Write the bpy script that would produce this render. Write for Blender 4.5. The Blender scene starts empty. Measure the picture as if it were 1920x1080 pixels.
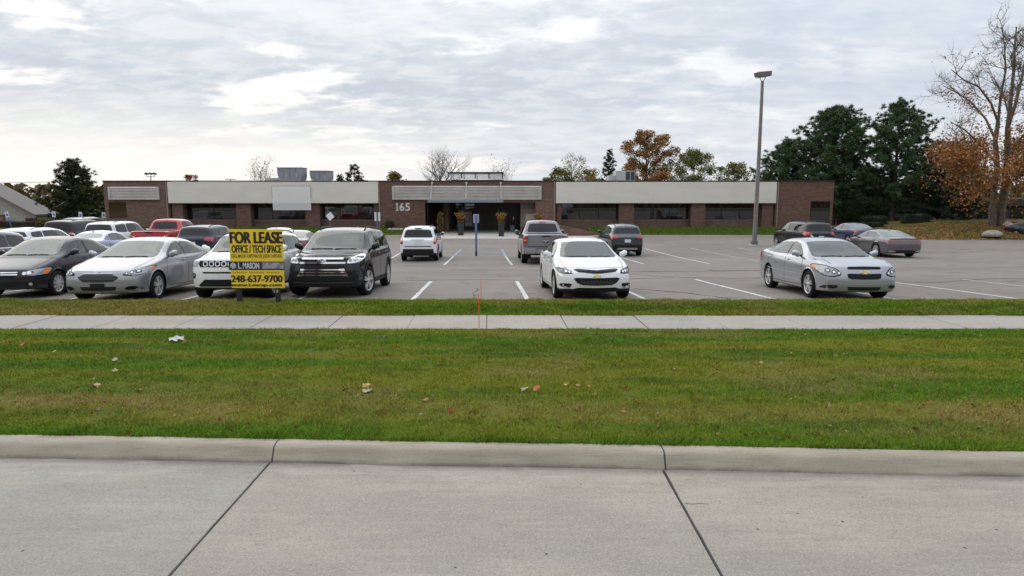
import bpy, bmesh, math, random
import numpy as np
from mathutils import Vector, Matrix
from mathutils.bvhtree import BVHTree
from mathutils.geometry import delaunay_2d_cdt

rad = math.radians
SC = bpy.context.scene
COL = SC.collection
RNG = random.Random(7)
NR = np.random.RandomState(11)

# ------------------------------------------------------------------ camera
CAM_H = 2.6
FPX = 1251.0                       # focal length in pixels of a 1920 wide frame
PITCH = math.atan((540 - 365) / FPX)
cam_d = bpy.data.cameras.new("camera")
cam_d.sensor_width = 36.0
cam_d.lens = FPX / 1920 * 36.0
cam_d.clip_end = 2000
cam = bpy.data.objects.new("camera", cam_d)
cam.location = (0, 0, CAM_H)
cam.rotation_euler = (rad(90) - PITCH, 0, 0)
COL.objects.link(cam)
SC.camera = cam

# ------------------------------------------------------------------ sky and sun
SUN_AZ, SUN_EL = rad(-34), rad(24)          # ahead to the left, behind thin cloud
world = bpy.data.worlds.new("World")
SC.world = world
world.use_nodes = True


class NT:
    """small node-tree helper"""
    def __init__(self, tree):
        self.t = tree
        tree.nodes.clear()

    def n(self, kind, **kw):
        nd = self.t.nodes.new(kind)
        for k, v in kw.items():
            if k == "inp":
                for a, b in v.items():
                    nd.inputs[a].default_value = b
            else:
                setattr(nd, k, v)
        return nd

    def l(self, a, b):
        self.t.links.new(a, b)

    def math(self, op, a, b=None, c=None, clamp=False):
        nd = self.t.nodes.new("ShaderNodeMath")
        nd.operation = op
        nd.use_clamp = clamp
        for i, v in enumerate((a, b, c)):
            if v is None:
                continue
            if isinstance(v, (int, float)):
                nd.inputs[i].default_value = v
            else:
                self.l(v, nd.inputs[i])
        return nd.outputs[0]

    def mix(self, f, a, b, blend="MIX"):
        nd = self.t.nodes.new("ShaderNodeMix")
        nd.data_type = "RGBA"
        nd.blend_type = blend
        for s, v in ((0, f), (6, a), (7, b)):
            if isinstance(v, (int, float)):
                nd.inputs[s].default_value = v
            elif isinstance(v, (tuple, list)):
                nd.inputs[s].default_value = (*v[:3], 1)
            else:
                self.l(v, nd.inputs[s])
        return nd.outputs[2]

    def ss(self, v, lo, hi, a=0.0, b=1.0):
        nd = self.t.nodes.new("ShaderNodeMapRange")
        nd.interpolation_type = "SMOOTHSTEP"
        self.l(v, nd.inputs[0])
        for i, x in ((1, lo), (2, hi), (3, a), (4, b)):
            nd.inputs[i].default_value = x
        return nd.outputs[0]

    def noise(self, vec, scale, detail=4, rough=0.55, dist=0.0):
        nd = self.t.nodes.new("ShaderNodeTexNoise")
        nd.inputs["Scale"].default_value = scale
        nd.inputs["Detail"].default_value = detail
        nd.inputs["Roughness"].default_value = rough
        nd.inputs["Distortion"].default_value = dist
        if vec is not None:
            self.l(vec, nd.inputs["Vector"])
        return nd.outputs[0]

    def vec(self, x, y, z):
        nd = self.t.nodes.new("ShaderNodeCombineXYZ")
        for i, v in enumerate((x, y, z)):
            if isinstance(v, (int, float)):
                nd.inputs[i].default_value = v
            else:
                self.l(v, nd.inputs[i])
        return nd.outputs[0]

    def mapping(self, vec, scale=(1, 1, 1), rot=(0, 0, 0), loc=(0, 0, 0)):
        nd = self.t.nodes.new("ShaderNodeMapping")
        nd.inputs["Scale"].default_value = scale
        nd.inputs["Rotation"].default_value = rot
        nd.inputs["Location"].default_value = loc
        self.l(vec, nd.inputs[0])
        return nd.outputs[0]


def build_world():
    t = NT(world.node_tree)
    out = t.n("ShaderNodeOutputWorld")
    bg = t.n("ShaderNodeBackground")
    tc = t.n("ShaderNodeTexCoord")
    sky = t.n("ShaderNodeTexSky", sky_type="NISHITA", sun_disc=False)
    sky.sun_elevation = SUN_EL
    sky.sun_rotation = SUN_AZ
    sky.air_density = 1.2
    sky.dust_density = 2.0
    sep = t.n("ShaderNodeSeparateXYZ")
    t.l(tc.outputs["Generated"], sep.inputs[0])
    x, y, z = sep.outputs
    zc = t.math("MAXIMUM", z, 0.0)
    den = t.math("ADD", zc, 0.20)
    u = t.math("DIVIDE", x, den)
    v = t.math("DIVIDE", y, den)
    uv = t.vec(u, v, 0.0)
    # cloud deck seen in perspective
    m1 = t.mapping(uv, scale=(0.95, 1.45, 1), rot=(0, 0, rad(24)), loc=(3.1, 1.7, 0))
    n1 = t.noise(m1, 1.15, 8, 0.56, 0.35)
    m2 = t.mapping(uv, scale=(0.5, 0.7, 1), rot=(0, 0, rad(-18)), loc=(7.3, 2.2, 4))
    n2 = t.noise(m2, 0.8, 6, 0.6, 0.2)
    m3 = t.mapping(uv, scale=(1.6, 2.4, 1), rot=(0, 0, rad(20)), loc=(1.3, 9.2, 2))
    n3 = t.noise(m3, 2.0, 7, 0.6, 0.2)
    right = t.ss(x, -0.15, 0.75)
    # plain overcast grey, paler and darker swells of it
    body = t.mix(t.ss(n2, 0.36, 0.66), (0.595, 0.645, 0.715), (0.79, 0.82, 0.865))
    body = t.mix(t.math("MULTIPLY", t.ss(n3, 0.42, 0.72), 0.40), body, (0.86, 0.88, 0.90))
    blue = t.mix(t.ss(n2, 0.35, 0.7), (0.54, 0.635, 0.76), (0.70, 0.76, 0.845))
    body = t.mix(t.math("MULTIPLY", right, 0.70), body, blue)
    thin = t.mix(0.10, (1.10, 1.09, 1.06), sky.outputs[0])
    sk = t.n("ShaderNodeMix", data_type="RGBA", blend_type="MULTIPLY")
    sk.inputs[0].default_value = 1.0
    t.l(sky.outputs[0], sk.inputs[6])
    sk.inputs[7].default_value = (0.10, 0.10, 0.10, 1)
    thin = t.mix(0.12, (1.12, 1.11, 1.09), sk.outputs[2])
    m4 = t.mapping(uv, scale=(1.3, 1.9, 1), rot=(0, 0, rad(16)), loc=(5.3, 0.2, 7))
    n4 = t.noise(m4, 4.2, 6, 0.6, 0.3)
    body = t.mix(t.math("MULTIPLY", t.math("MULTIPLY", t.ss(n4, 0.44, 0.62), 0.42), t.math("SUBTRACT", 1.0, t.math("MULTIPLY", right, 0.7))), body, (0.90, 0.915, 0.93))
    body = t.mix(t.math("MULTIPLY", t.math("MULTIPLY", t.ss(n4, 0.50, 0.34), 0.30), t.math("SUBTRACT", 1.0, t.math("MULTIPLY", right, 0.7))), body, (0.52, 0.575, 0.655))
    gaps = t.ss(t.math("ADD", n1, t.math("MULTIPLY", t.math("ADD", n3, n4), 0.17)), 0.675, 0.82)
    gaps = t.math("MULTIPLY", gaps, t.math("SUBTRACT", 1.0, t.math("MULTIPLY", right, 0.75)))
    colr = t.mix(gaps, body, thin)
    # brightening around the veiled sun and along the horizon below it
    sd = (math.sin(SUN_AZ) * math.cos(rad(6)), math.cos(SUN_AZ) * math.cos(rad(6)), math.sin(rad(6)))
    dp = t.n("ShaderNodeVectorMath", operation="DOT_PRODUCT")
    t.l(tc.outputs["Generated"], dp.inputs[0])
    dp.inputs[1].default_value = sd
    glow = t.ss(dp.outputs["Value"], 0.80, 1.0)
    low = t.ss(z, 0.16, 0.0)
    gl = t.math("MULTIPLY", glow, low)
    colr = t.mix(t.math("MULTIPLY", gl, 0.95), colr, (1.18, 1.13, 1.02))
    hz = t.ss(z, 0.13, 0.0)
    colr = t.mix(t.math("MULTIPLY", hz, 0.38), colr, (0.92, 0.92, 0.93))
    # an overcast sky is brightest overhead (about 1 + 2 sin h)
    zen = t.math("MULTIPLY_ADD", t.math("POWER", zc, 1.6), 1.25, 0.97)
    mul = t.n("ShaderNodeVectorMath", operation="SCALE")
    t.l(colr, mul.inputs[0])
    t.l(zen, mul.inputs["Scale"])
    t.l(mul.outputs[0], bg.inputs[0])
    bg.inputs[1].default_value = 1.0
    t.l(bg.outputs[0], out.inputs[0])


build_world()
sun_d = bpy.data.lights.new("sun", "SUN")
sun_d.energy = 0.9
sun_d.angle = rad(70)
sun_d.color = (1.0, 0.955, 0.89)
sun = bpy.data.objects.new("sun", sun_d)
sv = Vector((math.sin(SUN_AZ) * math.cos(SUN_EL), math.cos(SUN_AZ) * math.cos(SUN_EL), math.sin(SUN_EL)))
sun.rotation_euler = sv.to_track_quat("Z", "Y").to_euler()
sun.location = sv * 80
COL.objects.link(sun)
vs = SC.view_settings
vs.view_transform = "Standard"
vs.look = "None"
vs.exposure = 0.0
vs.gamma = 1.0
vs.use_curve_mapping = False
SC.cycles.max_bounces = 6
SC.cycles.transparent_max_bounces = 12
SC.cycles.use_denoising = True

# ------------------------------------------------------------------ helpers
MATS = {}


def principled(name, col, rough=0.6, metal=0.0, coat=0.0, ior=1.5, emit=None, alpha=1.0, trans=0.0, spec=0.5):
    if name in MATS:
        return MATS[name]
    m = bpy.data.materials.new(name)
    m.use_nodes = True
    b = m.node_tree.nodes["Principled BSDF"]
    b.inputs["Base Color"].default_value = (*col, 1)
    b.inputs["Roughness"].default_value = rough
    b.inputs["Metallic"].default_value = metal
    b.inputs["Coat Weight"].default_value = coat
    b.inputs["Coat Roughness"].default_value = 0.04
    b.inputs["IOR"].default_value = ior
    b.inputs["Specular IOR Level"].default_value = spec
    b.inputs["Alpha"].default_value = alpha
    b.inputs["Transmission Weight"].default_value = trans
    m.diffuse_color = (*col, 1)
    MATS[name] = m
    return m


def nmat(name, fn, coords="Object"):
    """node material; fn(t, coord, bsdf) fills it in"""
    if name in MATS:
        return MATS[name]
    m = bpy.data.materials.new(name)
    m.use_nodes = True
    t = NT(m.node_tree)
    out = t.n("ShaderNodeOutputMaterial")
    b = t.n("ShaderNodeBsdfPrincipled")
    t.l(b.outputs[0], out.inputs[0])
    if coords == "World":
        g = t.n("ShaderNodeNewGeometry")
        vec = g.outputs["Position"]
    else:
        g = t.n("ShaderNodeTexCoord")
        vec = g.outputs[coords]
    fn(t, vec, b)
    MATS[name] = m
    return m


def bump(t, b, h, strength=0.3, dist=0.01):
    nd = t.n("ShaderNodeBump")
    nd.inputs["Strength"].default_value = strength
    nd.inputs["Distance"].default_value = dist
    t.l(h, nd.inputs["Height"])
    t.l(nd.outputs[0], b.inputs["Normal"])


def link_obj(name, data, parent=None, loc=None, rotz=None):
    o = bpy.data.objects.new(name, data)
    COL.objects.link(o)
    if parent is not None:
        o.parent = parent
    if loc is not None:
        o.location = loc
    if rotz is not None:
        o.rotation_euler = (0, 0, rotz)
    return o


def mesh_from(name, verts, faces, mats=(), smooth=False, mi=None):
    me = bpy.data.meshes.new(name)
    me.from_pydata([tuple(v) for v in verts], [], [tuple(f) for f in faces])
    for m in mats:
        me.materials.append(m)
    if mi is not None:
        me.polygons.foreach_set("material_index", mi)
    if smooth:
        me.polygons.foreach_set("use_smooth", [True] * len(me.polygons))
    me.update()
    return me


def thing(name, label, cat, loc=(0, 0, 0), rotz=0.0, group=None):
    o = link_obj(name, None, None, loc, rotz)
    return tag(o, label, cat, group)


def tag(o, label, cat, group=None):
    o["label"] = label
    o["category"] = cat
    if group:
        o["group"] = group
    return o


def struct(o):
    o["kind"] = "structure"
    return o


def stuff(o, label=None, cat=None):
    o["kind"] = "stuff"
    if label:
        o["label"] = label
        o["category"] = cat
    return o


class MB:
    """collects simple shapes into one mesh"""
    def __init__(self):
        self.v, self.f, self.m = [], [], []

    def add(self, verts, faces, mi=0):
        b = len(self.v)
        self.v += [tuple(p) for p in verts]
        self.f += [tuple(b + i for i in f) for f in faces]
        self.m += [mi] * len(faces)
        return self

    def box(self, x0, x1, y0, y1, z0, z1, mi=0):
        v = [(x0, y0, z0), (x1, y0, z0), (x1, y1, z0), (x0, y1, z0), (x0, y0, z1), (x1, y0, z1), (x1, y1, z1), (x0, y1, z1)]
        f = [(0, 3, 2, 1), (4, 5, 6, 7), (0, 1, 5, 4), (1, 2, 6, 5), (2, 3, 7, 6), (3, 0, 4, 7)]
        return self.add(v, f, mi)

    def bbox(self, x0, x1, y0, y1, z0, z1, b=0.01, mi=0):
        """box with chamfered edges"""
        bm = bmesh.new()
        bmesh.ops.create_cube(bm, size=1.0)
        for v in bm.verts:
            v.co = ((x0 + x1) / 2 + v.co.x * (x1 - x0), (y0 + y1) / 2 + v.co.y * (y1 - y0), (z0 + z1) / 2 + v.co.z * (z1 - z0))
        bmesh.ops.bevel(bm, geom=bm.edges[:], offset=b, segments=2, affect="EDGES")
        bm.verts.ensure_lookup_table()
        bm.verts.index_update()
        self.add([v.co[:] for v in bm.verts], [[v.index for v in f.verts] for f in bm.faces], mi)
        bm.free()
        return self

    def tube(self, pts, radii, n=8, mi=0, cap=True):
        pts = [Vector(p) for p in pts]
        if isinstance(radii, (int, float)):
            radii = [radii] * len(pts)
        rings = []
        ref = None
        for i, p in enumerate(pts):
            d = (pts[min(i + 1, len(pts) - 1)] - pts[max(i - 1, 0)]).normalized()
            if ref is None:
                ref = Vector((1, 0, 0)) if abs(d.x) < 0.9 else Vector((0, 1, 0))
            a = (ref - d * ref.dot(d)).normalized()
            ref = a
            b = d.cross(a)
            rings.append([p + (a * math.cos(2 * math.pi * k / n) + b * math.sin(2 * math.pi * k / n)) * radii[i] for k in range(n)])
        v = [q for r in rings for q in r]
        f = []
        for i in range(len(pts) - 1):
            for k in range(n):
                f.append((i * n + k, i * n + (k + 1) % n, (i + 1) * n + (k + 1) % n, (i + 1) * n + k))
        if cap:
            f.append(tuple(reversed(range(n))))
            f.append(tuple((len(pts) - 1) * n + k for k in range(n)))
        return self.add(v, f, mi)

    def lathe(self, prof, n=24, axis="z", c=(0, 0, 0), mi=0):
        v, f = [], []
        for r, h in prof:
            for k in range(n):
                a = 2 * math.pi * k / n
                p = (r * math.cos(a), r * math.sin(a), h)
                if axis == "y":
                    p = (p[0], h, p[1])
                elif axis == "x":
                    p = (h, p[0], p[1])
                v.append((p[0] + c[0], p[1] + c[1], p[2] + c[2]))
        for i in range(len(prof) - 1):
            for k in range(n):
                f.append((i * n + k, i * n + (k + 1) % n, (i + 1) * n + (k + 1) % n, (i + 1) * n + k))
        return self.add(v, f, mi)

    def prism(self, poly, axis, a, b, mi=0):
        """polygon (2-D) extruded along an axis from a to b"""
        def P(p, h):
            return {"x": (h, p[0], p[1]), "y": (p[0], h, p[1]), "z": (p[0], p[1], h)}[axis]
        n = len(poly)
        v = [P(p, a) for p in poly] + [P(p, b) for p in poly]
        f = [tuple(range(n)), tuple(reversed(range(n, 2 * n)))]
        for i in range(n):
            f.append((i, n + i, n + (i + 1) % n, (i + 1) % n))
        return self.add(v, f, mi)

    def build(self, name, mats, parent=None, loc=None, rotz=None, smooth=False, sharp=None, fixn=True):
        if not isinstance(mats, (list, tuple)):
            mats = [mats]
        me = mesh_from(name, self.v, self.f, mats, smooth, self.m)
        if fixn:
            bm = bmesh.new()
            bm.from_mesh(me)
            bmesh.ops.recalc_face_normals(bm, faces=bm.faces)
            bm.to_mesh(me)
            bm.free()
        if smooth and sharp:
            me.set_sharp_from_angle(angle=rad(sharp))
        return link_obj(name, me, parent, loc, rotz)


def survey(px, py, Y):
    """point of the plane y = Y that the photograph shows at (px, py)"""
    c, s = math.cos(PITCH), math.sin(PITCH)
    u, v = (px - 960) / FPX, (540 - py) / FPX
    r = (u, c + v * s, -s + v * c)
    k = Y / r[1]
    return Vector((r[0] * k, Y, CAM_H + r[2] * k))


_ly = [10, 15.2, 18, 21, 24.5, 28.5, 34, 40, 46, 54, 300]
_lz = [.13, .13, .0, -.15, -.29, -.42, -.60, -.72, -.77, -.80, -.80]


def zlot(y):
    return float(np.interp(y, _ly, _lz))


def vnoise(x, y, seed=0):
    """smooth value noise, numpy arrays"""
    xi, yi = np.floor(x).astype(np.int64), np.floor(y).astype(np.int64)
    xf, yf = x - xi, y - yi
    xf, yf = xf * xf * (3 - 2 * xf), yf * yf * (3 - 2 * yf)

    def h(a, b):
        n = (a * 374761393 + b * 668265263 + seed * 974634777) & 0xFFFFFFFF
        n = ((n ^ (n >> 13)) * 1274126177) & 0xFFFFFFFF
        return ((n ^ (n >> 16)) & 0xFFFF) / 65535.0
    return (h(xi, yi) * (1 - xf) + h(xi + 1, yi) * xf) * (1 - yf) + (h(xi, yi + 1) * (1 - xf) + h(xi + 1, yi + 1) * xf) * yf


def fbm(x, y, seed=0, octv=4):
    s, a, tot = 0, 1.0, 0
    for i in range(octv):
        s = s + a * vnoise(x * 2 ** i, y * 2 ** i, seed + i)
        tot += a
        a *= 0.5
    return s / tot


def np_mesh(name, verts, loops_per_face, mat, cols=None, smooth=False, normals=None):
    """fast mesh of equal-sided faces, verts already in face order"""
    verts = np.asarray(verts, dtype=np.float32)
    nv = len(verts)
    nf = nv // loops_per_face
    me = bpy.data.meshes.new(name)
    me.vertices.add(nv)
    me.vertices.foreach_set("co", verts.ravel())
    me.loops.add(nv)
    me.loops.foreach_set("vertex_index", np.arange(nv, dtype=np.int32))
    me.polygons.add(nf)
    me.polygons.foreach_set("loop_start", np.arange(0, nv, loops_per_face, dtype=np.int32))
    if cols is not None:
        at = me.attributes.new("col", "FLOAT_COLOR", "POINT")
        c4 = np.ones((nv, 4), dtype=np.float32)
        c4[:, :3] = cols
        at.data.foreach_set("color", c4.ravel())
    me.materials.append(mat)
    me.update(calc_edges=True)
    me.validate()
    return me

# ------------------------------------------------------------------ surface materials
def _concrete(base, warm, scale=1.0, streak=True, pits=True):
    def fn(t, vec, b):
        big = t.noise(t.mapping(vec, (0.5, 1.2, 1)), 0.9 * scale, 5, 0.6)
        mid = t.noise(t.mapping(vec, (1, 2.2, 1)), 5 * scale, 6, 0.65)
        fine = t.noise(vec, 62 * scale, 5, 0.95)
        oi = t.n("ShaderNodeObjectInfo")
        sp2 = t.n("ShaderNodeTexVoronoi", feature="F1")
        sp2.inputs["Scale"].default_value = 95.0
        t.l(vec, sp2.inputs["Vector"])
        c = t.mix(t.ss(big, 0.38, 0.62), base, warm)
        blot = t.noise(t.mapping(vec, (0.25, 0.7, 1), loc=(4, 2, 0)), 1.1, 6, 0.6, 0.4)
        c = t.mix(t.math("MULTIPLY", t.ss(blot, 0.50, 0.68), 0.55), c, (base[0] * 0.80, base[1] * 0.84, base[2] * 0.90))
        c = t.mix(t.math("MULTIPLY", t.ss(blot, 0.45, 0.30), 0.45), c, tuple(x * 1.16 for x in warm))
        dk = tuple(x * 0.80 for x in base)
        c = t.mix(t.math("MULTIPLY", t.ss(mid, 0.45, 0.75), 0.45), c, dk)
        lt = tuple(min(1, x * 1.22) for x in warm)
        c = t.mix(t.math("MULTIPLY", t.ss(fine, 0.50, 0.66), 0.75), c, lt)
        c = t.mix(t.math("MULTIPLY", t.ss(fine, 0.50, 0.34), 0.75), c, tuple(x * 0.62 for x in base))
        if streak:   # long tyre and broom streaks along the road
            st = t.noise(t.mapping(vec, (0.35, 9, 1)), 2.2, 4, 0.6)
            c = t.mix(t.math("MULTIPLY", t.ss(st, 0.52, 0.76), 0.35), c, tuple(x * 1.18 for x in warm))
            c = t.mix(t.math("MULTIPLY", t.ss(st, 0.48, 0.28), 0.22), c, tuple(x * 0.8 for x in base))
        c = t.mix(t.math("MULTIPLY", t.ss(sp2.outputs["Color"], 0.62, 0.9), 0.35), c, tuple(min(1, x * 1.35) for x in warm))
        c = t.mix(t.math("MULTIPLY", t.ss(sp2.outputs["Color"], 0.34, 0.12), 0.45), c, tuple(x * 0.55 for x in base))
        c = t.mix(t.ss(oi.outputs["Random"], 0.2, 0.9, 0.0, 0.40), c, t.mix(1.0, c, (0.86, 0.93, 1.04), "MULTIPLY"))
        if streak:   # grime line washed along the gutter
            sp3 = t.n("ShaderNodeSeparateXYZ")
            t.l(vec, sp3.inputs[0])
            dk_ = t.math("SUBTRACT", t.math("MULTIPLY_ADD", sp3.outputs[0], -0.0452, 6.130), sp3.outputs[1])
            gn = t.noise(t.mapping(vec, (0.8, 3, 1)), 1.6, 5, 0.7)
            c = t.mix(t.math("MULTIPLY", t.math("MULTIPLY", t.ss(dk_, 0.16, 0.0), t.ss(gn, 0.34, 0.6)), 0.8), c, (0.085, 0.08, 0.075))
            c = t.mix(t.math("MULTIPLY", t.math("MULTIPLY", t.ss(dk_, 0.75, 0.3), t.ss(gn, 0.45, 0.62)), 0.35), c, tuple(x * 1.25 for x in warm))
        if pits:
            vo = t.n("ShaderNodeTexVoronoi", feature="F1")
            vo.inputs["Scale"].default_value = 3.4
            t.l(vec, vo.inputs["Vector"])
            c = t.mix(t.ss(vo.outputs["Distance"], 0.05, 0.03), c, (0.05, 0.047, 0.043))
        t.l(c, b.inputs["Base Color"])
        b.inputs["Roughness"].default_value = 0.88
        h = t.math("ADD", t.math("MULTIPLY", mid, 0.4), fine)
        bump(t, b, h, 0.35, 0.004)
    return fn


M_ROAD = nmat("road concrete", _concrete((0.272, 0.245, 0.202), (0.338, 0.303, 0.252)), "World")
M_WALK = nmat("sidewalk concrete", _concrete((0.315, 0.28, 0.235), (0.37, 0.33, 0.28), 1.3, False, False), "World")


def _kerb(t, vec, b):
    sep = t.n("ShaderNodeSeparateXYZ")
    t.l(vec, sep.inputs[0])
    big = t.noise(t.mapping(vec, (0.6, 3, 3)), 2.0, 5, 0.6)
    fine = t.noise(vec, 70, 4, 0.85)
    c = t.mix(t.ss(big, 0.3, 0.7), (0.285, 0.248, 0.190), (0.385, 0.340, 0.265))
    c = t.mix(t.math("MULTIPLY", t.ss(fine, 0.5, 0.75), 0.35), c, (0.47, 0.43, 0.35))
    c = t.mix(t.math("MULTIPLY", t.ss(fine, 0.48, 0.32), 0.6), c, (0.19, 0.165, 0.13))
    ln = t.noise(t.mapping(vec, (0.8, 20, 20)), 2.5, 4, 0.6)
    c = t.mix(t.math("MULTIPLY", t.ss(ln, 0.50, 0.70), 0.50), c, (0.21, 0.185, 0.145))
    # road grime caught along the foot of the kerb
    g = t.math("MULTIPLY", t.ss(sep.outputs[2], 0.055, 0.0), t.ss(t.noise(t.mapping(vec, (1, 1, 1)), 1.1, 5, 0.7), 0.36, 0.6))
    c = t.mix(t.math("MULTIPLY", g, 0.75), c, (0.12, 0.115, 0.105))
    t.l(c, b.inputs["Base Color"])
    b.inputs["Roughness"].default_value = 0.9
    bump(t, b, fine, 0.3, 0.004)


M_KERB = nmat("kerb concrete", _kerb, "World")
M_TAR = principled("joint sealant", (0.018, 0.017, 0.016), 0.55)
M_TAR2 = nmat("faded joint", lambda t, v, b: (t.l(t.mix(t.ss(t.noise(v, 3.0, 4), 0.4, 0.62), (0.03, 0.028, 0.026), (0.22, 0.205, 0.185)), b.inputs["Base Color"])), "World")


def _asphalt(t, vec, b):
    big = t.noise(t.mapping(vec, (0.35, 1.0, 1)), 0.35, 6, 0.6)
    mid = t.noise(t.mapping(vec, (0.6, 1.8, 1)), 1.8, 6, 0.65)
    fine = t.noise(vec, 60, 4, 0.85)
    c = t.mix(t.ss(big, 0.3, 0.72), (0.172, 0.148, 0.126), (0.228, 0.200, 0.173))
    c = t.mix(t.math("MULTIPLY", t.ss(mid, 0.46, 0.68), 0.60), c, (0.125, 0.110, 0.100))
    c = t.mix(t.math("MULTIPLY", t.ss(fine, 0.5, 0.75), 0.5), c, (0.29, 0.275, 0.26))
    c = t.mix(t.math("MULTIPLY", t.ss(fine, 0.5, 0.26), 0.5), c, (0.085, 0.078, 0.074))
    sp = t.noise(t.mapping(vec, (1, 1, 1)), 0.9, 3, 0.5)      # oil drips where cars stand
    c = t.mix(t.math("MULTIPLY", t.ss(sp, 0.60, 0.72), 0.50), c, (0.075, 0.068, 0.063))
    t.l(c, b.inputs["Base Color"])
    b.inputs["Roughness"].default_value = 0.86
    bump(t, b, fine, 0.45, 0.006)


M_ASPH = nmat("weathered asphalt", _asphalt, "World")


def _paint(colr):
    def fn(t, vec, b):
        n = t.noise(vec, 22, 5, 0.7)
        c = t.mix(t.ss(t.math("ADD", n, t.math("MULTIPLY", t.noise(vec, 2.5, 3), 0.35)), 0.66, 0.84), colr, (0.22, 0.205, 0.19))
        t.l(c, b.inputs["Base Color"])
        b.inputs["Roughness"].default_value = 0.75
    return fn


M_LINE = nmat("white line paint", _paint((0.62, 0.62, 0.60)), "World")
M_LINE_OLD = nmat("worn line paint", _paint((0.43, 0.42, 0.40)), "World")
M_BLUE = nmat("blue line paint", _paint((0.19, 0.27, 0.38)), "World")
M_BLUE_OLD = nmat("worn blue paint", _paint((0.20, 0.235, 0.30)), "World")


def _turf(t, vec, b):
    a = t.n("ShaderNodeAttribute", attribute_name="col")
    fine = t.noise(vec, 120, 4, 0.7)
    mid = t.noise(t.mapping(vec, (1, 2, 1)), 14, 4, 0.65)
    c = t.mix(t.math("MULTIPLY", t.ss(fine, 0.4, 0.7), 0.6), t.mix(0.45, a.outputs[0], (0.028, 0.024, 0.010)), a.outputs[0])
    c = t.mix(t.math("MULTIPLY", t.ss(mid, 0.5, 0.75), 0.35), c, (0.115, 0.10, 0.035))
    t.l(c, b.inputs["Base Color"])
    b.inputs["Roughness"].default_value = 0.95
    b.inputs["Specular IOR Level"].default_value = 0.1
    bump(t, b, fine, 0.8, 0.02)


M_TURF = nmat("turf", _turf, "World")


def _blade(t, vec, b):
    a = t.n("ShaderNodeAttribute", attribute_name="col")
    t.l(a.outputs[0], b.inputs["Base Color"])
    b.inputs["Roughness"].default_value = 0.7
    b.inputs["Specular IOR Level"].default_value = 0.12


M_BLADE = nmat("leaf and blade", _blade)
M_LEAF = M_BLADE

# ------------------------------------------------------------------ ground, road, kerb
GRASS_G = np.array((0.100, 0.192, 0.010))
GRASS_Y = np.array((0.228, 0.232, 0.022))
GRASS_B = np.array((0.300, 0.230, 0.078))
GRASS_D = np.array((0.058, 0.128, 0.007))


def grass_colour(x, y, var=0.0):
    """per-point lawn colour: mown bands, dry thatch, lush edges"""
    x, y = np.asarray(x, float), np.asarray(y, float)
    band = fbm(x * 0.16 + 3.0, y * 1.9 + 1.0, 3, 3)
    pat = fbm(x * 0.55, y * 2.6, 9, 4)
    dry = fbm(x * 0.55 + 8, y * 1.1 + 4, 21, 4)
    c = GRASS_G[None, :] + (GRASS_Y - GRASS_G)[None, :] * np.clip((band - 0.40) * 4.0, 0, 0.75)[:, None]
    c = c + (GRASS_D[None, :] - c) * np.clip((0.46 - pat) * 3.2, 0, 0.8)[:, None]
    k = np.clip((dry - 0.55) * 2.8, 0, 0.42)
    # dry strip a little behind the kerb, lush edge right at it
    edge = y - (6.42 - 0.047 * x)
    k = np.clip(k + 0.36 * np.exp(-((edge - 0.95) / 0.40) ** 2) * (0.35 + pat), 0, 0.9)
    k = k * np.clip((edge - 0.12) / 0.35, 0.08, 1)
    strip = (y > 13.6) & (y < 15.4)
    k = np.where(strip, np.clip((dry - 0.46) * 1.8 + np.clip((-x - 3) * 0.09, 0, 0.38), 0, 0.65), k)
    c = c + (GRASS_B[None, :] - c) * k[:, None]
    return c


def kerb_y(x):
    return 6.130 - 0.0452 * x


def lawn_z(x, y):
    """height of the near lawn and of the strip behind the sidewalk"""
    yb = kerb_y(x) + 0.24
    f = np.clip((y - yb) / (12.3 - yb), 0, 1)
    z = 0.145 - 0.055 * f + 0.045 * np.sin(f * math.pi) + 0.02 * (fbm(x * 0.5, y * 0.8, 5, 3) - 0.5)
    s = np.clip((y - 13.75) / (15.3 - 13.75), 0, 1)
    z2 = 0.10 + 0.05 * s + 0.10 * np.sin(s * math.pi) ** 0.8
    return np.where(y > 13.0, z2, z)


def grid_sheet(name, xs, ys, zf, mat, cols=None, parent=None):
    X, Y = np.meshgrid(xs, ys)
    Z = zf(X, Y)
    v = np.stack([X.ravel(), Y.ravel(), Z.ravel()], 1)
    nx, ny = len(xs), len(ys)
    f = [(j * nx + i, j * nx + i + 1, (j + 1) * nx + i + 1, (j + 1) * nx + i) for j in range(ny - 1) for i in range(nx - 1)]
    me = mesh_from(name, v, f, [mat], True)
    if cols is not None:
        at = me.attributes.new("col", "FLOAT_COLOR", "POINT")
        c4 = np.ones((len(v), 4), dtype=np.float32)
        c4[:, :3] = cols(v[:, 0], v[:, 1])
        at.data.foreach_set("color", c4.ravel())
    return link_obj(name, me, parent)


def far_ground_z(X, Y):
    base = np.interp(Y, [-400, -40, 5, 16, 28, 40, 54, 60, 90, 900], [-.4, -.4, -.35, -.35, -.8, -1.1, -1.15, -1.1, -.9, -.9])
    return base


struct(grid_sheet("ground", np.linspace(-700, 700, 57), np.concatenate([np.linspace(-400, 70, 60), np.linspace(90, 900, 20)]),
                  far_ground_z, M_TURF, lambda x, y: np.tile(np.array((0.075, 0.09, 0.025)), (len(x), 1))))

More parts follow.
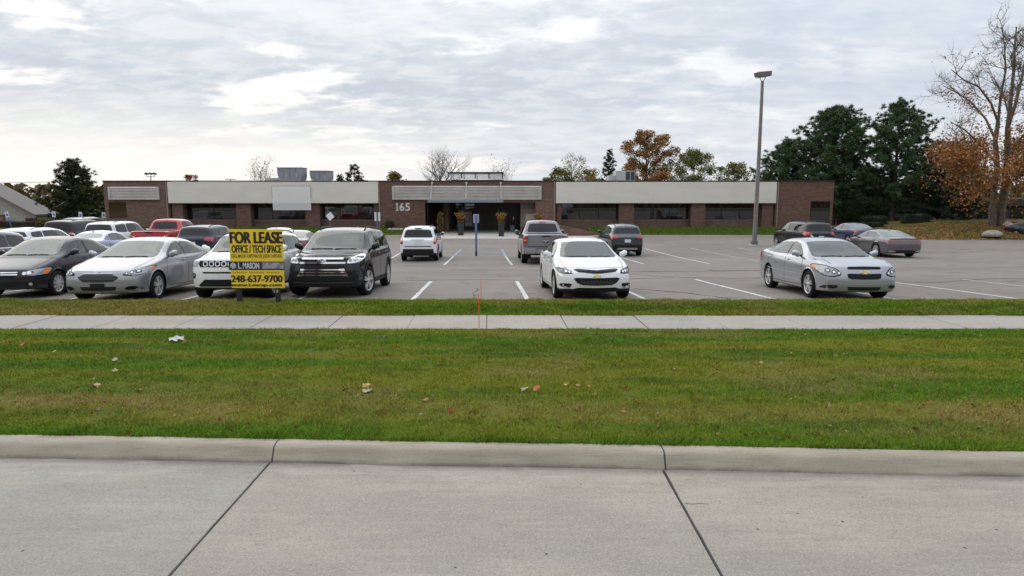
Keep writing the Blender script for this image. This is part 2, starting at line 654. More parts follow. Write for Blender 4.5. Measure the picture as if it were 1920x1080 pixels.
# road: concrete slabs with sealed joints, laid over a dark base
road = struct(MB().box(-60, 60, -9, 7.2, -0.25, -0.03).build("road", M_TAR2))
J = [-60, -40, -21.3, -13.75, -9.95, -6.15, -2.345, 1.463, 5.27, 9.1, 16.7, 40, 60]
for i in range(len(J) - 1):
    a, c = J[i], J[i + 1]
    for y0, y1 in ((-8.8, 0.35), (0.35, None)):
        g = 0.011
        ya0, yc0 = (y0 + g, y0 + g)
        ya1 = kerb_y(a) + 0.03 if y1 is None else y1 - g
        yc1 = kerb_y(c) + 0.03 if y1 is None else y1 - g
        mb = MB()
        sh = -0.026 if y1 is None else 0   # joints run a hair off square
        mb.add([(a + g, ya0, -0.06), (c - g, yc0, -0.06), (c - g + sh, yc1, -0.06), (a + g + sh, ya1, -0.06),
                (a + g, ya0, 0), (c - g, yc0, 0), (c - g + sh, yc1, 0), (a + g + sh, ya1, 0)],
               [(3, 2, 1, 0), (4, 5, 6, 7), (0, 1, 5, 4), (1, 2, 6, 5), (2, 3, 7, 6), (3, 0, 4, 7)])
        mb.build("slab", M_ROAD, road)
# sealant bead: slightly wandering lines of tar in the two joints in view, and the short crack beside one
for (xa, ya, xb, yb) in ((-2.345, 0.4, -2.37, 6.20), (1.463, 0.4, 1.44, 6.03)):
    pts, n = [], 46
    for i in range(n + 1):
        s = i / n
        w = 0.006 * (vnoise(np.array([s * 30 + xa]), np.array([3.0]), 4)[0] - 0.5)
        pts.append((xa + (xb - xa) * s + w, ya + (yb - ya) * s, -0.004))
    MB().tube(pts, [0.010 + 0.004 * RNG.random() for _ in pts], 6).build("sealant", M_TAR, road)
cr = survey(1283, 941, 5.2)
MB().tube([(1.475, 5.36, 0.0), (1.53, 5.35, 0.0), (1.60, 5.362, 0.0), (1.67, 5.352, 0.0)], [0.004, 0.003, 0.003, 0.001], 5).build("crack", M_TAR, road)

# kerb segments (sloped face, rounded top)
kerb = struct(MB().box(-60, 60, 5.0, 5.05, -0.2, -0.15).build("kerb", M_TAR))
KJ = [-60, -30, -9.95, -2.352, 1.467, 12.9, 30, 60]
prof = [(0.0, -0.06), (0.0, 0.008), (0.012, 0.030), (0.055, 0.098), (0.068, 0.122), (0.088, 0.140), (0.118, 0.150), (0.16, 0.153), (0.245, 0.150), (0.252, 0.140), (0.252, -0.06)]
for i in range(len(KJ) - 1):
    a, c = KJ[i] + 0.007, KJ[i + 1] - 0.007
    n = max(2, int((c - a) / 0.25))
    v, f = [], []
    for k in range(n + 1):
        x = a + (c - a) * k / n
        w = 0.006 * math.sin(x * 1.3) + 0.004 * math.sin(x * 3.1 + 1)
        if i == 4:   # this length has settled and drifts towards the road
            w -= 0.010 * max(0.0, min(1.0, (x - 1.6) / 2.5))
        for (py, pz) in prof:
            jj = 0.0025 * math.sin(x * 9 + py * 60)
            v.append((x, kerb_y(x) + py + w, pz + (jj if pz > 0.05 else 0)))
    m = len(prof)
    for k in range(n):
        for q in range(m - 1):
            f.append((k * m + q, (k + 1) * m + q, (k + 1) * m + q + 1, k * m + q + 1))
    f.append(tuple(range(m)))
    f.append(tuple(reversed(range(n * m, n * m + m))))
    me = mesh_from("kerbstone", v, f, [M_KERB], True)
    me.set_sharp_from_angle(angle=rad(50))
    link_obj("kerbstone", me, kerb)
for x in (-2.352, 1.467):   # packed joint
    pts = [(x, kerb_y(x) + py + 0.002, pz - 0.006) for py, pz in prof[1:9]]
    MB().tube(pts, 0.0085, 6).build("joint_filler", M_TAR, kerb)

# near lawn and strip
lawn = struct(grid_sheet("lawn", np.linspace(-16, 16, 130), np.linspace(0, 1, 60),
                         lambda X, Y: X * 0, M_TURF))
me = lawn.data
co = np.array([v.co[:] for v in me.vertices])
yb = kerb_y(co[:, 0]) + 0.246
co[:, 1] = yb + co[:, 1] * (12.34 - yb)
co[:, 2] = lawn_z(co[:, 0], co[:, 1])
me.vertices.foreach_set("co", co.astype(np.float32).ravel())
at = me.attributes.new("col", "FLOAT_COLOR", "POINT")
c4 = np.ones((len(co), 4), dtype=np.float32)
c4[:, :3] = grass_colour(co[:, 0], co[:, 1])
at.data.foreach_set("color", c4.ravel())
me.update()
strip = struct(grid_sheet("grass_strip", np.linspace(-26, 30, 170), np.linspace(13.73, 15.32, 12), lambda X, Y: lawn_z(X, Y), M_TURF, grass_colour))
for sx in (-1, 1):
    struct(grid_sheet("lawn_verge", np.linspace(16, 70, 30) * sx, np.linspace(0, 1, 12), lambda X, Y: 0.12 - 0.03 * Y, M_TURF,
                      lambda x, y: np.tile(np.array((0.075, 0.10, 0.025)), (len(x), 1))))
    o = bpy.data.objects[[n.name for n in bpy.data.objects if n.name.startswith("lawn_verge")][-1]]
    m2 = o.data
    co = np.array([v.co[:] for v in m2.vertices])
    yb = kerb_y(co[:, 0]) + 0.246
    co[:, 1] = yb + co[:, 1] * (12.34 - yb)
    m2.vertices.foreach_set("co", co.astype(np.float32).ravel())
    m2.update()

# sidewalk slabs
walk = struct(MB().box(-50, 50, 12.33, 13.74, -0.12, 0.062).build("sidewalk", M_TAR2))
x = -27.4
k = 0
jr = random.Random(5)
while x < 29:
    w = 1.49 + jr.uniform(-0.04, 0.05)
    if abs(x + 0.11 + 1.46) < 0.9:
        pass
    dz = jr.uniform(-0.004, 0.006)
    gap = jr.choice([0.004, 0.004, 0.007, 0.011])
    tilt = jr.uniform(-0.004, 0.004)
    y0, y1 = 12.32 + 0.005 * (x > 4), 13.755
    mb = MB()
    sk = -0.045
    top = 0.10 + dz
    v = [(x + gap, y0, 0.0), (x + w - gap, y0, 0.0), (x + w - gap + sk, y1, 0.0), (x + gap + sk, y1, 0.0)]
    v += [(x + gap, y0, top - .008), (x + w - gap, y0, top - .008 + tilt), (x + w - gap + sk, y1, top - .008 + tilt), (x + gap + sk, y1, top - .008)]
    e = 0.008
    v += [(x + gap + e, y0 + e, top), (x + w - gap - e, y0 + e, top + tilt), (x + w - gap + sk - e, y1 - e, top + tilt), (x + gap + sk + e, y1 - e, top)]
    f = [(0, 1, 5, 4), (1, 2, 6, 5), (2, 3, 7, 6), (3, 0, 4, 7), (4, 5, 9, 8), (5, 6, 10, 9), (6, 7, 11, 10), (7, 4, 8, 11), (8, 9, 10, 11)]
    mb.add(v, f)
    mb.build("slab", M_WALK, walk, fixn=False)
    x += w
    k += 1

# parking lot
lot_rows = [15.25, 16, 17, 18, 19.5, 21, 23, 24.5, 26.5, 28.5, 31, 34, 37, 40, 43, 46, 50, 54, 58, 62, 75]
LOT_FAR = 54.6
rows = [r for r in lot_rows if r < LOT_FAR] + [LOT_FAR]
lot = struct(grid_sheet("parking_lot", np.linspace(-90, 70, 41), np.array(rows), lambda X, Y: np.vectorize(zlot)(Y), M_ASPH))
lot2 = struct(grid_sheet("parking_lot_side", np.linspace(-90, -37.5, 12), np.array([LOT_FAR, 62, 75]), lambda X, Y: X * 0 - 0.80, M_ASPH))
MB().box(-26, 30, 15.20, 15.262, -0.1, 0.132).build("edge_strip", M_ASPH, lot)


def stall_line(x0, y0, x1, y1, mat, w=0.10, name="stall_line"):
    n = max(2, int(abs(y1 - y0) / 0.8) + 1)
    v, f = [], []
    d = Vector((x1 - x0, y1 - y0)).normalized()
    nn = Vector((-d.y, d.x)) * w / 2
    for i in range(n + 1):
        s = i / n
        px, py = x0 + (x1 - x0) * s, y0 + (y1 - y0) * s
        for sg in (-1, 1):
            v.append((px + nn.x * sg, py + nn.y * sg, zlot(py + nn.y * sg) + 0.005))
    for i in range(n):
        f.append((2 * i, 2 * i + 1, 2 * i + 3, 2 * i + 2))
    me = mesh_from(name, v, f, [mat])
    bm = bmesh.new(); bm.from_mesh(me)
    for fc in bm.faces:
        if fc.normal.z < 0:
            fc.normal_flip()
    bm.to_mesh(me); bm.free()
    return link_obj(name, me, lot)


# stall lines run a touch left of straight ahead
for i in range(-6, 8):
    x0 = 0.392 + 2.85 * i if i >= 0 else 0.392 + 2.76 * i
    if i == 2:
        x0 = 6.36
    if i == 3:
        x0 = 9.3
    if i == 4:
        x0 = 12.30
    if i >= 5:
        x0 = 12.30 + 2.95 * (i - 4)
    y1 = 21.3 if i < 2 else 22.0
    stall_line(x0, 15.35, x0 - 0.04 * (y1 - 15.35), y1, M_LINE if i < 5 else M_LINE_OLD, 0.115)
for i in range(-9, 6):
    x0 = 2.955 * i
    if i > 0:
        x0 = 7.875 + 2.975 * (i - 2.68)
    if i in (-1, 0):
        continue
    a = 29.0 + 0.25 * max(0, i)
    stall_line(x0, a, x0 - 0.045 * 12, a + 11.9, M_LINE if i < 4 else M_LINE_OLD)
for x0, x1, x2 in ((-2.955, -3.09, -3.135), (0.0, -0.34, -0.64)):
    stall_line(x0, 28.95, x1, 35.1, M_LINE)
    stall_line(x1, 35.2, x2, 41.1, M_BLUE, 0.13, "accessible_bay_line")
for s in (0.12, 0.34, 0.56, 0.80, 0.98):
    y = 35.2 + 5.9 * s
    stall_line(-3.10 + 0.04, y - 0.25, -0.40 - 0.3 * s, y - 0.1, M_BLUE_OLD, 0.12, "accessible_bay_line")
for x0, x1 in ((-9.0, -3.2), (-0.1, 4.4), (8.3, 14.0)):
    stall_line(x0, 35.0, x1, 35.05, M_LINE_OLD, 0.05, "row_line")
for (a, c, e, g) in ((19.8, 34.0, 24.0, 30.9), (21.2, 33.6, 24.9, 29.6)):
    stall_line(a, c, e, g, M_LINE_OLD, 0.09)
# cracks in the asphalt


def lot_crack(pts, r=0.012):
    p = []
    for a, c in zip(pts[:-1], pts[1:]):
        for s in np.linspace(0, 1, 7)[:-1]:
            p.append((a[0] + (c[0] - a[0]) * s + RNG.uniform(-.05, .05), a[1] + (c[1] - a[1]) * s + RNG.uniform(-.05, .05)))
    p.append(pts[-1])
    MB().tube([(q[0], q[1], zlot(q[1]) + 0.0005) for q in p], [r * RNG.uniform(0.4, 1.1) for _ in p], 5).build("crack", M_TAR, lot)


lot_crack([(-0.98, 15.45), (-0.92, 16.4), (-1.05, 17.2), (-0.9, 18.3), (-1.0, 18.9)], 0.016)
lot_crack([(3.4, 18.6), (4.2, 17.9), (4.9, 16.9), (5.3, 16.0)], 0.012)
lot_crack([(-3.5, 21.6), (-1, 21.9), (1.6, 21.5), (5.5, 22.6)], 0.010)
lot_crack([(-2.5, 26.2), (2.4, 26.0), (6.0, 25.4), (12.5, 26.3)], 0.014)
lot_crack([(10.2, 21.0), (13.6, 20.9), (16.2, 22.3), (20.4, 22.0)], 0.014)
lot_crack([(4.2, 24.0), (6.2, 22.7), (7.6, 22.4), (13.0, 23.6)], 0.010)
# the storm drain lid
o = MB().lathe([(0.0, 0.006), (0.28, 0.006), (0.30, 0.0)], 20, "z", (1.55, 27.3, zlot(27.3) + 0.004)).build("manhole_cover", principled("cast iron", (0.07, 0.065, 0.06), 0.6, 0.4))
tag(o, "round iron drain lid set in the asphalt aisle", "manhole cover")

# lawn banks in front of the office building, entrance slab
M_SLAB = nmat("entrance slab concrete", _concrete((0.42, 0.39, 0.35), (0.47, 0.44, 0.40), 1.0, False, False), "World")
BY = 59.0


def far_grass(x, y):
    c = np.tile(np.array((0.085, 0.155, 0.016)), (len(x), 1))
    k = np.clip((fbm(x * 0.25, y * 0.8, 31, 4) - 0.42) * 2.6, 0, 0.7)
    c = c + (np.array((0.11, 0.135, 0.028)) - c) * k[:, None]
    e = np.clip(1 - (y - LOT_FAR) / 1.5, 0, 1) * fbm(x * 1.1, y * 2.0, 8, 3)
    return c + (np.array((0.16, 0.12, 0.045)) - c) * (e * 1.1).clip(0, 1)[:, None]


def bank_z(X, Y):
    s = np.clip((Y - LOT_FAR) / (BY - LOT_FAR), 0, 1)
    return -0.70 + 0.42 * s ** 0.9 + 0.03 * np.sin(s * 3.1)


struct(grid_sheet("lawn_bank_left", np.linspace(-37.4, -6.6, 80), np.linspace(LOT_FAR + 0.15, BY + 0.3, 14), bank_z, M_TURF, far_grass))
struct(grid_sheet("lawn_bank_right", np.linspace(6.6, 25.5, 60), np.linspace(LOT_FAR + 0.15, BY + 0.3, 14), bank_z, M_TURF, far_grass))
M_KERB2 = nmat("pale kerb", _concrete((0.40, 0.37, 0.32), (0.50, 0.46, 0.40), 1.0, False, False), "World")
MB().bbox(-37.4, -6.6, LOT_FAR - 0.02, LOT_FAR + 0.16, -0.95, -0.68, 0.02).build("kerbstone", M_KERB2, kerb)
MB().bbox(6.6, 25.5, LOT_FAR - 0.02, LOT_FAR + 0.16, -0.95, -0.68, 0.02).build("kerbstone", M_KERB2, kerb)
struct(MB().bbox(-6.58, 6.58, 51.3, 67.0, -0.95, -0.74, 0.02).build("entrance_slab", M_SLAB))


def mound_z(X, Y):
    s = np.clip((Y - 50.0) / 10, 0, 1)
    edge = np.clip((X - 25.6) / 4.0, 0, 1)
    z = -0.86 + (0.55 + 0.55 * np.clip((X - 32) / 6, 0, 1)) * np.sin(s * math.pi / 2) * (0.4 + 0.6 * edge)
    return z + 0.06 * (fbm(X * 0.4, Y * 0.4, 77, 3) - 0.5)


def mound_col(x, y):
    n = fbm(x * 0.6, y * 0.9, 55, 4)
    c = np.tile(np.array((0.082, 0.10, 0.024)), (len(x), 1))
    k = np.clip((n - 0.36) * 3.0, 0, 0.95)
    return c + (np.array((0.20, 0.125, 0.045)) - c) * k[:, None]


struct(grid_sheet("leaf_strewn_bank", np.linspace(25.55, 75, 90), np.linspace(50.2, 64, 36), mound_z, M_TURF, mound_col))

# ------------------------------------------------------------------ office building
def _brick(c1, c2, mortar, scale=1.0):
    def fn(t, vec, b):
        sep = t.n("ShaderNodeSeparateXYZ")
        t.l(vec, sep.inputs[0])
        uv = t.vec(t.math("ADD", sep.outputs[0], sep.outputs[1]), sep.outputs[2], 0.0)
        br = t.n("ShaderNodeTexBrick")
        t.l(uv, br.inputs["Vector"])
        br.inputs["Color1"].default_value = (*c1, 1)
        br.inputs["Color2"].default_value = (*c2, 1)
        br.inputs["Mortar"].default_value = (*mortar, 1)
        br.inputs["Scale"].default_value = 1.0
        br.inputs["Mortar Size"].default_value = 0.008
        br.inputs["Brick Width"].default_value = 0.215
        br.inputs["Row Height"].default_value = 0.076
        br.inputs["Bias"].default_value = -0.1
        big = t.noise(t.mapping(uv, (1.0, 3.5, 1)), 1.5, 5, 0.65)
        row = t.noise(t.mapping(uv, (0.8, 6.0, 1)), 1.4, 4, 0.6)
        c = t.mix(t.math("MULTIPLY", t.ss(big, 0.45, 0.72), 0.55), br.outputs[0], tuple(v * 0.55 for v in c1))
        c = t.mix(t.math("MULTIPLY", t.ss(row, 0.5, 0.75), 0.35), c, tuple(min(1, v * 1.5) for v in c2))
        t.l(c, b.inputs["Base Color"])
        b.inputs["Roughness"].default_value = 0.9
        bump(t, b, br.outputs["Fac"], 0.25, -0.01)
    return fn


M_BRICK = nmat("brown brick", _brick((0.108, 0.052, 0.038), (0.180, 0.094, 0.069), (0.155, 0.115, 0.096)), "World")
M_BRICK2 = nmat("grey brown brick", _brick((0.118, 0.064, 0.048), (0.200, 0.117, 0.089), (0.172, 0.132, 0.110)), "World")


def _eifs(t, vec, b):
    n = t.noise(t.mapping(vec, (0.3, 1, 1.2)), 1.5, 5, 0.6)
    st = t.noise(t.mapping(vec, (3.0, 1, 0.15)), 2.0, 4, 0.6)
    c = t.mix(t.ss(n, 0.3, 0.7), (0.645, 0.605, 0.54), (0.70, 0.66, 0.595))
    c = t.mix(t.math("MULTIPLY", t.ss(st, 0.55, 0.8), 0.25), c, (0.47, 0.45, 0.41))
    t.l(c, b.inputs["Base Color"])
    b.inputs["Roughness"].default_value = 0.85
    bump(t, b, t.noise(vec, 60, 3), 0.2, 0.004)


M_FASCIA = nmat("pale render", _eifs, "World")
M_FASCIA2 = nmat("louvre paint", lambda t, v, b: (t.l(t.mix(t.ss(t.noise(v, 1.2, 4), .35, .7), (0.43, 0.395, 0.36), (0.50, 0.47, 0.43)), b.inputs["Base Color"])), "World")
M_COPING = principled("dark coping metal", (0.035, 0.028, 0.026), 0.5)
M_BRONZE = principled("bronze window frame", (0.030, 0.024, 0.020), 0.4, 0.5)
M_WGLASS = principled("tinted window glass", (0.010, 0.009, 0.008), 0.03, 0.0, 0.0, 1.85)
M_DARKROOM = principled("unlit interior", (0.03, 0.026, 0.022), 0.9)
M_BROWNMET = nmat("brown metal panel", lambda t, v, b: (t.l(t.mix(t.ss(t.noise(v, 3, 4), .4, .65), (0.055, 0.036, 0.028), (0.075, 0.050, 0.038)), b.inputs["Base Color"])), "World")
M_CANOPY = principled("blue grey canopy", (0.22, 0.26, 0.285), 0.5, 0.2)
M_BEIGE = nmat("beige wall render", lambda t, v, b: (t.l(t.mix(t.ss(t.noise(v, 2, 4), .4, .65), (0.20, 0.165, 0.135), (0.25, 0.21, 0.17)), b.inputs["Base Color"])), "World")
M_ROOF = principled("roof membrane", (0.16, 0.15, 0.145), 0.9)
M_WHITE = principled("white enamel", (0.75, 0.75, 0.74), 0.4)
M_DSPOUT = principled("downspout paint", (0.30, 0.23, 0.19), 0.5)

bld = thing("office_building", "long low brown brick office with pale fascia bands and recessed entrance", "building", (0, 0, 0))


def X(px):
    return survey(px, 380, BY).x


def Z(py):
    return survey(960, py, BY).z


ZT = Z(338.5)          # parapet
ZF0, ZF1 = Z(381), Z(341)
ZG = -0.9
D = 26.0               # depth of the block
E0 = 1.0               # how far windows sit behind the fascia face
xa, xb, xc, xd, xe, xf = X(196), X(316), X(710), X(1042), X(1455), X(1562)
R0, R1 = X(797), X(1004)     # entrance recess
ZS = Z(379.5)

# solid blocks between the openings
MB().box(xa, xb, BY, BY + D, ZG, ZT - 0.06).build("wall", M_BRICK2, bld)
MB().box(xe, xf, BY, BY + D, ZG, ZT - 0.06).build("wall", M_BRICK, bld)
MB().box(xc, R0, BY, BY + D, ZG, ZT - 0.06).build("wall", M_BRICK, bld)
MB().box(R1, xd, BY, BY + D, ZG, ZT - 0.06).build("wall", M_BRICK2, bld)
MB().box(R0, R1, BY, BY + D, ZS, ZT - 0.06).build("wall", M_BRICK, bld)
MB().box(R0, R1, BY + 6.5, BY + D, ZG, ZS).build("wall", M_BROWNMET, bld)
for a, c in ((xb, xc), (xd, xe)):
    MB().box(a, c, BY + E0, BY + D, Z(378), ZT - 0.08).build("wall", M_BRICK, bld)
    MB().box(a, c, BY + E0, BY + 1.4, ZG, Z(414)).build("sill_wall", M_BRICK2, bld)
    MB().bbox(a, c, BY + E0 - 0.05, BY + E0 + 0.1, Z(414), Z(414) + 0.05, 0.01).build("sill", M_DSPOUT, bld)
    MB().bbox(a + 0.01, c - 0.01, BY - 0.06, BY + 1.05, ZF0, ZF1, 0.015).build("fascia", M_FASCIA, bld)
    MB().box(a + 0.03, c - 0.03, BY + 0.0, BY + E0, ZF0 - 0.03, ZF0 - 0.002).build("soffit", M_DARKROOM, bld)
MB().bbox(xa - 0.06, xf + 0.06, BY - 0.09, BY + 0.30, ZT - 0.06, ZT, 0.01).build("coping", M_COPING, bld)
MB().bbox(xa - 0.06, xa + 0.3, BY + 0.31, BY + D, ZT - 0.06, ZT, 0.01).build("coping", M_COPING, bld)
MB().bbox(xf - 0.3, xf + 0.06, BY + 0.31, BY + D, ZT - 0.06, ZT, 0.01).build("coping", M_COPING, bld)
MB().box(xa + 0.05, xf - 0.05, BY + 0.31, BY + D, ZT - 0.078, ZT - 0.07).build("roof", M_ROOF, bld)
for px in (314, 711.5, 1039, 1457.5):
    x = X(px)
    MB().bbox(x - 0.035, x + 0.035, BY - 0.10, BY - 0.02, -0.5, ZT - 0.1, 0.008).build("downspout", M_DSPOUT, bld)
# brick piers and windows
for (a, c) in ((440, 467), (570, 597), (1162, 1190), (1298, 1325), (319, 339), (700, 709), (1044, 1053), (1432, 1453)):
    MB().box(X(a), X(c), BY + 0.25, BY + 1.5, ZG, ZF0 - 0.032).build("pier", M_BRICK2 if a % 2 else M_BRICK, bld)
for (a, c, nm) in ((339, 440, 2), (467, 570, 3), (597, 700, 3), (1053, 1162, 3), (1190, 1298, 3), (1325, 1432, 3)):
    xl, xr = X(a), X(c)
    z0, z1 = Z(414) + 0.05, Z(378)
    mb = MB()
    for q in (0, 1):
        xx = xl + q * (xr - xl)
        mb.box(xx - 0.04, xx + 0.04, BY + 1.10, BY + 1.2, z0, z1)
    mb.box(xl, xr, BY + 1.101, BY + 1.199, z0, z0 + 0.06)
    mb.box(xl, xr, BY + 1.101, BY + 1.199, z1 - 0.06, z1)
    fr = mb.build("window", M_BRONZE, bld)
    for q in range(nm):
        pa, pc = xl + (xr - xl) * q / nm, xl + (xr - xl) * (q + 1) / nm
        MB().box(pa + 0.02, pc - 0.02, BY + 1.145, BY + 1.16, z0 + 0.05, z1 - 0.05).build("pane", M_WGLASS, fr)
        if q:
            MB().box(pa - 0.03, pa + 0.03, BY + 1.103, BY + 1.197, z0 + 0.06, z1 - 0.06).build("mullion", M_BRONZE, fr)
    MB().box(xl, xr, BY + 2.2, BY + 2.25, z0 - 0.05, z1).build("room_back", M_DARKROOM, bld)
# corner windows of the two end blocks
for (a, c, p, q) in ((203, 236, 379, 409), (1520, 1557, 377, 417)):
    fr = MB().bbox(X(a), X(c), BY - 0.012, BY + 0.04, Z(q), Z(p), 0.004).build("window", M_BRONZE, bld)
    MB().box(X(a) + 0.05, X(c) - 0.05, BY - 0.02, BY - 0.008, Z(q) + 0.05, Z(p) - 0.05).build(
        "pane", M_WGLASS if a > 1000 else principled("amber tinted glass", (0.05, 0.032, 0.012), 0.06, 0, 0, 1.5), fr)
# louvred panels
for (a, c, p, q, n, slopes) in ((206, 301, 350, 374.5, 8, 1), (736, 1015, 348.5, 374.5, 9, 1)):
    xl, xr, z0, z1 = X(a), X(c), Z(q), Z(p)
    base = MB().box(xl, xr, BY - 0.10, BY + 0.02, z0, z1).build("louvre_panel", M_FASCIA2, bld)
    fw = 0.10
    mb = MB().bbox(xl, xl + fw * 2, BY - 0.20, BY - 0.101, z0, z1, 0.01).bbox(xr - fw * 2, xr, BY - 0.20, BY - 0.101, z0, z1, 0.01)
    mb.bbox(xl + fw * 2, xr - fw * 2, BY - 0.2, BY - 0.101, z0, z0 + 0.05, 0.008)
    mb.build("frame", M_FASCIA2, base)
    hgt = (z1 - z0 - 0.05) / n
    for i in range(n):
        zz = z0 + 0.05 + hgt * i
        mb = MB().prism([(BY - 0.185, zz + 0.012), (BY - 0.101, zz + 0.012), (BY - 0.101, zz + hgt - 0.006), (BY - 0.115, zz + hgt - 0.006)], "x", xl + fw * 2 + 0.002, xr - fw * 2 - 0.002)
        mb.build("slat", M_FASCIA2, base)
for px in (811, 875, 939):     # hanger rods of the canopy
    MB().tube([(X(px), BY - 0.10, Z(343)), (X(px) - 0.05 * (875 - px) / 64, BY - 1.0, Z(374) + 0.05)], 0.035, 8).build("hanger_rod", principled("pale rod", (0.45, 0.43, 0.41), 0.5), bld)
    MB().lathe([(0, 0), (0.10, 0), (0.10, 0.04), (0, 0.04)], 12, "y", (X(px), BY - 0.14, Z(343))).build("hanger_plate", principled("pale rod", (0.45, 0.43, 0.41), 0.5), bld)
MB().bbox(X(805), X(944), BY - 1.25, BY - 0.005, Z(379.5), Z(374.6), 0.02).build("canopy", M_CANOPY, bld)
# clerestory lantern on the roof
sk = MB().box(X(840), X(942), BY + 3.0, BY + 6.5, ZT - 0.05, Z(335.5)).build("roof_lantern", M_COPING, bld)
ys = BY + 2.98
sx = [survey(p, 330, ys).x for p in (840, 942)]
za, zb = survey(960, 334.5, ys).z, survey(960, 324.5, ys).z
mb = MB().bbox(sx[0] - .1, sx[1] + .1, ys - .08, ys + 3.6, zb, zb + 0.10, 0.01)
for i in range(5):
    xx = sx[0] + (sx[1] - sx[0]) * i / 4
    mb.box(xx - .045, xx + .045, ys, ys + .08, za, zb)
    mb.box(xx - .045, xx + .045, ys + 3.3, ys + 3.38, za, zb)
mb.build("frame", principled("lantern frame", (0.05, 0.07, 0.075), 0.5), sk)
M_CLEAR = principled("clear glass", (0.9, 0.93, 0.95), 0.02, 0, 0, 1.3, None, 0.25)
for i in range(4):
    x0, x1 = sx[0] + (sx[1] - sx[0]) * i / 4 + .05, sx[0] + (sx[1] - sx[0]) * (i + 1) / 4 - .05
    MB().box(x0, x1, ys + .03, ys + .045, za, zb).build("pane", M_CLEAR, sk)
    MB().box(x0, x1, ys + 3.33, ys + 3.345, za, zb).build("pane", M_CLEAR, sk)
# recessed entrance
yr = BY + 6.5
zfl = -0.74
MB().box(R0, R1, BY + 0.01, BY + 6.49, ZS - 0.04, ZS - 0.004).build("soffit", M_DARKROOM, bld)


def xr_(px, y):
    return survey(px, 400, y).x


# slanted glass screen on the left of the recess
gx0, gx1 = X(800), xr_(832, BY + 2.2)
fr = MB().box(gx0, gx0 + .08, BY + .3, BY + .38, zfl, ZS - .045).box(gx1 - .08, gx1, BY + 2.1, BY + 2.2, zfl, ZS - .045).build("window", M_BRONZE, bld)
dv = Vector((gx1 - gx0, 1.8, 0))
MB().add([(gx0 + .04, BY + .34, zfl + .1), (gx1 - .04, BY + 2.15, zfl + .1), (gx1 - .04, BY + 2.15, ZS - .06), (gx0 + .04, BY + .34, ZS - .06),
          (gx0 + .04, BY + .36, zfl + .1), (gx1 - .04, BY + 2.17, zfl + .1), (gx1 - .04, BY + 2.17, ZS - .06), (gx0 + .04, BY + .36, ZS - .06)],
         [(0, 1, 2, 3), (7, 6, 5, 4), (0, 4, 5, 1), (3, 2, 6, 7)]).build("pane", M_WGLASS, fr)
MB().box(R0 + .005, gx1 - 0.02, BY + 2.6, BY + 6.4, zfl, ZS - .05).build("wall", M_BRICK, bld)
MB().box(R0 + .005, xr_(806, BY), BY + .02, BY + .25, zfl, zfl + 0.62).build("planter_wall", M_BRICK2, bld)
# brick return, glazed doors, brown panels and a dark doorway
MB().box(gx1, xr_(842, BY + 3.0), BY + 2.4, BY + 6.4, zfl, ZS - .05).build("wall", M_BRICK2, bld)
dr = MB().box(xr_(848, yr), xr_(893, yr), yr - .10, yr - .02, zfl, ZS - .05).build("door", M_BRONZE, bld)
for i in range(2):
    w = (xr_(891, yr) - xr_(850, yr)) / 2
    x0 = xr_(850, yr) + i * w
    MB().box(x0 + .06, x0 + w - .06, yr - .125, yr - .112, zfl + .12, zfl + 2.15).build("pane", M_WGLASS, dr)
    MB().box(x0 + .06, x0 + w - .06, yr - .125, yr - .112, zfl + 2.25, ZS - .1).build("pane", M_WGLASS, dr)
    MB().tube([(x0 + (w - .12 if i == 0 else .12), yr - .17, zfl + .8), (x0 + (w - .12 if i == 0 else .12), yr - .17, zfl + 1.4)], .02, 8).build("handle", principled("brushed steel", (.5, .5, .5), .3, 1), dr)
for i, (a, c) in enumerate(((896, 915), (915.5, 935))):
    MB().bbox(xr_(a, yr), xr_(c, yr), yr - .06, yr - .01, zfl, ZS - .05, .01).build("cladding_panel", M_BROWNMET, bld)
dr = MB().box(xr_(937, yr), xr_(974, yr), yr - .05, yr - .01, zfl, ZS - .05).build("door", principled("dark door", (0.012, 0.010, 0.010), 0.35), bld)
MB().box(xr_(962, yr), xr_(963.5, yr), yr - .10, yr - .06, zfl + .9, zfl + 1.2).build("handle", principled("brushed steel", (.5, .5, .5), .3, 1), dr)
MB().box(xr_(976, BY + 1.6), R1 - .005, BY + 1.6, BY + 6.4, zfl, ZS - .05).build("wall", M_BEIGE, bld)
MB().bbox(xr_(981, BY + 1.5), xr_(1034, BY + 1.5) - 1.0, BY + 1.53, BY + 1.59, zfl + .2, survey(960, 391, BY + 1.5).z, .01).build("wall_panel", principled("taupe panel", (0.28, 0.24, 0.205), .8), bld)
# entrance directory on the beige wall
dm = tag(MB().bbox(xr_(986, BY + 1.45), xr_(1002, BY + 1.45) + 0.35, BY + 1.47, BY + 1.52, survey(960, 416, BY + 1.5).z, survey(960, 401.5, BY + 1.5).z, .01).build(
    "directory_sign", principled("cream sign", (0.62, 0.58, 0.46), .5)), "cream directory panel on the beige wall beside the entrance", "sign")
for i in range(4):
    zz = survey(960, 404.0 + i * 2.6, BY + 1.5).z
    MB().box(xr_(987.5, BY + 1.45), xr_(1001, BY + 1.45) + 0.2 - 0.25 * (i % 2), BY + 1.462, BY + 1.469, zz - .018, zz + .018).build("lettering", principled("grey print", (.30, .28, .25), .7), dm)


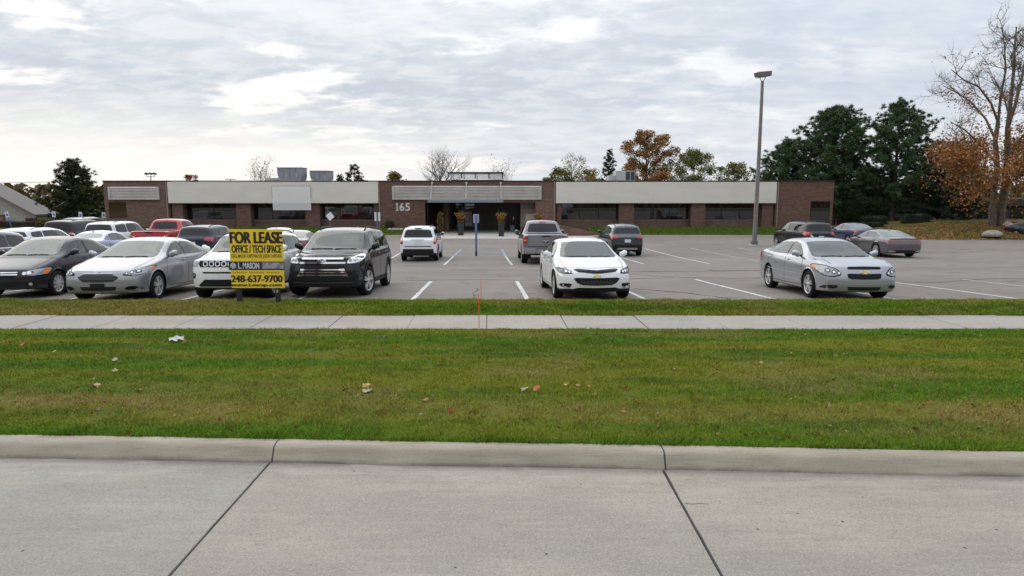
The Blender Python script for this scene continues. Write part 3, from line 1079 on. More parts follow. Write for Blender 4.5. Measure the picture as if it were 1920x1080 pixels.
# house number, letters with feet and stems like the serif original
def text_mesh(s, size, bold=0.0, sx=1.0, depth=0.002):
    cu = bpy.data.curves.new("txt", "FONT")
    cu.body = s
    cu.size = size
    cu.offset = bold
    cu.extrude = depth
    cu.align_x = "LEFT"
    ob = bpy.data.objects.new("txt", cu)
    COL.objects.link(ob)
    dg = bpy.context.evaluated_depsgraph_get()
    me = bpy.data.meshes.new_from_object(ob.evaluated_get(dg))
    bpy.data.objects.remove(ob)
    bpy.data.curves.remove(cu)
    co = np.array([v.co[:] for v in me.vertices])
    return me, co


def lettering(s, x0, x1, z0, z1, y, mat, parent, bold=0.0, name="lettering", depth=0.004, spread=0.0):
    """text stretched to fill a rectangle on a wall facing -y"""
    me, co = text_mesh(s, 1.0, bold, depth=0.5)
    if spread:          # heavier strokes: further copies set a little aside and a hair deeper
        bm = bmesh.new()
        for i, dx in enumerate((-spread, 0.0, spread)):
            m2 = me.copy()
            c2 = co.copy(); c2[:, 0] += dx; c2[:, 2] -= .08 * i
            m2.vertices.foreach_set("co", c2.astype(np.float32).ravel())
            bm.from_mesh(m2); bpy.data.meshes.remove(m2)
        bm.to_mesh(me); bm.free()
        co = np.array([v.co[:] for v in me.vertices])
    mn, mx = co.min(0), co.max(0)
    n = np.empty_like(co)
    n[:, 0] = x0 + (co[:, 0] - mn[0]) / (mx[0] - mn[0]) * (x1 - x0)
    n[:, 2] = z0 + (co[:, 1] - mn[1]) / (mx[1] - mn[1]) * (z1 - z0)
    n[:, 1] = y - (co[:, 2] + 0.5) * depth
    me.vertices.foreach_set("co", n.astype(np.float32).ravel())
    me.materials.clear()
    me.materials.append(mat)
    me.update()
    return link_obj(name, me, parent)


M_NUM = principled("white numeral", (0.62, 0.60, 0.58), 0.5)
nx0, nx1, nz0, nz1 = X(742), X(768.5), Z(395.5), Z(380.5)
w3 = (nx1 - nx0)
mb = MB()
yn = BY - 0.03
# 1
c1 = nx0 + 0.12
mb.box(c1 - .055, c1 + .055, yn, yn + .028, nz0, nz1)
mb.box(c1 - .13, c1 + .13, yn + .001, yn + .027, nz0 - .001, nz0 + .045)
mb.prism([(c1 - .14, nz1 - .12), (c1 - .05, nz1 - .001), (c1 - .05, nz1 - .07), (c1 - .13, nz1 - .15)], "y", yn + .002, yn + .026)
one = mb.build("numeral", M_NUM, bld)
lettering("6", nx0 + 0.32, nx0 + 0.75, nz0, nz1, yn + .028, M_NUM, bld, 0.022, "numeral", .026)
lettering("5", nx0 + 0.83, nx1, nz0, nz1, yn + .028, M_NUM, bld, 0.022, "numeral", .026)
# translucent blank sign sheet hung over the left fascia
M_SHEET = bpy.data.materials.new("translucent white sheet")
M_SHEET.use_nodes = True
t = NT(M_SHEET.node_tree)
o_ = t.n("ShaderNodeOutputMaterial"); mx = t.n("ShaderNodeMixShader"); tr = t.n("ShaderNodeBsdfTransparent"); df = t.n("ShaderNodeBsdfDiffuse")
df.inputs[0].default_value = (0.90, 0.90, 0.89, 1); mx.inputs[0].default_value = 0.62
t.l(tr.outputs[0], mx.inputs[1]); t.l(df.outputs[0], mx.inputs[2]); t.l(mx.outputs[0], o_.inputs[0])
sg = tag(MB().add([(X(512.5), BY - .16, Z(394)), (X(584), BY - .16, Z(394)), (X(584), BY - .16, Z(349)), (X(512.5), BY - .16, Z(349))], [(0, 1, 2, 3)]).build(
    "banner_sheet", M_SHEET, fixn=False), "blank translucent white sheet hanging from the pale fascia left of the entrance", "banner")
e = .012
MB().box(X(512.5) - e, X(584) + e, BY - .17, BY - .15, Z(349), Z(349) + .025).box(X(512.5) - .02, X(512.5), BY - .17, BY - .15, Z(372), Z(349)).box(
    X(584), X(584) + .02, BY - .17, BY - .15, Z(372), Z(349)).build("hem", principled("dark hem", (.12, .12, .12), .7), sg)

# rooftop plant
M_HVAC = nmat("grey plant casing", lambda t, v, b: (t.l(t.mix(t.ss(t.noise(v, 1.5, 4), .4, .7), (0.235, 0.235, 0.26), (0.285, 0.285, 0.31)), b.inputs["Base Color"])), "World")
M_HVAC2 = principled("pale plant casing", (0.42, 0.44, 0.42), 0.5)
M_GRILL = principled("dark louvre", (0.035, 0.037, 0.042), 0.6)


def roof_unit(px0, px1, py0, y, label, top=None, style=0, depth=2.2):
    x0, x1 = survey(px0, 330, y).x, survey(px1, 330, y).x
    z1 = survey(960, py0, y).z
    z0 = ZT - 0.07
    t_ = thing("rooftop_unit", label, "rooftop unit", ((x0 + x1) / 2, y, z0))
    w, h = (x1 - x0) / 2, z1 - z0
    MB().box(-w * .9, w * .9, .2, depth - .2, 0, .22).build("curb", M_HVAC2 if style else M_GRILL, t_)
    if style == 0:
        mb = MB()
        mb.prism([(-w, h), (w, h), (w, h * .55), (w * .94, .32), (-w * .88, .32), (-w, h * .62)], "y", 0, depth)
        mb.build("casing", M_HVAC, t_)
        MB().bbox(-w - .05, w + .05, -.05, depth + .05, h, h + .06, .015).build("lid", M_HVAC, t_)
        MB().bbox(-w * .86, w * .92, -.03, depth * .9, .10, .30, .02).build("drain_pan", M_HVAC2, t_)
        for q in (-.25, .55):
            MB().bbox(w * q - .05, w * q + .05, -.03, -.002, h * .35, h * .62, .005).build("access_handle", M_HVAC2, t_)
        for q in (-.5, .0, .5):
            MB().box(w * q - .008, w * q + .008, -.008, -.001, .34, h - .02).build("panel_seam", M_GRILL, t_)
    elif style == 1:
        MB().bbox(-w, w, 0, depth, .2, h, .02).build("casing", M_HVAC2, t_)
        for q in range(2):
            a = -.02 * w + q * .5 * w
            lo = MB().box(a + .05, a + .46 * w, -.03, -.002, .28, h - .08).build("louvre", M_GRILL, t_)
            for s in range(7):
                zz = .32 + (h - .45) * s / 7
                MB().prism([(-.05, zz), (-.031, zz), (-.031, zz + .05)], "x", a + .06, a + .45 * w).build("slat", M_GRILL, lo)
        MB().bbox(-w * 1.7, -w - .01, .3, depth * .8, .2, h * .62, .02).build("intake_hood", M_HVAC2, t_)
    else:
        MB().prism([(-w, .1), (w, .1), (w * .8, h), (-w * .8, h)], "y", 0, depth).build("casing", M_HVAC2, t_)
    return t_


roof_unit(520, 566, 315, BY + 7, depth=1.7, label="tall grey rooftop air handler with tapered casing, larger of the pair")
roof_unit(581, 617, 321, BY + 8, depth=1.7, label="squarer grey rooftop air handler, smaller of the pair")
roof_unit(496, 521, 333.5, BY + 8, "low pale roof vent box beside the tall grey air handler", style=2)
roof_unit(1155, 1191, 320, BY + 7, "pale rooftop unit with two dark louvres above the right fascia", style=1)

# low sloping brick wall and planting bed right of the entrance
w_ = MB().prism([(3.72, -.80), (7.75, -.83), (7.75, -.68), (3.72, .12)], "y", 54.8, 55.05).build("retaining_wall", M_BRICK)
struct(MB().prism([(3.74, -.80), (7.70, -.83), (7.70, -.72), (3.74, .06)], "y", 55.06, 58.9).build("mulch_bed", principled("bark mulch", (.075, .045, .03), .95)))
tag(w_, "low brick wall sloping down beside the entrance paving", "wall")

# ------------------------------------------------------------------ vehicles
M_TYRE = principled("tyre rubber", (0.014, 0.014, 0.015), 0.85, spec=.2)
M_RIM = principled("alloy", (0.62, 0.62, 0.63), 0.30, 0.55)
M_RIMD = principled("brake shadow grey", (0.03, 0.03, 0.032), 0.6, 0.3)
M_PLAS = principled("black plastic trim", (0.014, 0.014, 0.015), 0.6, spec=.25)
M_GLOSSB = principled("gloss black", (0.006, 0.006, 0.007), 0.35, 0, 0.0, spec=.22)
M_CHROME = principled("chrome", (0.72, 0.72, 0.74), 0.12, 1.0)
M_CGLASS = principled("windscreen glass", (0.085, 0.115, 0.105), 0.03, 0.0, 0.0, 1.95)
M_SGLASS = principled("side glass", (0.040, 0.052, 0.050), 0.03, 0.0, 0.0, 1.6)
M_PGLASS = principled("privacy glass", (0.008, 0.009, 0.011), 0.03, 0.0, 0.0, 1.45)
def _glass(name, tint, ior):
    m = bpy.data.materials.new(name)
    m.use_nodes = True
    t = NT(m.node_tree)
    o = t.n("ShaderNodeOutputMaterial"); mx = t.n("ShaderNodeMixShader"); tr = t.n("ShaderNodeBsdfTransparent"); gl = t.n("ShaderNodeBsdfGlossy"); fr = t.n("ShaderNodeFresnel")
    tr.inputs[0].default_value = (*tint, 1); gl.inputs["Roughness"].default_value = 0.02; gl.inputs[0].default_value = (.93, .98, .95, 1)
    fr.inputs[0].default_value = ior
    t.l(fr.outputs[0], mx.inputs[0]); t.l(tr.outputs[0], mx.inputs[1]); t.l(gl.outputs[0], mx.inputs[2]); t.l(mx.outputs[0], o.inputs[0])
    return m


M_TGLASS = _glass("clear windscreen glass", (.50, .58, .53), 2.0)
M_TSIDE = _glass("clear side glass", (.48, .55, .52), 1.7)
M_TPRIV = _glass("dark tinted glass", (.10, .11, .12), 1.5)
M_SEAT = principled("seat cloth", (.045, .043, .042), .9)
M_LINING = principled("cabin lining", (.10, .095, .088), .9)
M_LAMP = principled("headlamp lens", (0.33, 0.34, 0.36), 0.08, 0.3, 1.0)
M_LAMPD = principled("dark headlamp", (0.03, 0.03, 0.033), 0.15, 0.0, 0.25)
M_LAMPW = principled("lamp reflector", (0.85, 0.86, 0.88), 0.15, 0.6, 1.0)
M_AMBER = principled("amber lens", (0.75, 0.22, 0.03), 0.2, 0, 1.0)
M_RED = principled("red lens", (0.42, 0.012, 0.016), 0.16, 0, 1.0)
M_REDL = principled("pale red lens", (0.62, 0.28, 0.25), 0.16, 0, 1.0)
M_UNDER = principled("underbody", (0.012, 0.012, 0.012), 0.9)
M_GOLD = principled("gold emblem", (0.65, 0.42, 0.12), 0.3, 0.8)
M_OVAL = principled("blue emblem", (0.03, 0.07, 0.25), 0.25, 0.2, 1.0)
M_PLATE = principled("number plate", (0.62, 0.65, 0.70), 0.4)
M_SEAM = principled("panel gap", (0.02, 0.02, 0.022), 0.8)


def paint(name, col, metal=0.35, rough=0.32):
    dark = max(col) < .05
    return principled("paint " + name, col, rough, 0.0 if dark else metal, 0.55 if dark else 0.9, spec=.2 if dark else .5)


def interp(pts, d):
    return float(np.interp(d, [p[0] for p in pts], [p[1] for p in pts]))


def chaikin(poly, it=2, w=0.2):
    for _ in range(it):
        out = []
        n = len(poly)
        for i in range(n):
            a, b = np.array(poly[i], float), np.array(poly[(i + 1) % n], float)
            out.append(tuple(a + (b - a) * w))
            out.append(tuple(a + (b - a) * (1 - w)))
        poly = out
    return poly


class Car:
    def __init__(self, name, label, cat, S, group=None, level=2):
        self.S = S
        self.L, self.W, self.H = S["L"], S["W"], S["H"]
        self.group = group
        self.root = thing(name, label, cat, group=group)
        self.level = level
        self.shell()

    # ---- body shell: cage of cross-sections, subdivided, wheel arches cut
    def shell(self):
        S, L = self.S, self.L
        hw0 = self.W / 2
        top, belt = S["top"], S["belt"]
        H = max(p[1] for p in top)
        st = sorted(set([0.0, L] + [p[0] for p in top] + list(S.get("st", []))))
        ds = [st[0]]
        for d in st[1:]:
            gap = d - ds[-1]
            n = int(math.ceil(gap / 0.34))
            for k in range(1, n + 1):
                ds.append(ds[-1] + (d - ds[-1]) / (n - k + 1) if k < n else d)
        zb = S.get("zb", 0.2)
        plan = S.get("plan", [(0, .86), (.25, .94), (.7, .985), (1.3, 1.0), (L - 1.5, 1.0), (L - .6, .975), (L - .15, .92), (L, .88)])
        sF, sR = S.get("sweepF", .24), S.get("sweepR", .16)
        nose = S.get("nose", [(.2, .06), (.35, .0), (.55, .0), (.75, .07), (1.1, .16)])
        tail = S.get("tail", [(.2, .10), (.4, .02), (.6, .0), (.9, .05), (1.2, .10)])
        rw = S.get("roofw", hw0 * .70)
        NS = S.get("side", [(0, .93), (.055, .975), (.42, 1.0), (.80, .995), (1.0, .955)])
        rings = []
        for d in ds:
            T, B = interp(top, d), interp(belt, d)
            B = min(B, T - .015)
            hw = hw0 * interp(plan, d)
            zbb = zb + S.get("kickF", .03) * max(0, 1 - d / .5) + S.get("kickR", .06) * max(0, 1 - (L - d) / .6)
            g = max(0.0, min(1.0, (T - B - .10) / (H - B - .10)))
            sidep = [(hw * m, zbb + (B - zbb) * fr) for fr, m in NS]
            shy = sidep[-1][0]

            def lp(a, b):
                return (a[0] + (b[0] - a[0]) * g, a[1] + (b[1] - a[1]) * g)
            dT = T - B
            p5 = lp((shy * .955, B + dT * .55), (hw * .925, B + .03))
            p6 = lp((shy * .74, T - dT * .10), (rw + .015, T - .065))
            p7 = lp((shy * .40, T - dT * .03), (rw * .68, T - .016))
            topp = [sidep[-1], p5, p6, p7, (0.0, T)]
            rings.append((d, sidep, topp, zbb))
        verts, faces, vid = [], [], {}

        def disp(d, y, z):
            wF = max(0.0, 1 - d / 1.15)
            wR = max(0.0, 1 - (L - d) / 1.0)
            q = min(1.0, abs(y) / hw0)
            dd = d + wF * (sF * q ** 2.6 + interp(nose, z))
            dd = dd - wR * (sR * q ** 2.6 + interp(tail, z))
            return (L / 2 - dd, y, z)

        def V(key, p):
            if key not in vid:
                vid[key] = len(verts)
                verts.append(p)
            return vid[key]
        ncol = 9
        NSn = len(NS)

        def ringv(i, kind, a, b=0):
            d, sidep, topp, zbb = rings[i]
            if kind == "s":            # side: a row, b sign
                if a == NSn - 1:
                    return ringv(i, "t", 0 if b > 0 else 8)
                if a == 0:
                    return ringv(i, "b", 0 if b > 0 else 8)
                y, z = sidep[a]
                return V((i, "s", a, b), disp(d, y * b, z))
            if kind == "t":
                y, z = topp[a] if a <= 4 else topp[8 - a]
                return V((i, "t", a), disp(d, y if a <= 4 else -y, z))
            if kind == "b":
                yy = sidep[0][0]
                fr = [1, .8, .55, .28, 0, -.28, -.55, -.8, -1][a]
                return V((i, "b", a), disp(d, yy * fr, zbb))
        n = len(rings)
        for i in range(n - 1):
            for a in range(8):
                faces.append((ringv(i, "t", a), ringv(i + 1, "t", a), ringv(i + 1, "t", a + 1), ringv(i, "t", a + 1)))
                faces.append((ringv(i, "b", a + 1), ringv(i + 1, "b", a + 1), ringv(i + 1, "b", a), ringv(i, "b", a)))
            for a in range(NSn - 1):
                faces.append((ringv(i, "s", a, 1), ringv(i + 1, "s", a, 1), ringv(i + 1, "s", a + 1, 1), ringv(i, "s", a + 1, 1)))
                faces.append((ringv(i, "s", a + 1, -1), ringv(i + 1, "s", a + 1, -1), ringv(i + 1, "s", a, -1), ringv(i, "s", a, -1)))

        def capv(i, row, col):
            if row == NSn - 1:
                return ringv(i, "t", col)
            if row == 0:
                return ringv(i, "b", col)
            if col == 0:
                return ringv(i, "s", row, 1)
            if col == 8:
                return ringv(i, "s", row, -1)
            d, sidep, topp, zbb = rings[i]
            fr = [1, .8, .55, .28, 0, -.28, -.55, -.8, -1][col]
            y, z = sidep[row]
            return V((i, "c", row, col), disp(d, y * fr, z))
        for r in range(NSn - 1):
            for c in range(8):
                faces.append((capv(0, r, c), capv(0, r + 1, c), capv(0, r + 1, c + 1), capv(0, r, c + 1)))
                faces.append((capv(n - 1, r, c + 1), capv(n - 1, r + 1, c + 1), capv(n - 1, r + 1, c), capv(n - 1, r, c)))
        me = mesh_from("cage", verts, faces)
        bm = bmesh.new(); bm.from_mesh(me)
        bmesh.ops.recalc_face_normals(bm, faces=bm.faces)
        cl = bm.edges.layers.float.new("crease_edge")
        sill = S.get("crease", .55)
        byk = {v: k for k, v in vid.items()}
        bm.verts.ensure_lookup_table()
        for e in bm.edges:
            k0, k1 = byk[e.verts[0].index], byk[e.verts[1].index]
            if k0[0] != k1[0] and k0[1] == "t" and k1[1] == "t" and k0[2] == k1[2] and k0[2] in (0, 8):
                e[cl] = sill
            if k0[0] != k1[0] and k0[1] == "t" and k1[1] == "t" and k0[2] == k1[2] and k0[2] in (2, 6):
                e[cl] = .30
            if k0[0] != k1[0] and k0[1] == "s" and k1[1] == "s" and k0[2] == k1[2] == NSn - 2:
                e[cl] = .35
            if k0[0] != k1[0] and k0[1] == "s" and k1[1] == "s" and k0[2] == k1[2] == 1:
                e[cl] = .4
            if k0[0] == k1[0] and k0[0] in (0, n - 1) and k0[1] == "t" and k1[1] == "t":
                e[cl] = S.get("capcrease", .35)
        bm.to_mesh(me); bm.free()
        ob = bpy.data.objects.new("tmp", me)
        COL.objects.link(ob)
        md = ob.modifiers.new("s", "SUBSURF")
        md.levels = md.render_levels = self.level
        dg = bpy.context.evaluated_depsgraph_get()
        fine = bpy.data.meshes.new_from_object(ob.evaluated_get(dg))
        bpy.data.objects.remove(ob)
        cf = np.array([v.co[:] for v in fine.vertices])
        mn_, mx_ = cf.min(0), cf.max(0)          # the smoothed cage is a little small: bring it to size
        cf[:, 0] = (cf[:, 0] - (mn_[0] + mx_[0]) / 2) * L / (mx_[0] - mn_[0])
        cf[:, 1] *= self.W / (mx_[1] - mn_[1])
        cf[:, 2] = zb + (cf[:, 2] - mn_[2]) * (self.H - zb) / (mx_[2] - mn_[2])
        fine.vertices.foreach_set("co", cf.astype(np.float32).ravel())
        fine.update()
        self.bvh_full = BVHTree.FromPolygons([v.co[:] for v in fine.vertices], [p.vertices[:] for p in fine.polygons])
        # wheel arches
        tr = S["tr"]
        R = tr + S.get("archgap", .055)
        xs = [L / 2 - S["fo"], L / 2 - S["fo"] - S["wb"]]
        self.axles = xs
        co = np.array([v.co[:] for v in fine.vertices])
        cell = .045 if self.level > 2 else .075
        bm = bmesh.new(); bm.from_mesh(fine)
        bm.verts.ensure_lookup_table()
        zc = tr
        kill = []
        for x0 in xs:
            for v in bm.verts:
                if abs(v.co.y) < hw0 * .72 or v.co.z > zc + R + .1:
                    continue
                dx, dz = v.co.x - x0, v.co.z - zc
                r = math.hypot(dx, dz)
                if 1e-6 < r and abs(r - R) < cell * .62:
                    v.co.x, v.co.z = x0 + dx / r * R, zc + dz / r * R
            for f in bm.faces:
                c = f.calc_center_median()
                if abs(c.y) > hw0 * .60 and math.hypot(c.x - x0, c.z - zc) < R * .985:
                    kill.append(f)
        bmesh.ops.delete(bm, geom=list(set(kill)), context="FACES")
        mats = [S["paint"], M_PLAS, M_UNDER]
        clad = S.get("clad", zb + .03)
        for f in bm.faces:
            c = f.calc_center_median()
            f.smooth = True
            if f.normal.z < -.75 and c.z < zb + .16:
                f.material_index = 2
            elif c.z < (max(clad, S.get("cladF", 0)) if c.x > L / 2 - .62 else clad):
                f.material_index = 1
        bm.to_mesh(fine); bm.free()
        for m in mats:
            fine.materials.append(m)
        fine.name = "body"
        self.body = link_obj("body", fine, self.root)
        self.bvh = self.bvh_full
        for x0 in xs:
            for s in (-1, 1):
                mb = MB()
                yo, yi = s * (hw0 - .05), s * (hw0 - .42)
                m_ = 14
                v, f = [], []
                for k in range(m_ + 1):
                    a = math.pi * (-.12 + 1.24 * k / m_)
                    for y in (yo, yi):
                        v.append((x0 + math.cos(a) * (R + .004), y, zc + math.sin(a) * (R + .004)))
                for k in range(m_):
                    f.append((2 * k, 2 * k + 1, 2 * k + 3, 2 * k + 2))
                f.append(tuple(2 * k + 1 for k in range(m_ + 1)))
                mb.add(v, f)
                mb.build("wheel_well", M_UNDER, self.root, fixn=False)
        if S.get("archtrim"):
            for x0 in xs:
                for s in (-1, 1):
                    pts = []
                    for k in range(25):
                        a = math.pi * (-.16 + 1.32 * k / 24)
                        pts.append((L / 2 - (x0 + math.cos(a) * (R + .035)), zc + math.sin(a) * (R + .035)))
                    self.ribbon(pts, "L" if s > 0 else "R", .075, .012, M_PLAS, "arch_trim")
        self.wheels()

    def wheels(self):
        S = self.S
        tr, tw = S["tr"], S.get("tw", .22)
        rr = S.get("rim", tr * .66)
        key = (round(tr, 3), round(rr, 3), S.get("spokes", 5), S.get("rimstyle", 0))
        if key not in Car.WH:
            t = tw / 2
            mb = MB().lathe([(rr * .98, -t * .80), (rr * 1.02, -t), (tr * .93, -t), (tr * .985, -t * .82), (tr, -t * .5), (tr, t * .5), (tr * .985, t * .82), (tr * .93, t),
                             (rr * 1.02, t), (rr * .98, t * .80)], 40, "y")
            tyre = mesh_from("tyre", mb.v, mb.f, [M_TYRE], True)
            mb = MB()
            mb.lathe([(rr * 1.015, t * .86), (rr * .99, t * .93), (rr * .93, t * .86), (rr * .90, t * .2)], 40, "y", mi=0)
            mb.lathe([(rr * .92, t * .15), (.001, t * .15)], 40, "y", mi=1)
            ns, style = S.get("spokes", 5), S.get("rimstyle", 0)
            for k in range(ns):
                a0 = 2 * math.pi * k / ns + math.pi / 2
                offs = (-.17, .17) if style == 1 else (0,)
                for o in offs:
                    r0, r1 = rr * .12, rr * .97
                    wi, wo = (rr * .075, rr * .085) if style == 1 else (rr * .12, rr * .17)
                    if style == 2:
                        wi, wo = rr * .05, rr * .075
                    a1 = a0 + o
                    ca, sa = math.cos(a0 + o * .55), math.sin(a0 + o * .55)
                    cb, sb = math.cos(a1), math.sin(a1)
                    pa = Vector((ca * r0, 0, sa * r0)); pb = Vector((cb * r1, 0, sb * r1))
                    dd = (pb - pa).normalized(); nn = Vector((-dd.z, 0, dd.x))
                    ya, yb_, yk = t * .92, t * .84, t * .45
                    v = [pa - nn * wi, pa + nn * wi, pb + nn * wo, pb - nn * wo]
                    vv = [(p.x, (ya if i < 2 else yb_), p.z) for i, p in enumerate(v)] + [(p.x, yk, p.z) for p in v]
                    mb.add(vv, [(0, 1, 2, 3), (0, 4, 5, 1), (1, 5, 6, 2), (2, 6, 7, 3), (3, 7, 4, 0)], 0)
            mb.lathe([(rr * .20, t * .5), (rr * .20, t * .93), (rr * .16, t * .98), (.001, t * .98)], 16, "y", mi=0)
            rimm = mesh_from("rim", mb.v, mb.f, [S.get("rimmat", M_RIM), M_RIMD], False, mb.m)
            bm = bmesh.new(); bm.from_mesh(rimm); bmesh.ops.recalc_face_normals(bm, faces=bm.faces); bm.to_mesh(rimm); bm.free()
            Car.WH[key] = (tyre, rimm)
        tyre, rimm = Car.WH[key]
        for i, x0 in enumerate(self.axles):
            for s in (-1, 1):
                w = link_obj("wheel", None, self.root, (x0, s * (self.W / 2 - .012 - tw / 2), tr))
                w.rotation_euler = (0, 0, 0 if s > 0 else math.pi)
                if i == 0 and S.get("steer"):
                    w.rotation_euler = (0, 0, (0 if s > 0 else math.pi) + rad(S["steer"]))
                link_obj("tyre", tyre, w)
                link_obj("rim", rimm, w)

    # ---- features laid on the shell
    def frame(self, ax):
        """ray origin plane, direction, 2-D -> 3-D"""
        L = self.L
        if ax == "F":
            return Vector((-1, 0, 0)), lambda p: Vector((9, p[0], p[1]))
        if ax == "B":
            return Vector((1, 0, 0)), lambda p: Vector((-9, p[0], p[1]))
        if ax == "L":
            return Vector((0, -1, 0)), lambda p: Vector((L / 2 - p[0], 9, p[1]))
        if ax == "R":
            return Vector((0, 1, 0)), lambda p: Vector((L / 2 - p[0], -9, p[1]))
        if ax == "T":
            return Vector((0, 0, -1)), lambda p: Vector((L / 2 - p[0], p[1], 9))
        a = rad(ax)   # azimuth of the outside viewer; 2-D = (s, z)
        nrm = Vector((math.cos(a), math.sin(a), 0))
        tt = Vector((-math.sin(a), math.cos(a), 0))
        return -nrm, lambda p: nrm * 9 + tt * p[0] + Vector((0, 0, p[1]))

    def hit(self, ax, p):
        d, f = self.frame(ax)
        o = f(p)
        loc, nor, _, _ = self.bvh_full.ray_cast(o, d, 30)
        if loc is None:
            loc, nor, _, _ = self.bvh_full.find_nearest(o + d * 8.2)
        if nor.dot(d) > 0:
            nor = -nor
        return loc, nor

    def decal(self, poly, ax, mat, name, off=.006, res=.07, parent=None, smooth_it=0, sw=.2, thick=.012):
        if smooth_it:
            poly = chaikin(poly, smooth_it, sw)
        b = []
        n = len(poly)
        for i in range(n):
            a, c = Vector(poly[i]), Vector(poly[(i + 1) % n])
            m = max(1, int((c - a).length / res))
            for k in range(m):
                b.append(a.lerp(c, k / m))
        nb = len(b)
        pts = list(b)
        xs, ys = [p.x for p in b], [p.y for p in b]
        x = min(xs) + res * .5
        while x < max(xs):
            y = min(ys) + res * .5
            while y < max(ys):
                ins = False
                j = nb - 1
                for i in range(nb):
                    if (b[i].y > y) != (b[j].y > y) and x < (b[j].x - b[i].x) * (y - b[i].y) / (b[j].y - b[i].y + 1e-12) + b[i].x:
                        ins = not ins
                    j = i
                if ins and min((Vector((x, y)) - q).length for q in b) > res * .35:
                    pts.append(Vector((x, y)))
                y += res
            x += res
        r = delaunay_2d_cdt(pts, [(i, (i + 1) % nb) for i in range(nb)], [], 1, 1e-6)
        v2, fs = r[0], r[2]
        V, NRM = [], []
        for p in v2:
            loc, nor = self.hit(ax, p)
            V.append(loc + nor * off)
            NRM.append(nor)
        F = [tuple(f) for f in fs]
        # skirt so that the piece has thickness
        cnt = {}
        for f in F:
            for i in range(len(f)):
                e = (f[i], f[(i + 1) % len(f)])
                cnt[e] = 1
        m0 = len(V)
        V += [V[i] - NRM[i] * thick for i in range(m0)]
        for (a, c) in list(cnt):
            if (c, a) not in cnt:
                F.append((c, a, m0 + a, m0 + c))
        me = mesh_from(name, V, F, [mat], True)
        bm = bmesh.new(); bm.from_mesh(me)
        bmesh.ops.delete(bm, geom=[v for v in bm.verts if not v.link_faces], context="VERTS")
        d, _ = self.frame(ax)
        big = [f for f in bm.faces]
        s = sum(f.normal.dot(d) * f.calc_area() for f in big)
        if s > 0:
            bmesh.ops.reverse_faces(bm, faces=big)
        bm.to_mesh(me); bm.free()
        me.set_sharp_from_angle(angle=rad(40))
        return link_obj(name, me, parent or self.root)

    def both(self, poly, ax, mat, name, **k):
        """a piece on each side; poly for the car's left (+y)"""
        if ax in ("F", "B"):
            return [self.decal(poly, ax, mat, name, **k), self.decal([(-p[0], p[1]) for p in reversed(poly)], ax, mat, name, **k)]
        if ax == "L":
            return [self.decal(poly, "L", mat, name, **k), self.decal(poly, "R", mat, name, **k)]
        if ax == "T":
            return [self.decal(poly, "T", mat, name, **k), self.decal([(p[0], -p[1]) for p in poly], "T", mat, name, **k)]
        return [self.decal(poly, ax, mat, name, **k), self.decal([(-p[0], p[1]) for p in reversed(poly)], -ax, mat, name, **k)]

    def lens(self, pts3, ang, mat, name="headlight", rim=1.10, **k):
        """lamp unit: dark surround with the lens set into it"""
        cx = sum(p[0] for p in pts3) / len(pts3); cy = sum(p[1] for p in pts3) / len(pts3); cz = sum(p[2] for p in pts3) / len(pts3)
        big = [(cx + (p[0] - cx) * rim, cy + (p[1] - cy) * rim, cz + (p[2] - cz) * (rim + .08)) for p in pts3]
        hs = self.wrap(big, ang, M_GLOSSB, name, off=.006, smooth_it=1)
        a = rad(ang)
        poly = [(-math.sin(a) * (self.L / 2 - p[0]) + math.cos(a) * p[1], p[2]) for p in pts3]
        self.decal(poly, ang, mat, "lens", off=.011, smooth_it=1, parent=hs[0])
        self.decal([(-p[0], p[1]) for p in reversed(poly)], -ang, mat, "lens", off=.011, smooth_it=1, parent=hs[1])
        return hs

    def wrap(self, pts3, ang, mat, name, **k):
        """piece wrapping a front or rear corner; rough (d, y, z) points on the left side"""
        a = rad(ang)
        poly = [(-math.sin(a) * (self.L / 2 - p[0]) + math.cos(a) * p[1], p[2]) for p in pts3]
        return self.both(poly, ang, mat, name, **k)

    def ribbon(self, pts, ax, w, off, mat, name, parent=None):
        P = [Vector(p) for p in pts]
        V, F = [], []
        for i, p in enumerate(P):
            d = (P[min(i + 1, len(P) - 1)] - P[max(i - 1, 0)])
            d.normalize()
            nn = Vector((-d.y, d.x))
            for s in (-1, 1):
                loc, nor = self.hit(ax, p + nn * s * w / 2)
                V.append(loc + nor * off)
        for i in range(len(P) - 1):
            F.append((2 * i, 2 * i + 1, 2 * i + 3, 2 * i + 2))
        me = mesh_from(name, V, F, [mat], True)
        return link_obj(name, me, parent or self.root)

    def seam(self, pts, ax="L", w=.015, mat=None):
        out = []
        P = []
        for a, c in zip(pts[:-1], pts[1:]):
            n = max(1, int(math.dist(a, c) / .07))
            P += [(a[0] + (c[0] - a[0]) * k / n, a[1] + (c[1] - a[1]) * k / n) for k in range(n)]
        P.append(pts[-1])
        axs = ("L", "R") if ax == "L" else (ax,)
        for q in axs:
            out.append(self.ribbon(P, q, w, .002, mat or M_SEAM, "panel_gap"))
        return out

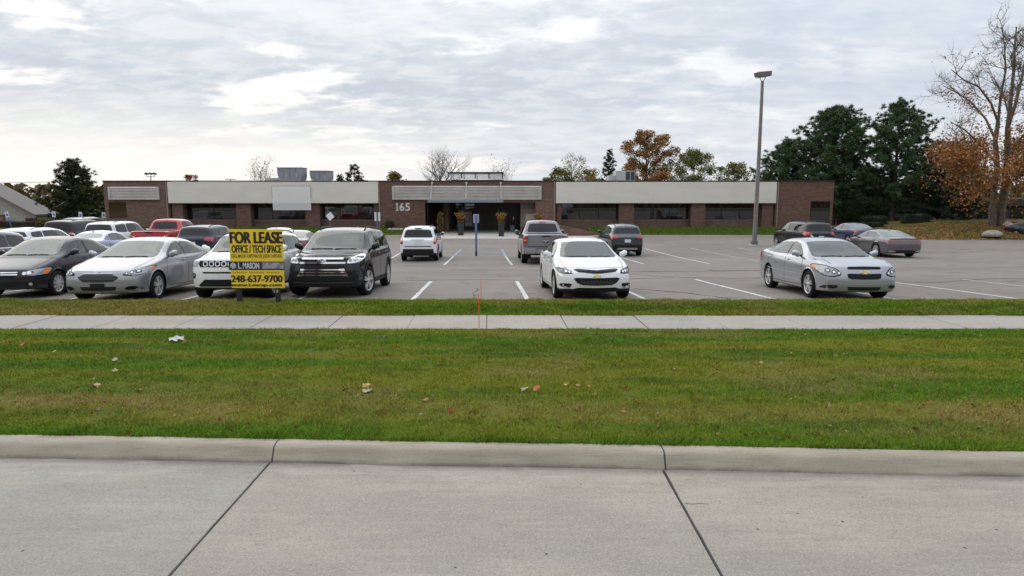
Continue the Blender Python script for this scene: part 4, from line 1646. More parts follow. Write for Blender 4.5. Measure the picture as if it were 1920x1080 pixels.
    def mirrors(self, d, z, w=.20, h=.145, mat=None, out=.03):
        for s in (-1, 1):
            loc, nor = self.hit("L" if s > 0 else "R", (d, z - .05))
            y0 = loc.y
            mb = MB()
            nu, nv = 14, 9
            v, f = [], []
            for i in range(nv):
                ph = math.pi * i / (nv - 1) - math.pi / 2
                for k in range(nu):
                    th = 2 * math.pi * k / nu
                    cx = math.copysign(abs(math.cos(th)) ** .7, math.cos(th)); sx = math.copysign(abs(math.sin(th)) ** .7, math.sin(th))
                    cp = abs(math.cos(ph)) ** .6; sp = math.copysign(abs(math.sin(ph)) ** .8, math.sin(ph))
                    v.append((cx * cp * .075, s * (out + w / 2 + sx * cp * w / 2), sp * h / 2 + .02 * sx))
            for i in range(nv - 1):
                for k in range(nu):
                    f.append((i * nu + k, i * nu + (k + 1) % nu, (i + 1) * nu + (k + 1) % nu, (i + 1) * nu + k))
            mb.add(v, f)
            o = mb.build("wing_mirror", mat or self.S["paint"], self.root, (self.L / 2 - d, y0, z), smooth=True)
            MB().tube([(0, -s * .03, -h * .45), (0, s * (out + w * .35), -h * .28)], [.03, .022], 8).build("mirror_arm", M_PLAS, o)
            MB().bbox(-.078, -.062, min(s * (out + .03), s * (out + w - .02)), max(s * (out + .03), s * (out + w - .02)), -h * .36, h * .36, .004).build("mirror_glass", M_SGLASS, o)

    def handle(self, d, z, mat=None, ln=.2):
        for s in (-1, 1):
            loc, nor = self.hit("L" if s > 0 else "R", (d, z))
            x = self.L / 2 - d
            MB().tube([(x - ln / 2, loc.y - s * .005, z), (x - ln * .35, loc.y + s * .028, z), (x + ln * .35, loc.y + s * .028, z), (x + ln / 2, loc.y - s * .005, z)], .014, 6).build(
                "door_handle", mat or self.S["paint"], self.root)

    def windows(self, sides, front, rear, smat=None, rmat=None, fmat=None):
        if self.level > 2:
            see = {None: M_TSIDE, M_SGLASS: M_TSIDE, M_PGLASS: M_TPRIV, M_CGLASS: M_TGLASS}
            smat = [see[q] for q in smat] if isinstance(smat, (list, tuple)) else [see[smat]] * len(sides)
            rmat = see.get(rmat, M_TSIDE); fmat = M_TGLASS
            self.open_cabin(sides, front, rear)
        for i, poly in enumerate(sides):
            m = smat if not isinstance(smat, (list, tuple)) else smat[i]
            self.both(poly, "L", m or M_SGLASS, "side_window", smooth_it=1, sw=.12)
        if front:
            p = [(y, z) for y, z in front] + [(-y, z) for y, z in reversed(front)]
            p = [q for i, q in enumerate(p) if i == 0 or math.dist(q, p[i - 1]) > 1e-6]
            ws = self.decal(p, "F", fmat or M_CGLASS, "windscreen", smooth_it=1, sw=.08)
            zb_ = min(q[1] for q in front)
            yb_ = max(abs(q[0]) for q in front if q[1] < zb_ + .03)
            for s in (0.05, -0.75):
                pts = [(s * yb_, zb_ + .004), (s * yb_ + .35 * yb_, zb_ + .014), (s * yb_ + .72 * yb_, zb_ + .008)]
                P = []
                for a, c in zip(pts[:-1], pts[1:]):
                    P += [(a[0] + (c[0] - a[0]) * k / 6, a[1] + (c[1] - a[1]) * k / 6) for k in range(6)]
                P.append(pts[-1])
                V = [self.hit("F", q) for q in P]
                MB().tube([l + nn * .012 for l, nn in V], .006, 6).build("wiper", M_PLAS, self.root)
        if rear:
            p = [(y, z) for y, z in rear] + [(-y, z) for y, z in reversed(rear)]
            p = [q for i, q in enumerate(p) if i == 0 or math.dist(q, p[i - 1]) > 1e-6]
            self.decal(p, "B", rmat or smat if not isinstance(smat, (list, tuple)) else (rmat or M_PGLASS), "rear_window", smooth_it=1, sw=.1)

    def open_cabin(self, sides, front, rear):
        """cut the shell behind the glass, leave a black border, fit seats and dashboard"""
        def mir(h):
            p = [(y, z) for y, z in h] + [(-y, z) for y, z in reversed(h)]
            return [q for i, q in enumerate(p) if i == 0 or math.dist(q, p[i - 1]) > 1e-6]
        jobs = [(mir(front), "F"), (mir(rear), "B")] if rear else [(mir(front), "F")]
        for s in sides:
            jobs += [(s, "L"), (s, "R")]

        def inside(p, poly):
            ins, j = False, len(poly) - 1
            dm = 9
            for i in range(len(poly)):
                a, b = poly[i], poly[j]
                if (a[1] > p[1]) != (b[1] > p[1]) and p[0] < (b[0] - a[0]) * (p[1] - a[1]) / (b[1] - a[1]) + a[0]:
                    ins = not ins
                ex, ey = b[0] - a[0], b[1] - a[1]
                t_ = max(0, min(1, ((p[0] - a[0]) * ex + (p[1] - a[1]) * ey) / (ex * ex + ey * ey + 1e-12)))
                dm = min(dm, math.hypot(p[0] - a[0] - ex * t_, p[1] - a[1] - ey * t_))
                j = i
            return dm if ins else -dm
        me = self.body.data
        bm = bmesh.new(); bm.from_mesh(me)
        kill = []
        zlow = min(q[1] for j in jobs for q in j[0]) - .05
        for f in bm.faces:
            c = f.calc_center_median()
            if c.z < zlow:
                continue
            n = f.normal
            for poly, ax in jobs:
                if ax == "F" and n.x > .12: p = (c.y, c.z)
                elif ax == "B" and n.x < -.12: p = (c.y, c.z)
                elif ax == "L" and n.y > .3: p = (self.L / 2 - c.x, c.z)
                elif ax == "R" and n.y < -.3: p = (self.L / 2 - c.x, c.z)
                else: continue
                d = inside(p, poly)
                if d > .034:
                    kill.append(f)
                    break
                if d > .003:
                    f.material_index = 1
        bmesh.ops.delete(bm, geom=list(set(kill)), context="FACES")
        bm.to_mesh(me); bm.free()
        S = self.S
        hw, H, L = self.W / 2, self.H, self.L
        X_ = lambda d: L / 2 - d
        cw, hd, cz = S["cowl"], S["head"], S["cowlz"]
        MB().bbox(X_(cw + .62), X_(cw + .10), -hw * .74, hw * .74, cz - .30, cz - .005, .04).build("dashboard", principled("dashboard", (.03, .03, .03), .8), self.root)
        MB().box(X_(L - .9), X_(cw + .3), -hw * .80, hw * .80, .42, .46).build("cabin_floor", M_UNDER, self.root)
        for s in (-1, 1):
            MB().bbox(X_(L - 1.0), X_(cw + .45), min(s * hw * .80, s * hw * .84), max(s * hw * .80, s * hw * .84), .45, cz - .02, .01).build("door_lining", M_LINING, self.root)
            y0 = s * hw * .40
            d0 = hd + .42
            st = MB().bbox(X_(d0 + .16), X_(d0), y0 - .25, y0 + .25, .52, H - .46, .05).bbox(X_(d0 + .02), X_(d0 - .48), y0 - .25, y0 + .25, .45, .60, .05).build("seat", M_SEAT, self.root)
            MB().bbox(X_(d0 + .20), X_(d0 + .09), y0 - .13, y0 + .13, H - .43, H - .25, .04).build("headrest", M_SEAT, st)
        rb = MB().bbox(X_(hd + 1.50), X_(hd + 1.34), -hw * .72, hw * .72, .52, H - .52, .05).build("rear_bench", M_SEAT, self.root)
        for s in (-1, 1):
            MB().bbox(X_(hd + 1.55), X_(hd + 1.45), s * hw * .42 - .12, s * hw * .42 + .12, H - .50, H - .34, .04).build("headrest", M_SEAT, rb)
        pts = [(X_(hd - .08) + .06 * math.sin(a), hw * .40 + .185 * math.cos(a), cz - .06 + .17 * math.sin(a)) for a in np.linspace(0, 2 * math.pi, 21)]
        MB().tube(pts, .016, 6, cap=False).build("steering_wheel", M_UNDER, self.root)
        MB().bbox(X_(hd - .02) - .02, X_(hd - .02) + .01, -.13, .13, H - .21, H - .145, .01).build("interior_mirror", M_UNDER, self.root)

    def bars(self, ax, zs, y0, y1, w, mat, parent, off=.014, curve=0.0):
        """horizontal grille bars; y limits may be functions of z"""
        for z in zs:
            a = y0(z) if callable(y0) else y0
            c = y1(z) if callable(y1) else y1
            pts = [(a + (c - a) * k / 12, z + curve * (1 - ((k - 6) / 6) ** 2)) for k in range(13)]
            self.ribbon(pts, ax, w, off, mat, "grille_bar", parent)

    def sym(self, poly, ax, mat, name, **k):
        p = list(poly) + [(-q[0], q[1]) for q in reversed(poly)]
        p = [q for i, q in enumerate(p) if i == 0 or math.dist(q, p[i - 1]) > 1e-6]
        if math.dist(p[0], p[-1]) < 1e-6:
            p.pop()
        return self.decal(p, ax, mat, name, **k)

    def bowtie(self, z, w=.19, y=0.0, ax="F"):
        h = w * .36
        p = [(-w / 2, -h * .22), (-w * .17, -h * .22), (-w * .17 - .0, -h / 2), (w * .20, -h / 2), (w * .17, -h * .22), (w / 2 - .02, -h * .22), (w / 2, h * .22), (w * .17, h * .22), (w * .17, h / 2), (-w * .20, h / 2), (-w * .17, h * .22), (-w / 2 + .02, h * .22)]
        ch = self.decal([(y + a * 1.12, z + c * 1.25) for a, c in p], ax, M_CHROME, "emblem", off=.024, res=.04, thick=.03)
        self.decal([(y + a, z + c) for a, c in p], ax, M_GOLD, "emblem_face", off=.028, res=.04, parent=ch)

    def ovals(self, z, w, h, mat, ring=None, ax="F", y=0.0):
        p = [(y + w / 2 * math.cos(a), z + h / 2 * math.sin(a)) for a in np.linspace(0, 2 * math.pi, 21)[:-1]]
        b = self.decal(p, ax, ring or M_CHROME, "emblem", off=.022, res=.05, thick=.03)
        p = [(y + w * .44 * math.cos(a), z + h * .42 * math.sin(a)) for a in np.linspace(0, 2 * math.pi, 21)[:-1]]
        self.decal(p, ax, mat, "emblem_face", off=.025, res=.05, parent=b)
        return b

    def roof_rails(self, d0, d1, y, mat=None):
        for s in (-1, 1):
            pts = []
            for k in range(9):
                q = k / 8
                d = d0 + (d1 - d0) * q
                loc, nor = self.hit("T", (d, s * y))
                pts.append(loc + Vector((0, 0, .012 + .035 * math.sin(min(1, min(q, 1 - q) * 6) * math.pi / 2))))
            MB().tube(pts, .016, 6).build("roof_rail", mat or M_PLAS, self.root, smooth=True)

    def antenna(self, d, y=0):
        loc, nor = self.hit("T", (d, y))
        MB().prism([(loc.x - .10, loc.z - .01), (loc.x + .07, loc.z - .005), (loc.x - .06, loc.z + .055), (loc.x - .085, loc.z + .055)], "y", loc.y - .012, loc.y + .012).build("antenna_fin", self.S["paint"], self.root)

    def plate(self, z, ax="B", mat=None, text=None, y=0.0):
        p = [(y - .155, z - .08), (y + .155, z - .08), (y + .155, z + .08), (y - .155, z + .08)]
        self.decal(p, ax, mat or M_PLATE, "number_plate", off=.016, res=.2, thick=.03)

    def place(self, x, y, heading, pitch=True):
        """heading 0 = nose towards +Y (away); 180 = nose towards the road"""
        z = zlot(y)
        r = self.root
        sl = (zlot(y + 1.4) - zlot(y - 1.4)) / 2.8
        h = rad(heading)
        f = Vector((-math.sin(h), math.cos(h), sl * math.cos(h))).normalized()
        left = Vector((-math.cos(h), -math.sin(h), 0))
        up = f.cross(left).normalized()
        left = up.cross(f).normalized()
        r.matrix_world = Matrix(((f.x, left.x, up.x, x), (f.y, left.y, up.y, y), (f.z, left.z, up.z, z + .002), (0, 0, 0, 1)))
        return self


Car.WH = {}


def sedan(L, W, H, wb, fo, tr, paintm, cowl=1.22, cowlz=.95, head=2.10, rearh=3.30, deck=4.15, deckz=1.05, nosez=.66, **k):
    S = dict(L=L, W=W, H=H, wb=wb, fo=fo, tr=tr, paint=paintm, zb=.19, roofw=W / 2 * .665, cowl=cowl, head=head, rearh=rearh, deck=deck, cowlz=cowlz, deckz=deckz)
    S["top"] = [(0, nosez), (.14, nosez + .055), (.5, nosez + .15), (.9, cowlz - .035), (cowl - .08, cowlz), (cowl + .10, cowlz + .055), (head - .12, H - .125), (head + .05, H - .07), (head + .45, H - .008),
                (rearh - .45, H - .012), (rearh - .1, H - .06), (rearh + .08, H - .11), (deck - .12, deckz + .055), (deck + .08, deckz + .01), (L - .16, deckz), (L - .05, deckz - .015), (L, deckz - .05)]
    S["belt"] = [(0, nosez - .055), (.45, nosez + .07), (cowl, cowlz - .055), (2.4, cowlz - .02), (rearh + .3, cowlz + .025), (L - .3, deckz - .05), (L, deckz - .10)]
    S.update(k)
    return S


def sedan_windows(c, bz=None, dB=None, quarter=True, smat=None, rmat=None, fmat=None, rise=.03):
    S = c.S
    H, cowl, head, rh, deck, cz, dz = c.H, S["cowl"], S["head"], S["rearh"], S["deck"], S["cowlz"], S["deckz"]
    bz = bz or cz + .045
    dB = dB or head + .52
    tz = H - .115
    w1 = [(cowl + .36, bz), (dB - .035, bz + rise * .5), (dB - .045, tz + .005), (head + .32, tz - .01), (head + .05, tz - .08)]
    e = rh + .16
    w2 = [(dB + .035, bz + rise * .5), (e, bz + rise), (rh + .04, tz - .075), (rh - .25, tz - .02), (dB + .025, tz + .005)]
    ws = [w1, w2]
    if quarter:
        ws.append([(e + .05, bz + rise + .005), (e + .42, bz + rise + .05), (e + .26, bz + .14), (rh + .10, tz - .10)])
    rw, hw = S["roofw"], c.W / 2
    c.windows(ws, [(0, cz + .035), (hw * .70, cz + .035), (hw * .765, cz + .06), (rw * .93, H - .12), (rw * .5, H - .095), (0, H - .092)],
              [(0, H - .125), (rw * .85, H - .14), (hw * .72, dz + .085), (0, dz + .075)] if S.get("rearglass", 1) else None, smat, rmat, fmat)
    # dark surround of the door glass and the door gaps
    c.seam([(cowl + .30, .36), (cowl + .20, .62), (cowl + .27, bz - .02)])
    c.seam([(dB - .005, .30), (dB, bz), ])
    c.seam([(dB, bz), (dB - .01, tz)], w=.05, mat=M_GLOSSB)
    c.seam([(rh + .30, bz), (rh + .22, .74), (rh + .02, .50), (rh - .02, .32)])
    c.seam([(cowl + .25, .30), (2.3, .285), (rh - .02, .30)])
    if c.level > 2:
        for sg in (1, -1):
            c.seam([(.30, sg * c.W * .36), (.7, sg * c.W * .395), (cowl - .02, sg * c.W * .40)], "T", .012, principled("shut line", (.06, .06, .062), .8))
    c.handle(dB - .20, bz - .115)
    c.handle(e - .02, bz - .095)
    c.mirrors(cowl + .46, bz + .055)


GRP1 = "cars parked nose to the street in the front row"
GRP2 = "cars parked facing the building"


def car_silver_chevron():
    P = paint("silver", (0.385, 0.395, 0.425), .65, .32)
    c = Car("sedan", "silver sedan with two-tier black grille and alloy wheels, near the lamp post", "car",
            sedan(4.87, 1.855, 1.465, 2.74, .98, .335, P, nosez=.83, cowlz=.965, cowl=1.13, head=1.98, rearh=3.50, deck=4.40, deckz=1.10, cladF=.225, spokes=5, rimstyle=1, rim=.235, steer=0), GRP1, 3)
    sedan_windows(c)
    g = c.sym([(0, .815), (.36, .81), (.385, .785), (.36, .745), (0, .742)], "F", M_GLOSSB, "grille", off=.012, res=.04)
    g2 = c.sym([(0, .645), (.345, .655), (.39, .64), (.37, .55), (.30, .525), (0, .52)], "F", M_GLOSSB, "grille", off=.012, res=.04)
    c.bars("F", (.60, .575, .55), -.34, .34, .010, M_PLAS, g2)
    c.ribbon([(-.37 + .74 * k / 12, .734) for k in range(13)], "F", .012, .012, M_CHROME, "grille_trim", g)
    c.bowtie(.69, .21)
    hl = c.lens([(.16, .47, .63), (.24, .62, .585), (.40, .80, .62), (.86, .905, .80), (.70, .90, .84), (.38, .74, .825), (.2, .57, .76)], 38, M_LAMP)
    for s, h in zip((1, -1), hl):
        for (yy, zz, r) in ((.565, .66, .042), (.66, .685, .05), (.77, .72, .04)):
            p = [(s * yy + r * math.cos(a), zz + r * math.sin(a)) for a in np.linspace(0, 2 * math.pi, 13)[:-1]]
            c.decal(p, "F", M_LAMPD, "projector", off=.017, res=.05, parent=h)
            c.decal([(s * yy + (q[0] - s * yy) * .6, zz + (q[1] - zz) * .6) for q in p], "F", M_LAMPW, "bulb", off=.021, res=.05, parent=h)
    c.wrap([(.66, .905, .735), (.82, .91, .80), (.70, .9, .83), (.58, .87, .80)], 48, M_AMBER, "indicator", off=.017)
    c.sym([(0, .345), (.37, .345), (.385, .33), (.35, .265), (0, .262)], "F", M_PLAS, "lower_intake", off=.006)
    for o in c.both([(.58, .385), (.80, .385), (.85, .34), (.86, .295), (.60, .305)], "F", M_PLAS, "fog_recess", off=.006, smooth_it=1):
        pass
    for s in (1, -1):
        c.ribbon([(s * (.585 + .26 * k / 8), .34 + .004 * k / 8) for k in range(9)], "F", .012, .012, M_RIMD, "fog_bar")
    c.seam([(-.80, .235), (-.4, .222), (0, .218), (.4, .222), (.80, .235)], "F", .03, M_PLAS)
    c.seam([(1.28, .545), (3.75, .60)], "L", .022, paint("silver trim", (.55, .56, .58), .7, .25))
    c.wrap([(4.70, .70, .88), (4.70, .86, .80), (4.35, .90, .84), (4.40, .88, .98), (4.60, .86, .98)], 125, M_RED, "taillight", off=.008, smooth_it=1)
    c.seam([(.9, .62), (.45, .60)], "T", .008)
    c.antenna(3.0)
    c.plate(.40, "F", P) if False else None
    return c


def car_white_sedan():
    P = paint("white", (0.74, 0.745, 0.76), 0.0, .35)
    c = Car("sedan", "white sedan with slim black split grille, alone between two white lines", "car",
            sedan(4.92, 1.855, 1.455, 2.83, .93, .335, P, cowl=1.16, head=2.02, rearh=3.55, deck=4.45, cladF=.285, deckz=1.07, nosez=.69, spokes=10, rimstyle=2, rim=.235), GRP1, 3)
    sedan_windows(c, smat=M_PGLASS)
    g = c.sym([(0, .715), (.44, .745), (.53, .735), (.44, .685), (0, .645)], "F", M_GLOSSB, "grille", off=.014, res=.035)
    c.ribbon([(-.46 + .92 * k / 14, .684 + .024 * abs(k - 7) / 7) for k in range(15)], "F", .006, .019, M_RIMD, "grille_trim", g)
    g2 = c.sym([(0, .545), (.47, .555), (.54, .535), (.46, .44), (.36, .395), (0, .375)], "F", M_GLOSSB, "grille", off=.014, res=.035)
    c.bars("F", (.51, .48, .45, .42), lambda z: -.36 - (z - .40) * .95, lambda z: .36 + (z - .40) * .95, .010, principled("grille grey", (.16, .16, .17), .3, .6), g2, curve=-.012)
    c.ribbon([(-.35 + .7 * k / 12, .38 + .012 * ((k - 6) / 6) ** 2) for k in range(13)], "F", .008, .013, M_CHROME, "grille_trim", g2)
    c.bowtie(.595, .19)
    hl = c.lens([(.15, .545, .655), (.24, .66, .648), (.42, .82, .66), (.72, .90, .735), (.60, .88, .775), (.34, .74, .748), (.2, .58, .715)], 38, M_LAMPD)
    for s, h in zip((1, -1), hl):
        for (yy, zz, r) in ((.63, .685, .020), (.70, .695, .022)):
            p = [(s * yy + r * math.cos(a), zz + r * math.sin(a)) for a in np.linspace(0, 2 * math.pi, 13)[:-1]]
            c.decal(p, "F", M_LAMPW, "projector", off=.017, res=.05, parent=h)
    for s in (1, -1):
        c.decal([(s * a, b) for a, b in ((.58, .42), (.79, .425), (.845, .405), (.83, .34), (.61, .335))], "F", M_PLAS, "fog_recess", off=.007, smooth_it=1)
        c.ribbon([(s * (.615 + .20 * k / 6), .322 - .004 * k / 6) for k in range(7)], "F", .014, .012, M_CHROME, "fog_trim")
    c.sym([(0, .315), (.42, .325), (.58, .285), (.87, .29), (.86, .195), (0, .19)], "F", M_PLAS, "lower_intake", off=.008)
    c.seam([(-.74, .775), (-.5, .775), (0, .765), (.5, .775), (.74, .775)], "F", .009, principled("soft gap", (.30, .30, .31), .8))
    c.antenna(3.4)
    c.wrap([(4.75, .66, .90), (4.75, .84, .80), (4.40, .90, .86), (4.45, .88, .98)], 125, M_RED, "taillight", off=.008)
    return c


def car_silver_hexgrille():
    P = paint("pale silver", (0.33, 0.337, 0.36), .65, .34)
    c = Car("sedan", "silver sedan with six-sided barred grille and dark empty plate bracket", "car",
            sedan(4.87, 1.855, 1.475, 2.85, .95, .335, P, cowl=1.20, head=2.10, rearh=3.55, deck=4.46, cladF=.225, deckz=1.06, nosez=.73, cowlz=.97, spokes=5, rimstyle=1, rim=.235), GRP1, 3)
    sedan_windows(c)
    g = c.sym([(0, .675), (.30, .672), (.44, .60), (.43, .575), (.33, .50), (0, .492)], "F", M_GLOSSB, "grille", off=.012, res=.04)
    c.bars("F", (.64, .61, .58, .55, .52), lambda z: -.42 + abs(z - .59) * 1.1, lambda z: .42 - abs(z - .59) * 1.1, .006, principled("satin bar", (.22, .22, .23), .3, .8), g)
    c.ribbon([(-.32 + .64 * k / 12, .682) for k in range(13)], "F", .012, .012, M_CHROME, "grille_trim", g)
    c.ovals(.715, .11, .044, principled("silver emblem", (.4, .42, .48), .3, .6))
    hl = c.lens([(.14, .49, .655), (.26, .68, .635), (.46, .84, .665), (.90, .905, .79), (.78, .90, .83), (.44, .78, .785), (.24, .62, .735)], 38, M_LAMP)
    for s, h in zip((1, -1), hl):
        for (yy, zz, r) in ((.60, .68, .034), (.69, .695, .036), (.78, .72, .032)):
            p = [(s * yy + r * math.cos(a), zz + r * math.sin(a)) for a in np.linspace(0, 2 * math.pi, 13)[:-1]]
            c.decal(p, "F", M_LAMPD, "projector", off=.017, res=.05, parent=h)
            c.decal([(s * yy + (q[0] - s * yy) * .55, zz + (q[1] - zz) * .55) for q in p], "F", M_LAMPW, "bulb", off=.021, res=.05, parent=h)
    c.wrap([(.70, .905, .74), (.86, .91, .79), (.76, .90, .82), (.64, .88, .79)], 48, M_AMBER, "indicator", off=.017)
    li = c.sym([(0, .385), (.38, .385), (.40, .375), (.36, .30), (0, .295)], "F", M_PLAS, "lower_intake", off=.006)
    c.bars("F", (.355, .33), -.36, .36, .008, M_RIMD, li)
    c.decal([(-.15, .36), (.15, .36), (.15, .46), (-.15, .46)], "F", M_PLAS, "plate_bracket", off=.03, thick=.04)
    for s in (1, -1):
        c.decal([(s * a, b) for a, b in ((.55, .345), (.60, .305), (.86, .315), (.76, .395), (.64, .395))], "F", M_GLOSSB, "fog_recess", off=.007, smooth_it=1, sw=.12)
    c.ribbon([(-.62 + 1.24 * k / 14, .262) for k in range(15)], "F", .022, .010, M_CHROME, "chin_trim")
    c.sym([(0, .235), (.70, .235), (.66, .195), (0, .195)], "F", M_PLAS, "lower_lip", off=.006)
    c.seam([(-.60, .745), (-.4, .735), (0, .728), (.4, .735), (.60, .745)], "F", .009, principled("soft gap", (.30, .30, .31), .8))
    c.seam([(.85, .80), (2.0, .87), (3.9, .93)], "L", .014, paint("silver crease", (.38, .385, .41), .6, .3))
    c.wrap([(4.74, .62, .92), (4.74, .84, .82), (4.30, .90, .88), (4.36, .88, 1.0)], 125, M_RED, "taillight", off=.008)
    c.antenna(3.35)
    return c


def car_black_sedan():
    P = paint("black", (0.020, 0.020, 0.026), .3, .28)
    c = Car("sedan", "black sedan with chrome grille bars at the far left of the front row", "car",
            sedan(4.45, 1.725, 1.49, 2.615, .90, .315, P, cowl=1.04, head=1.84, rearh=3.12, deck=3.95, deckz=1.07, cowlz=.98, nosez=.70, spokes=9, rimstyle=0, rim=.215), GRP1, 3)
    sedan_windows(c)
    g = c.sym([(0, .655), (.40, .655), (.42, .63), (.36, .525), (0, .52)], "F", M_GLOSSB, "grille", off=.012, res=.04)
    for zz in (.635, .585):
        c.ribbon([(-.41 + .82 * k / 12, zz) for k in range(13)], "F", .028, .016, M_CHROME, "grille_bar", g)
    c.ovals(.61, .15, .06, M_OVAL)
    hl = c.lens([(.13, .44, .585), (.24, .60, .555), (.44, .76, .575), (.72, .83, .70), (.62, .82, .735), (.36, .66, .70), (.18, .5, .655)], 38, M_LAMP)
    for s, h in zip((1, -1), hl):
        for (yy, zz, r) in ((.54, .61, .04), (.63, .625, .04)):
            p = [(s * yy + r * math.cos(a), zz + r * math.sin(a)) for a in np.linspace(0, 2 * math.pi, 13)[:-1]]
            c.decal(p, "F", M_LAMPW, "projector", off=.017, res=.05, parent=h)
    c.wrap([(.52, .81, .575), (.62, .835, .66), (.58, .83, .72), (.46, .77, .69), (.42, .75, .58)], 48, M_AMBER, "indicator", off=.017)
    c.sym([(0, .42), (.40, .42), (.36, .30), (0, .295)], "F", M_PLAS, "lower_intake", off=.006)
    for s in (1, -1):
        c.decal([(s * a, b) for a, b in ((.54, .40), (.74, .42), (.76, .31), (.56, .30))], "F", M_PLAS, "fog_recess", off=.006, smooth_it=1)
        p = [(s * .65 + .035 * math.cos(a), .355 + .035 * math.sin(a)) for a in np.linspace(0, 2 * math.pi, 13)[:-1]]
        c.decal(p, "F", M_LAMPW, "fog_lamp", off=.012, res=.05)
    c.wrap([(4.32, .60, .92), (4.32, .80, .80), (4.0, .84, .86), (4.05, .82, 1.0)], 125, M_RED, "taillight", off=.008)
    return c


def suv(L, W, H, wb, fo, tr, paintm, cowl=1.12, cowlz=1.10, head=1.85, rearh=None, hatchz=1.05, nosez=.92, drop=.32, **k):
    rearh = rearh or L - drop - .10
    S = dict(L=L, W=W, H=H, wb=wb, fo=fo, tr=tr, paint=paintm, zb=.24, roofw=W / 2 * .715, cowl=cowl, head=head, rearh=rearh, cowlz=cowlz, hatchz=hatchz, nosez=nosez, capcrease=.35)
    S["top"] = [(0, nosez), (.12, nosez + .05), (.45, cowlz - .10), (.8, cowlz - .035), (cowl - .08, cowlz), (cowl + .08, cowlz + .055), (head - .12, H - .135), (head + .05, H - .075), (head + .45, H - .012),
                (head + 1.2, H), (rearh - .45, H - .025), (rearh, H - .065), (rearh + .10, H - .12), (L - .14, hatchz + .10), (L - .06, hatchz), (L, hatchz - .05)]
    S["belt"] = [(0, nosez - .06), (.45, cowlz - .16), (cowl, cowlz - .06), (2.4, cowlz - .03), (rearh - .1, cowlz + .015), (L - .2, hatchz - .02), (L, hatchz - .10)]
    S["tail"] = [(.2, .10), (.4, .02), (.6, .0), (.9, .01), (1.2, .02), (1.8, .02)]
    S["nose"] = [(.2, .10), (.35, .02), (.55, .0), (.85, .04), (1.1, .10)]
    S["sweepR"] = .12
    S.update(k)
    return S


def suv_windows(c, dB=None, dC=None, smat=(None, None, None), rmat=None, quarter=True, bz=None, rz=None, tail_in=.10, fmat=None):
    S = c.S
    H, cowl, head, rh, cz, hz = c.H, S["cowl"], S["head"], S["rearh"], S["cowlz"], S["hatchz"]
    bz = bz or cz + .035
    tz = H - .125
    dB = dB or head + .58
    dC = dC or dB + .98
    ws = [[(cowl + .36, bz), (dB - .035, bz + .01), (dB - .045, tz), (head + .30, tz - .02), (head + .06, tz - .09)],
          [(dB + .035, bz + .01), (dC - .035, bz + .03), (dC - .05, tz - .02), (dB + .025, tz)]]
    if quarter:
        ws.append([(dC + .035, bz + .035), (rh - tail_in + .06, bz + .09), (rh - tail_in, tz - .075), (dC + .02, tz - .025)])
    rw, hw = S["roofw"], c.W / 2
    rz = rz or hz + .12
    c.windows(ws, [(0, cz + .035), (hw * .72, cz + .035), (hw * .78, cz + .06), (rw * .94, H - .14), (rw * .5, H - .115), (0, H - .112)],
              [(0, H - .17), (rw * .86, H - .19), (hw * .76, rz + .02), (hw * .70, rz), (0, rz)], list(smat), rmat, fmat)
    c.seam([(cowl + .30, .40), (cowl + .22, .70), (cowl + .28, bz - .02)])
    c.seam([(dB, .36), (dB, bz)])
    c.seam([(dB, bz), (dB - .01, tz)], w=.05, mat=M_GLOSSB)
    c.seam([(dC, bz), (dC, .80), (dC - .22, .56), (dC - .26, .38)])
    if c.level > 2:
        for sg in (1, -1):
            c.seam([(.30, sg * c.W * .36), (.7, sg * c.W * .39), (cowl - .02, sg * c.W * .395)], "T", .012, principled("shut line", (.06, .06, .062), .8))
    c.handle(dB - .20, bz - .13)
    c.handle(dC - .20, bz - .12)
    c.mirrors(cowl + .42, bz + .07, .21, .17, S.get("mirmat"))


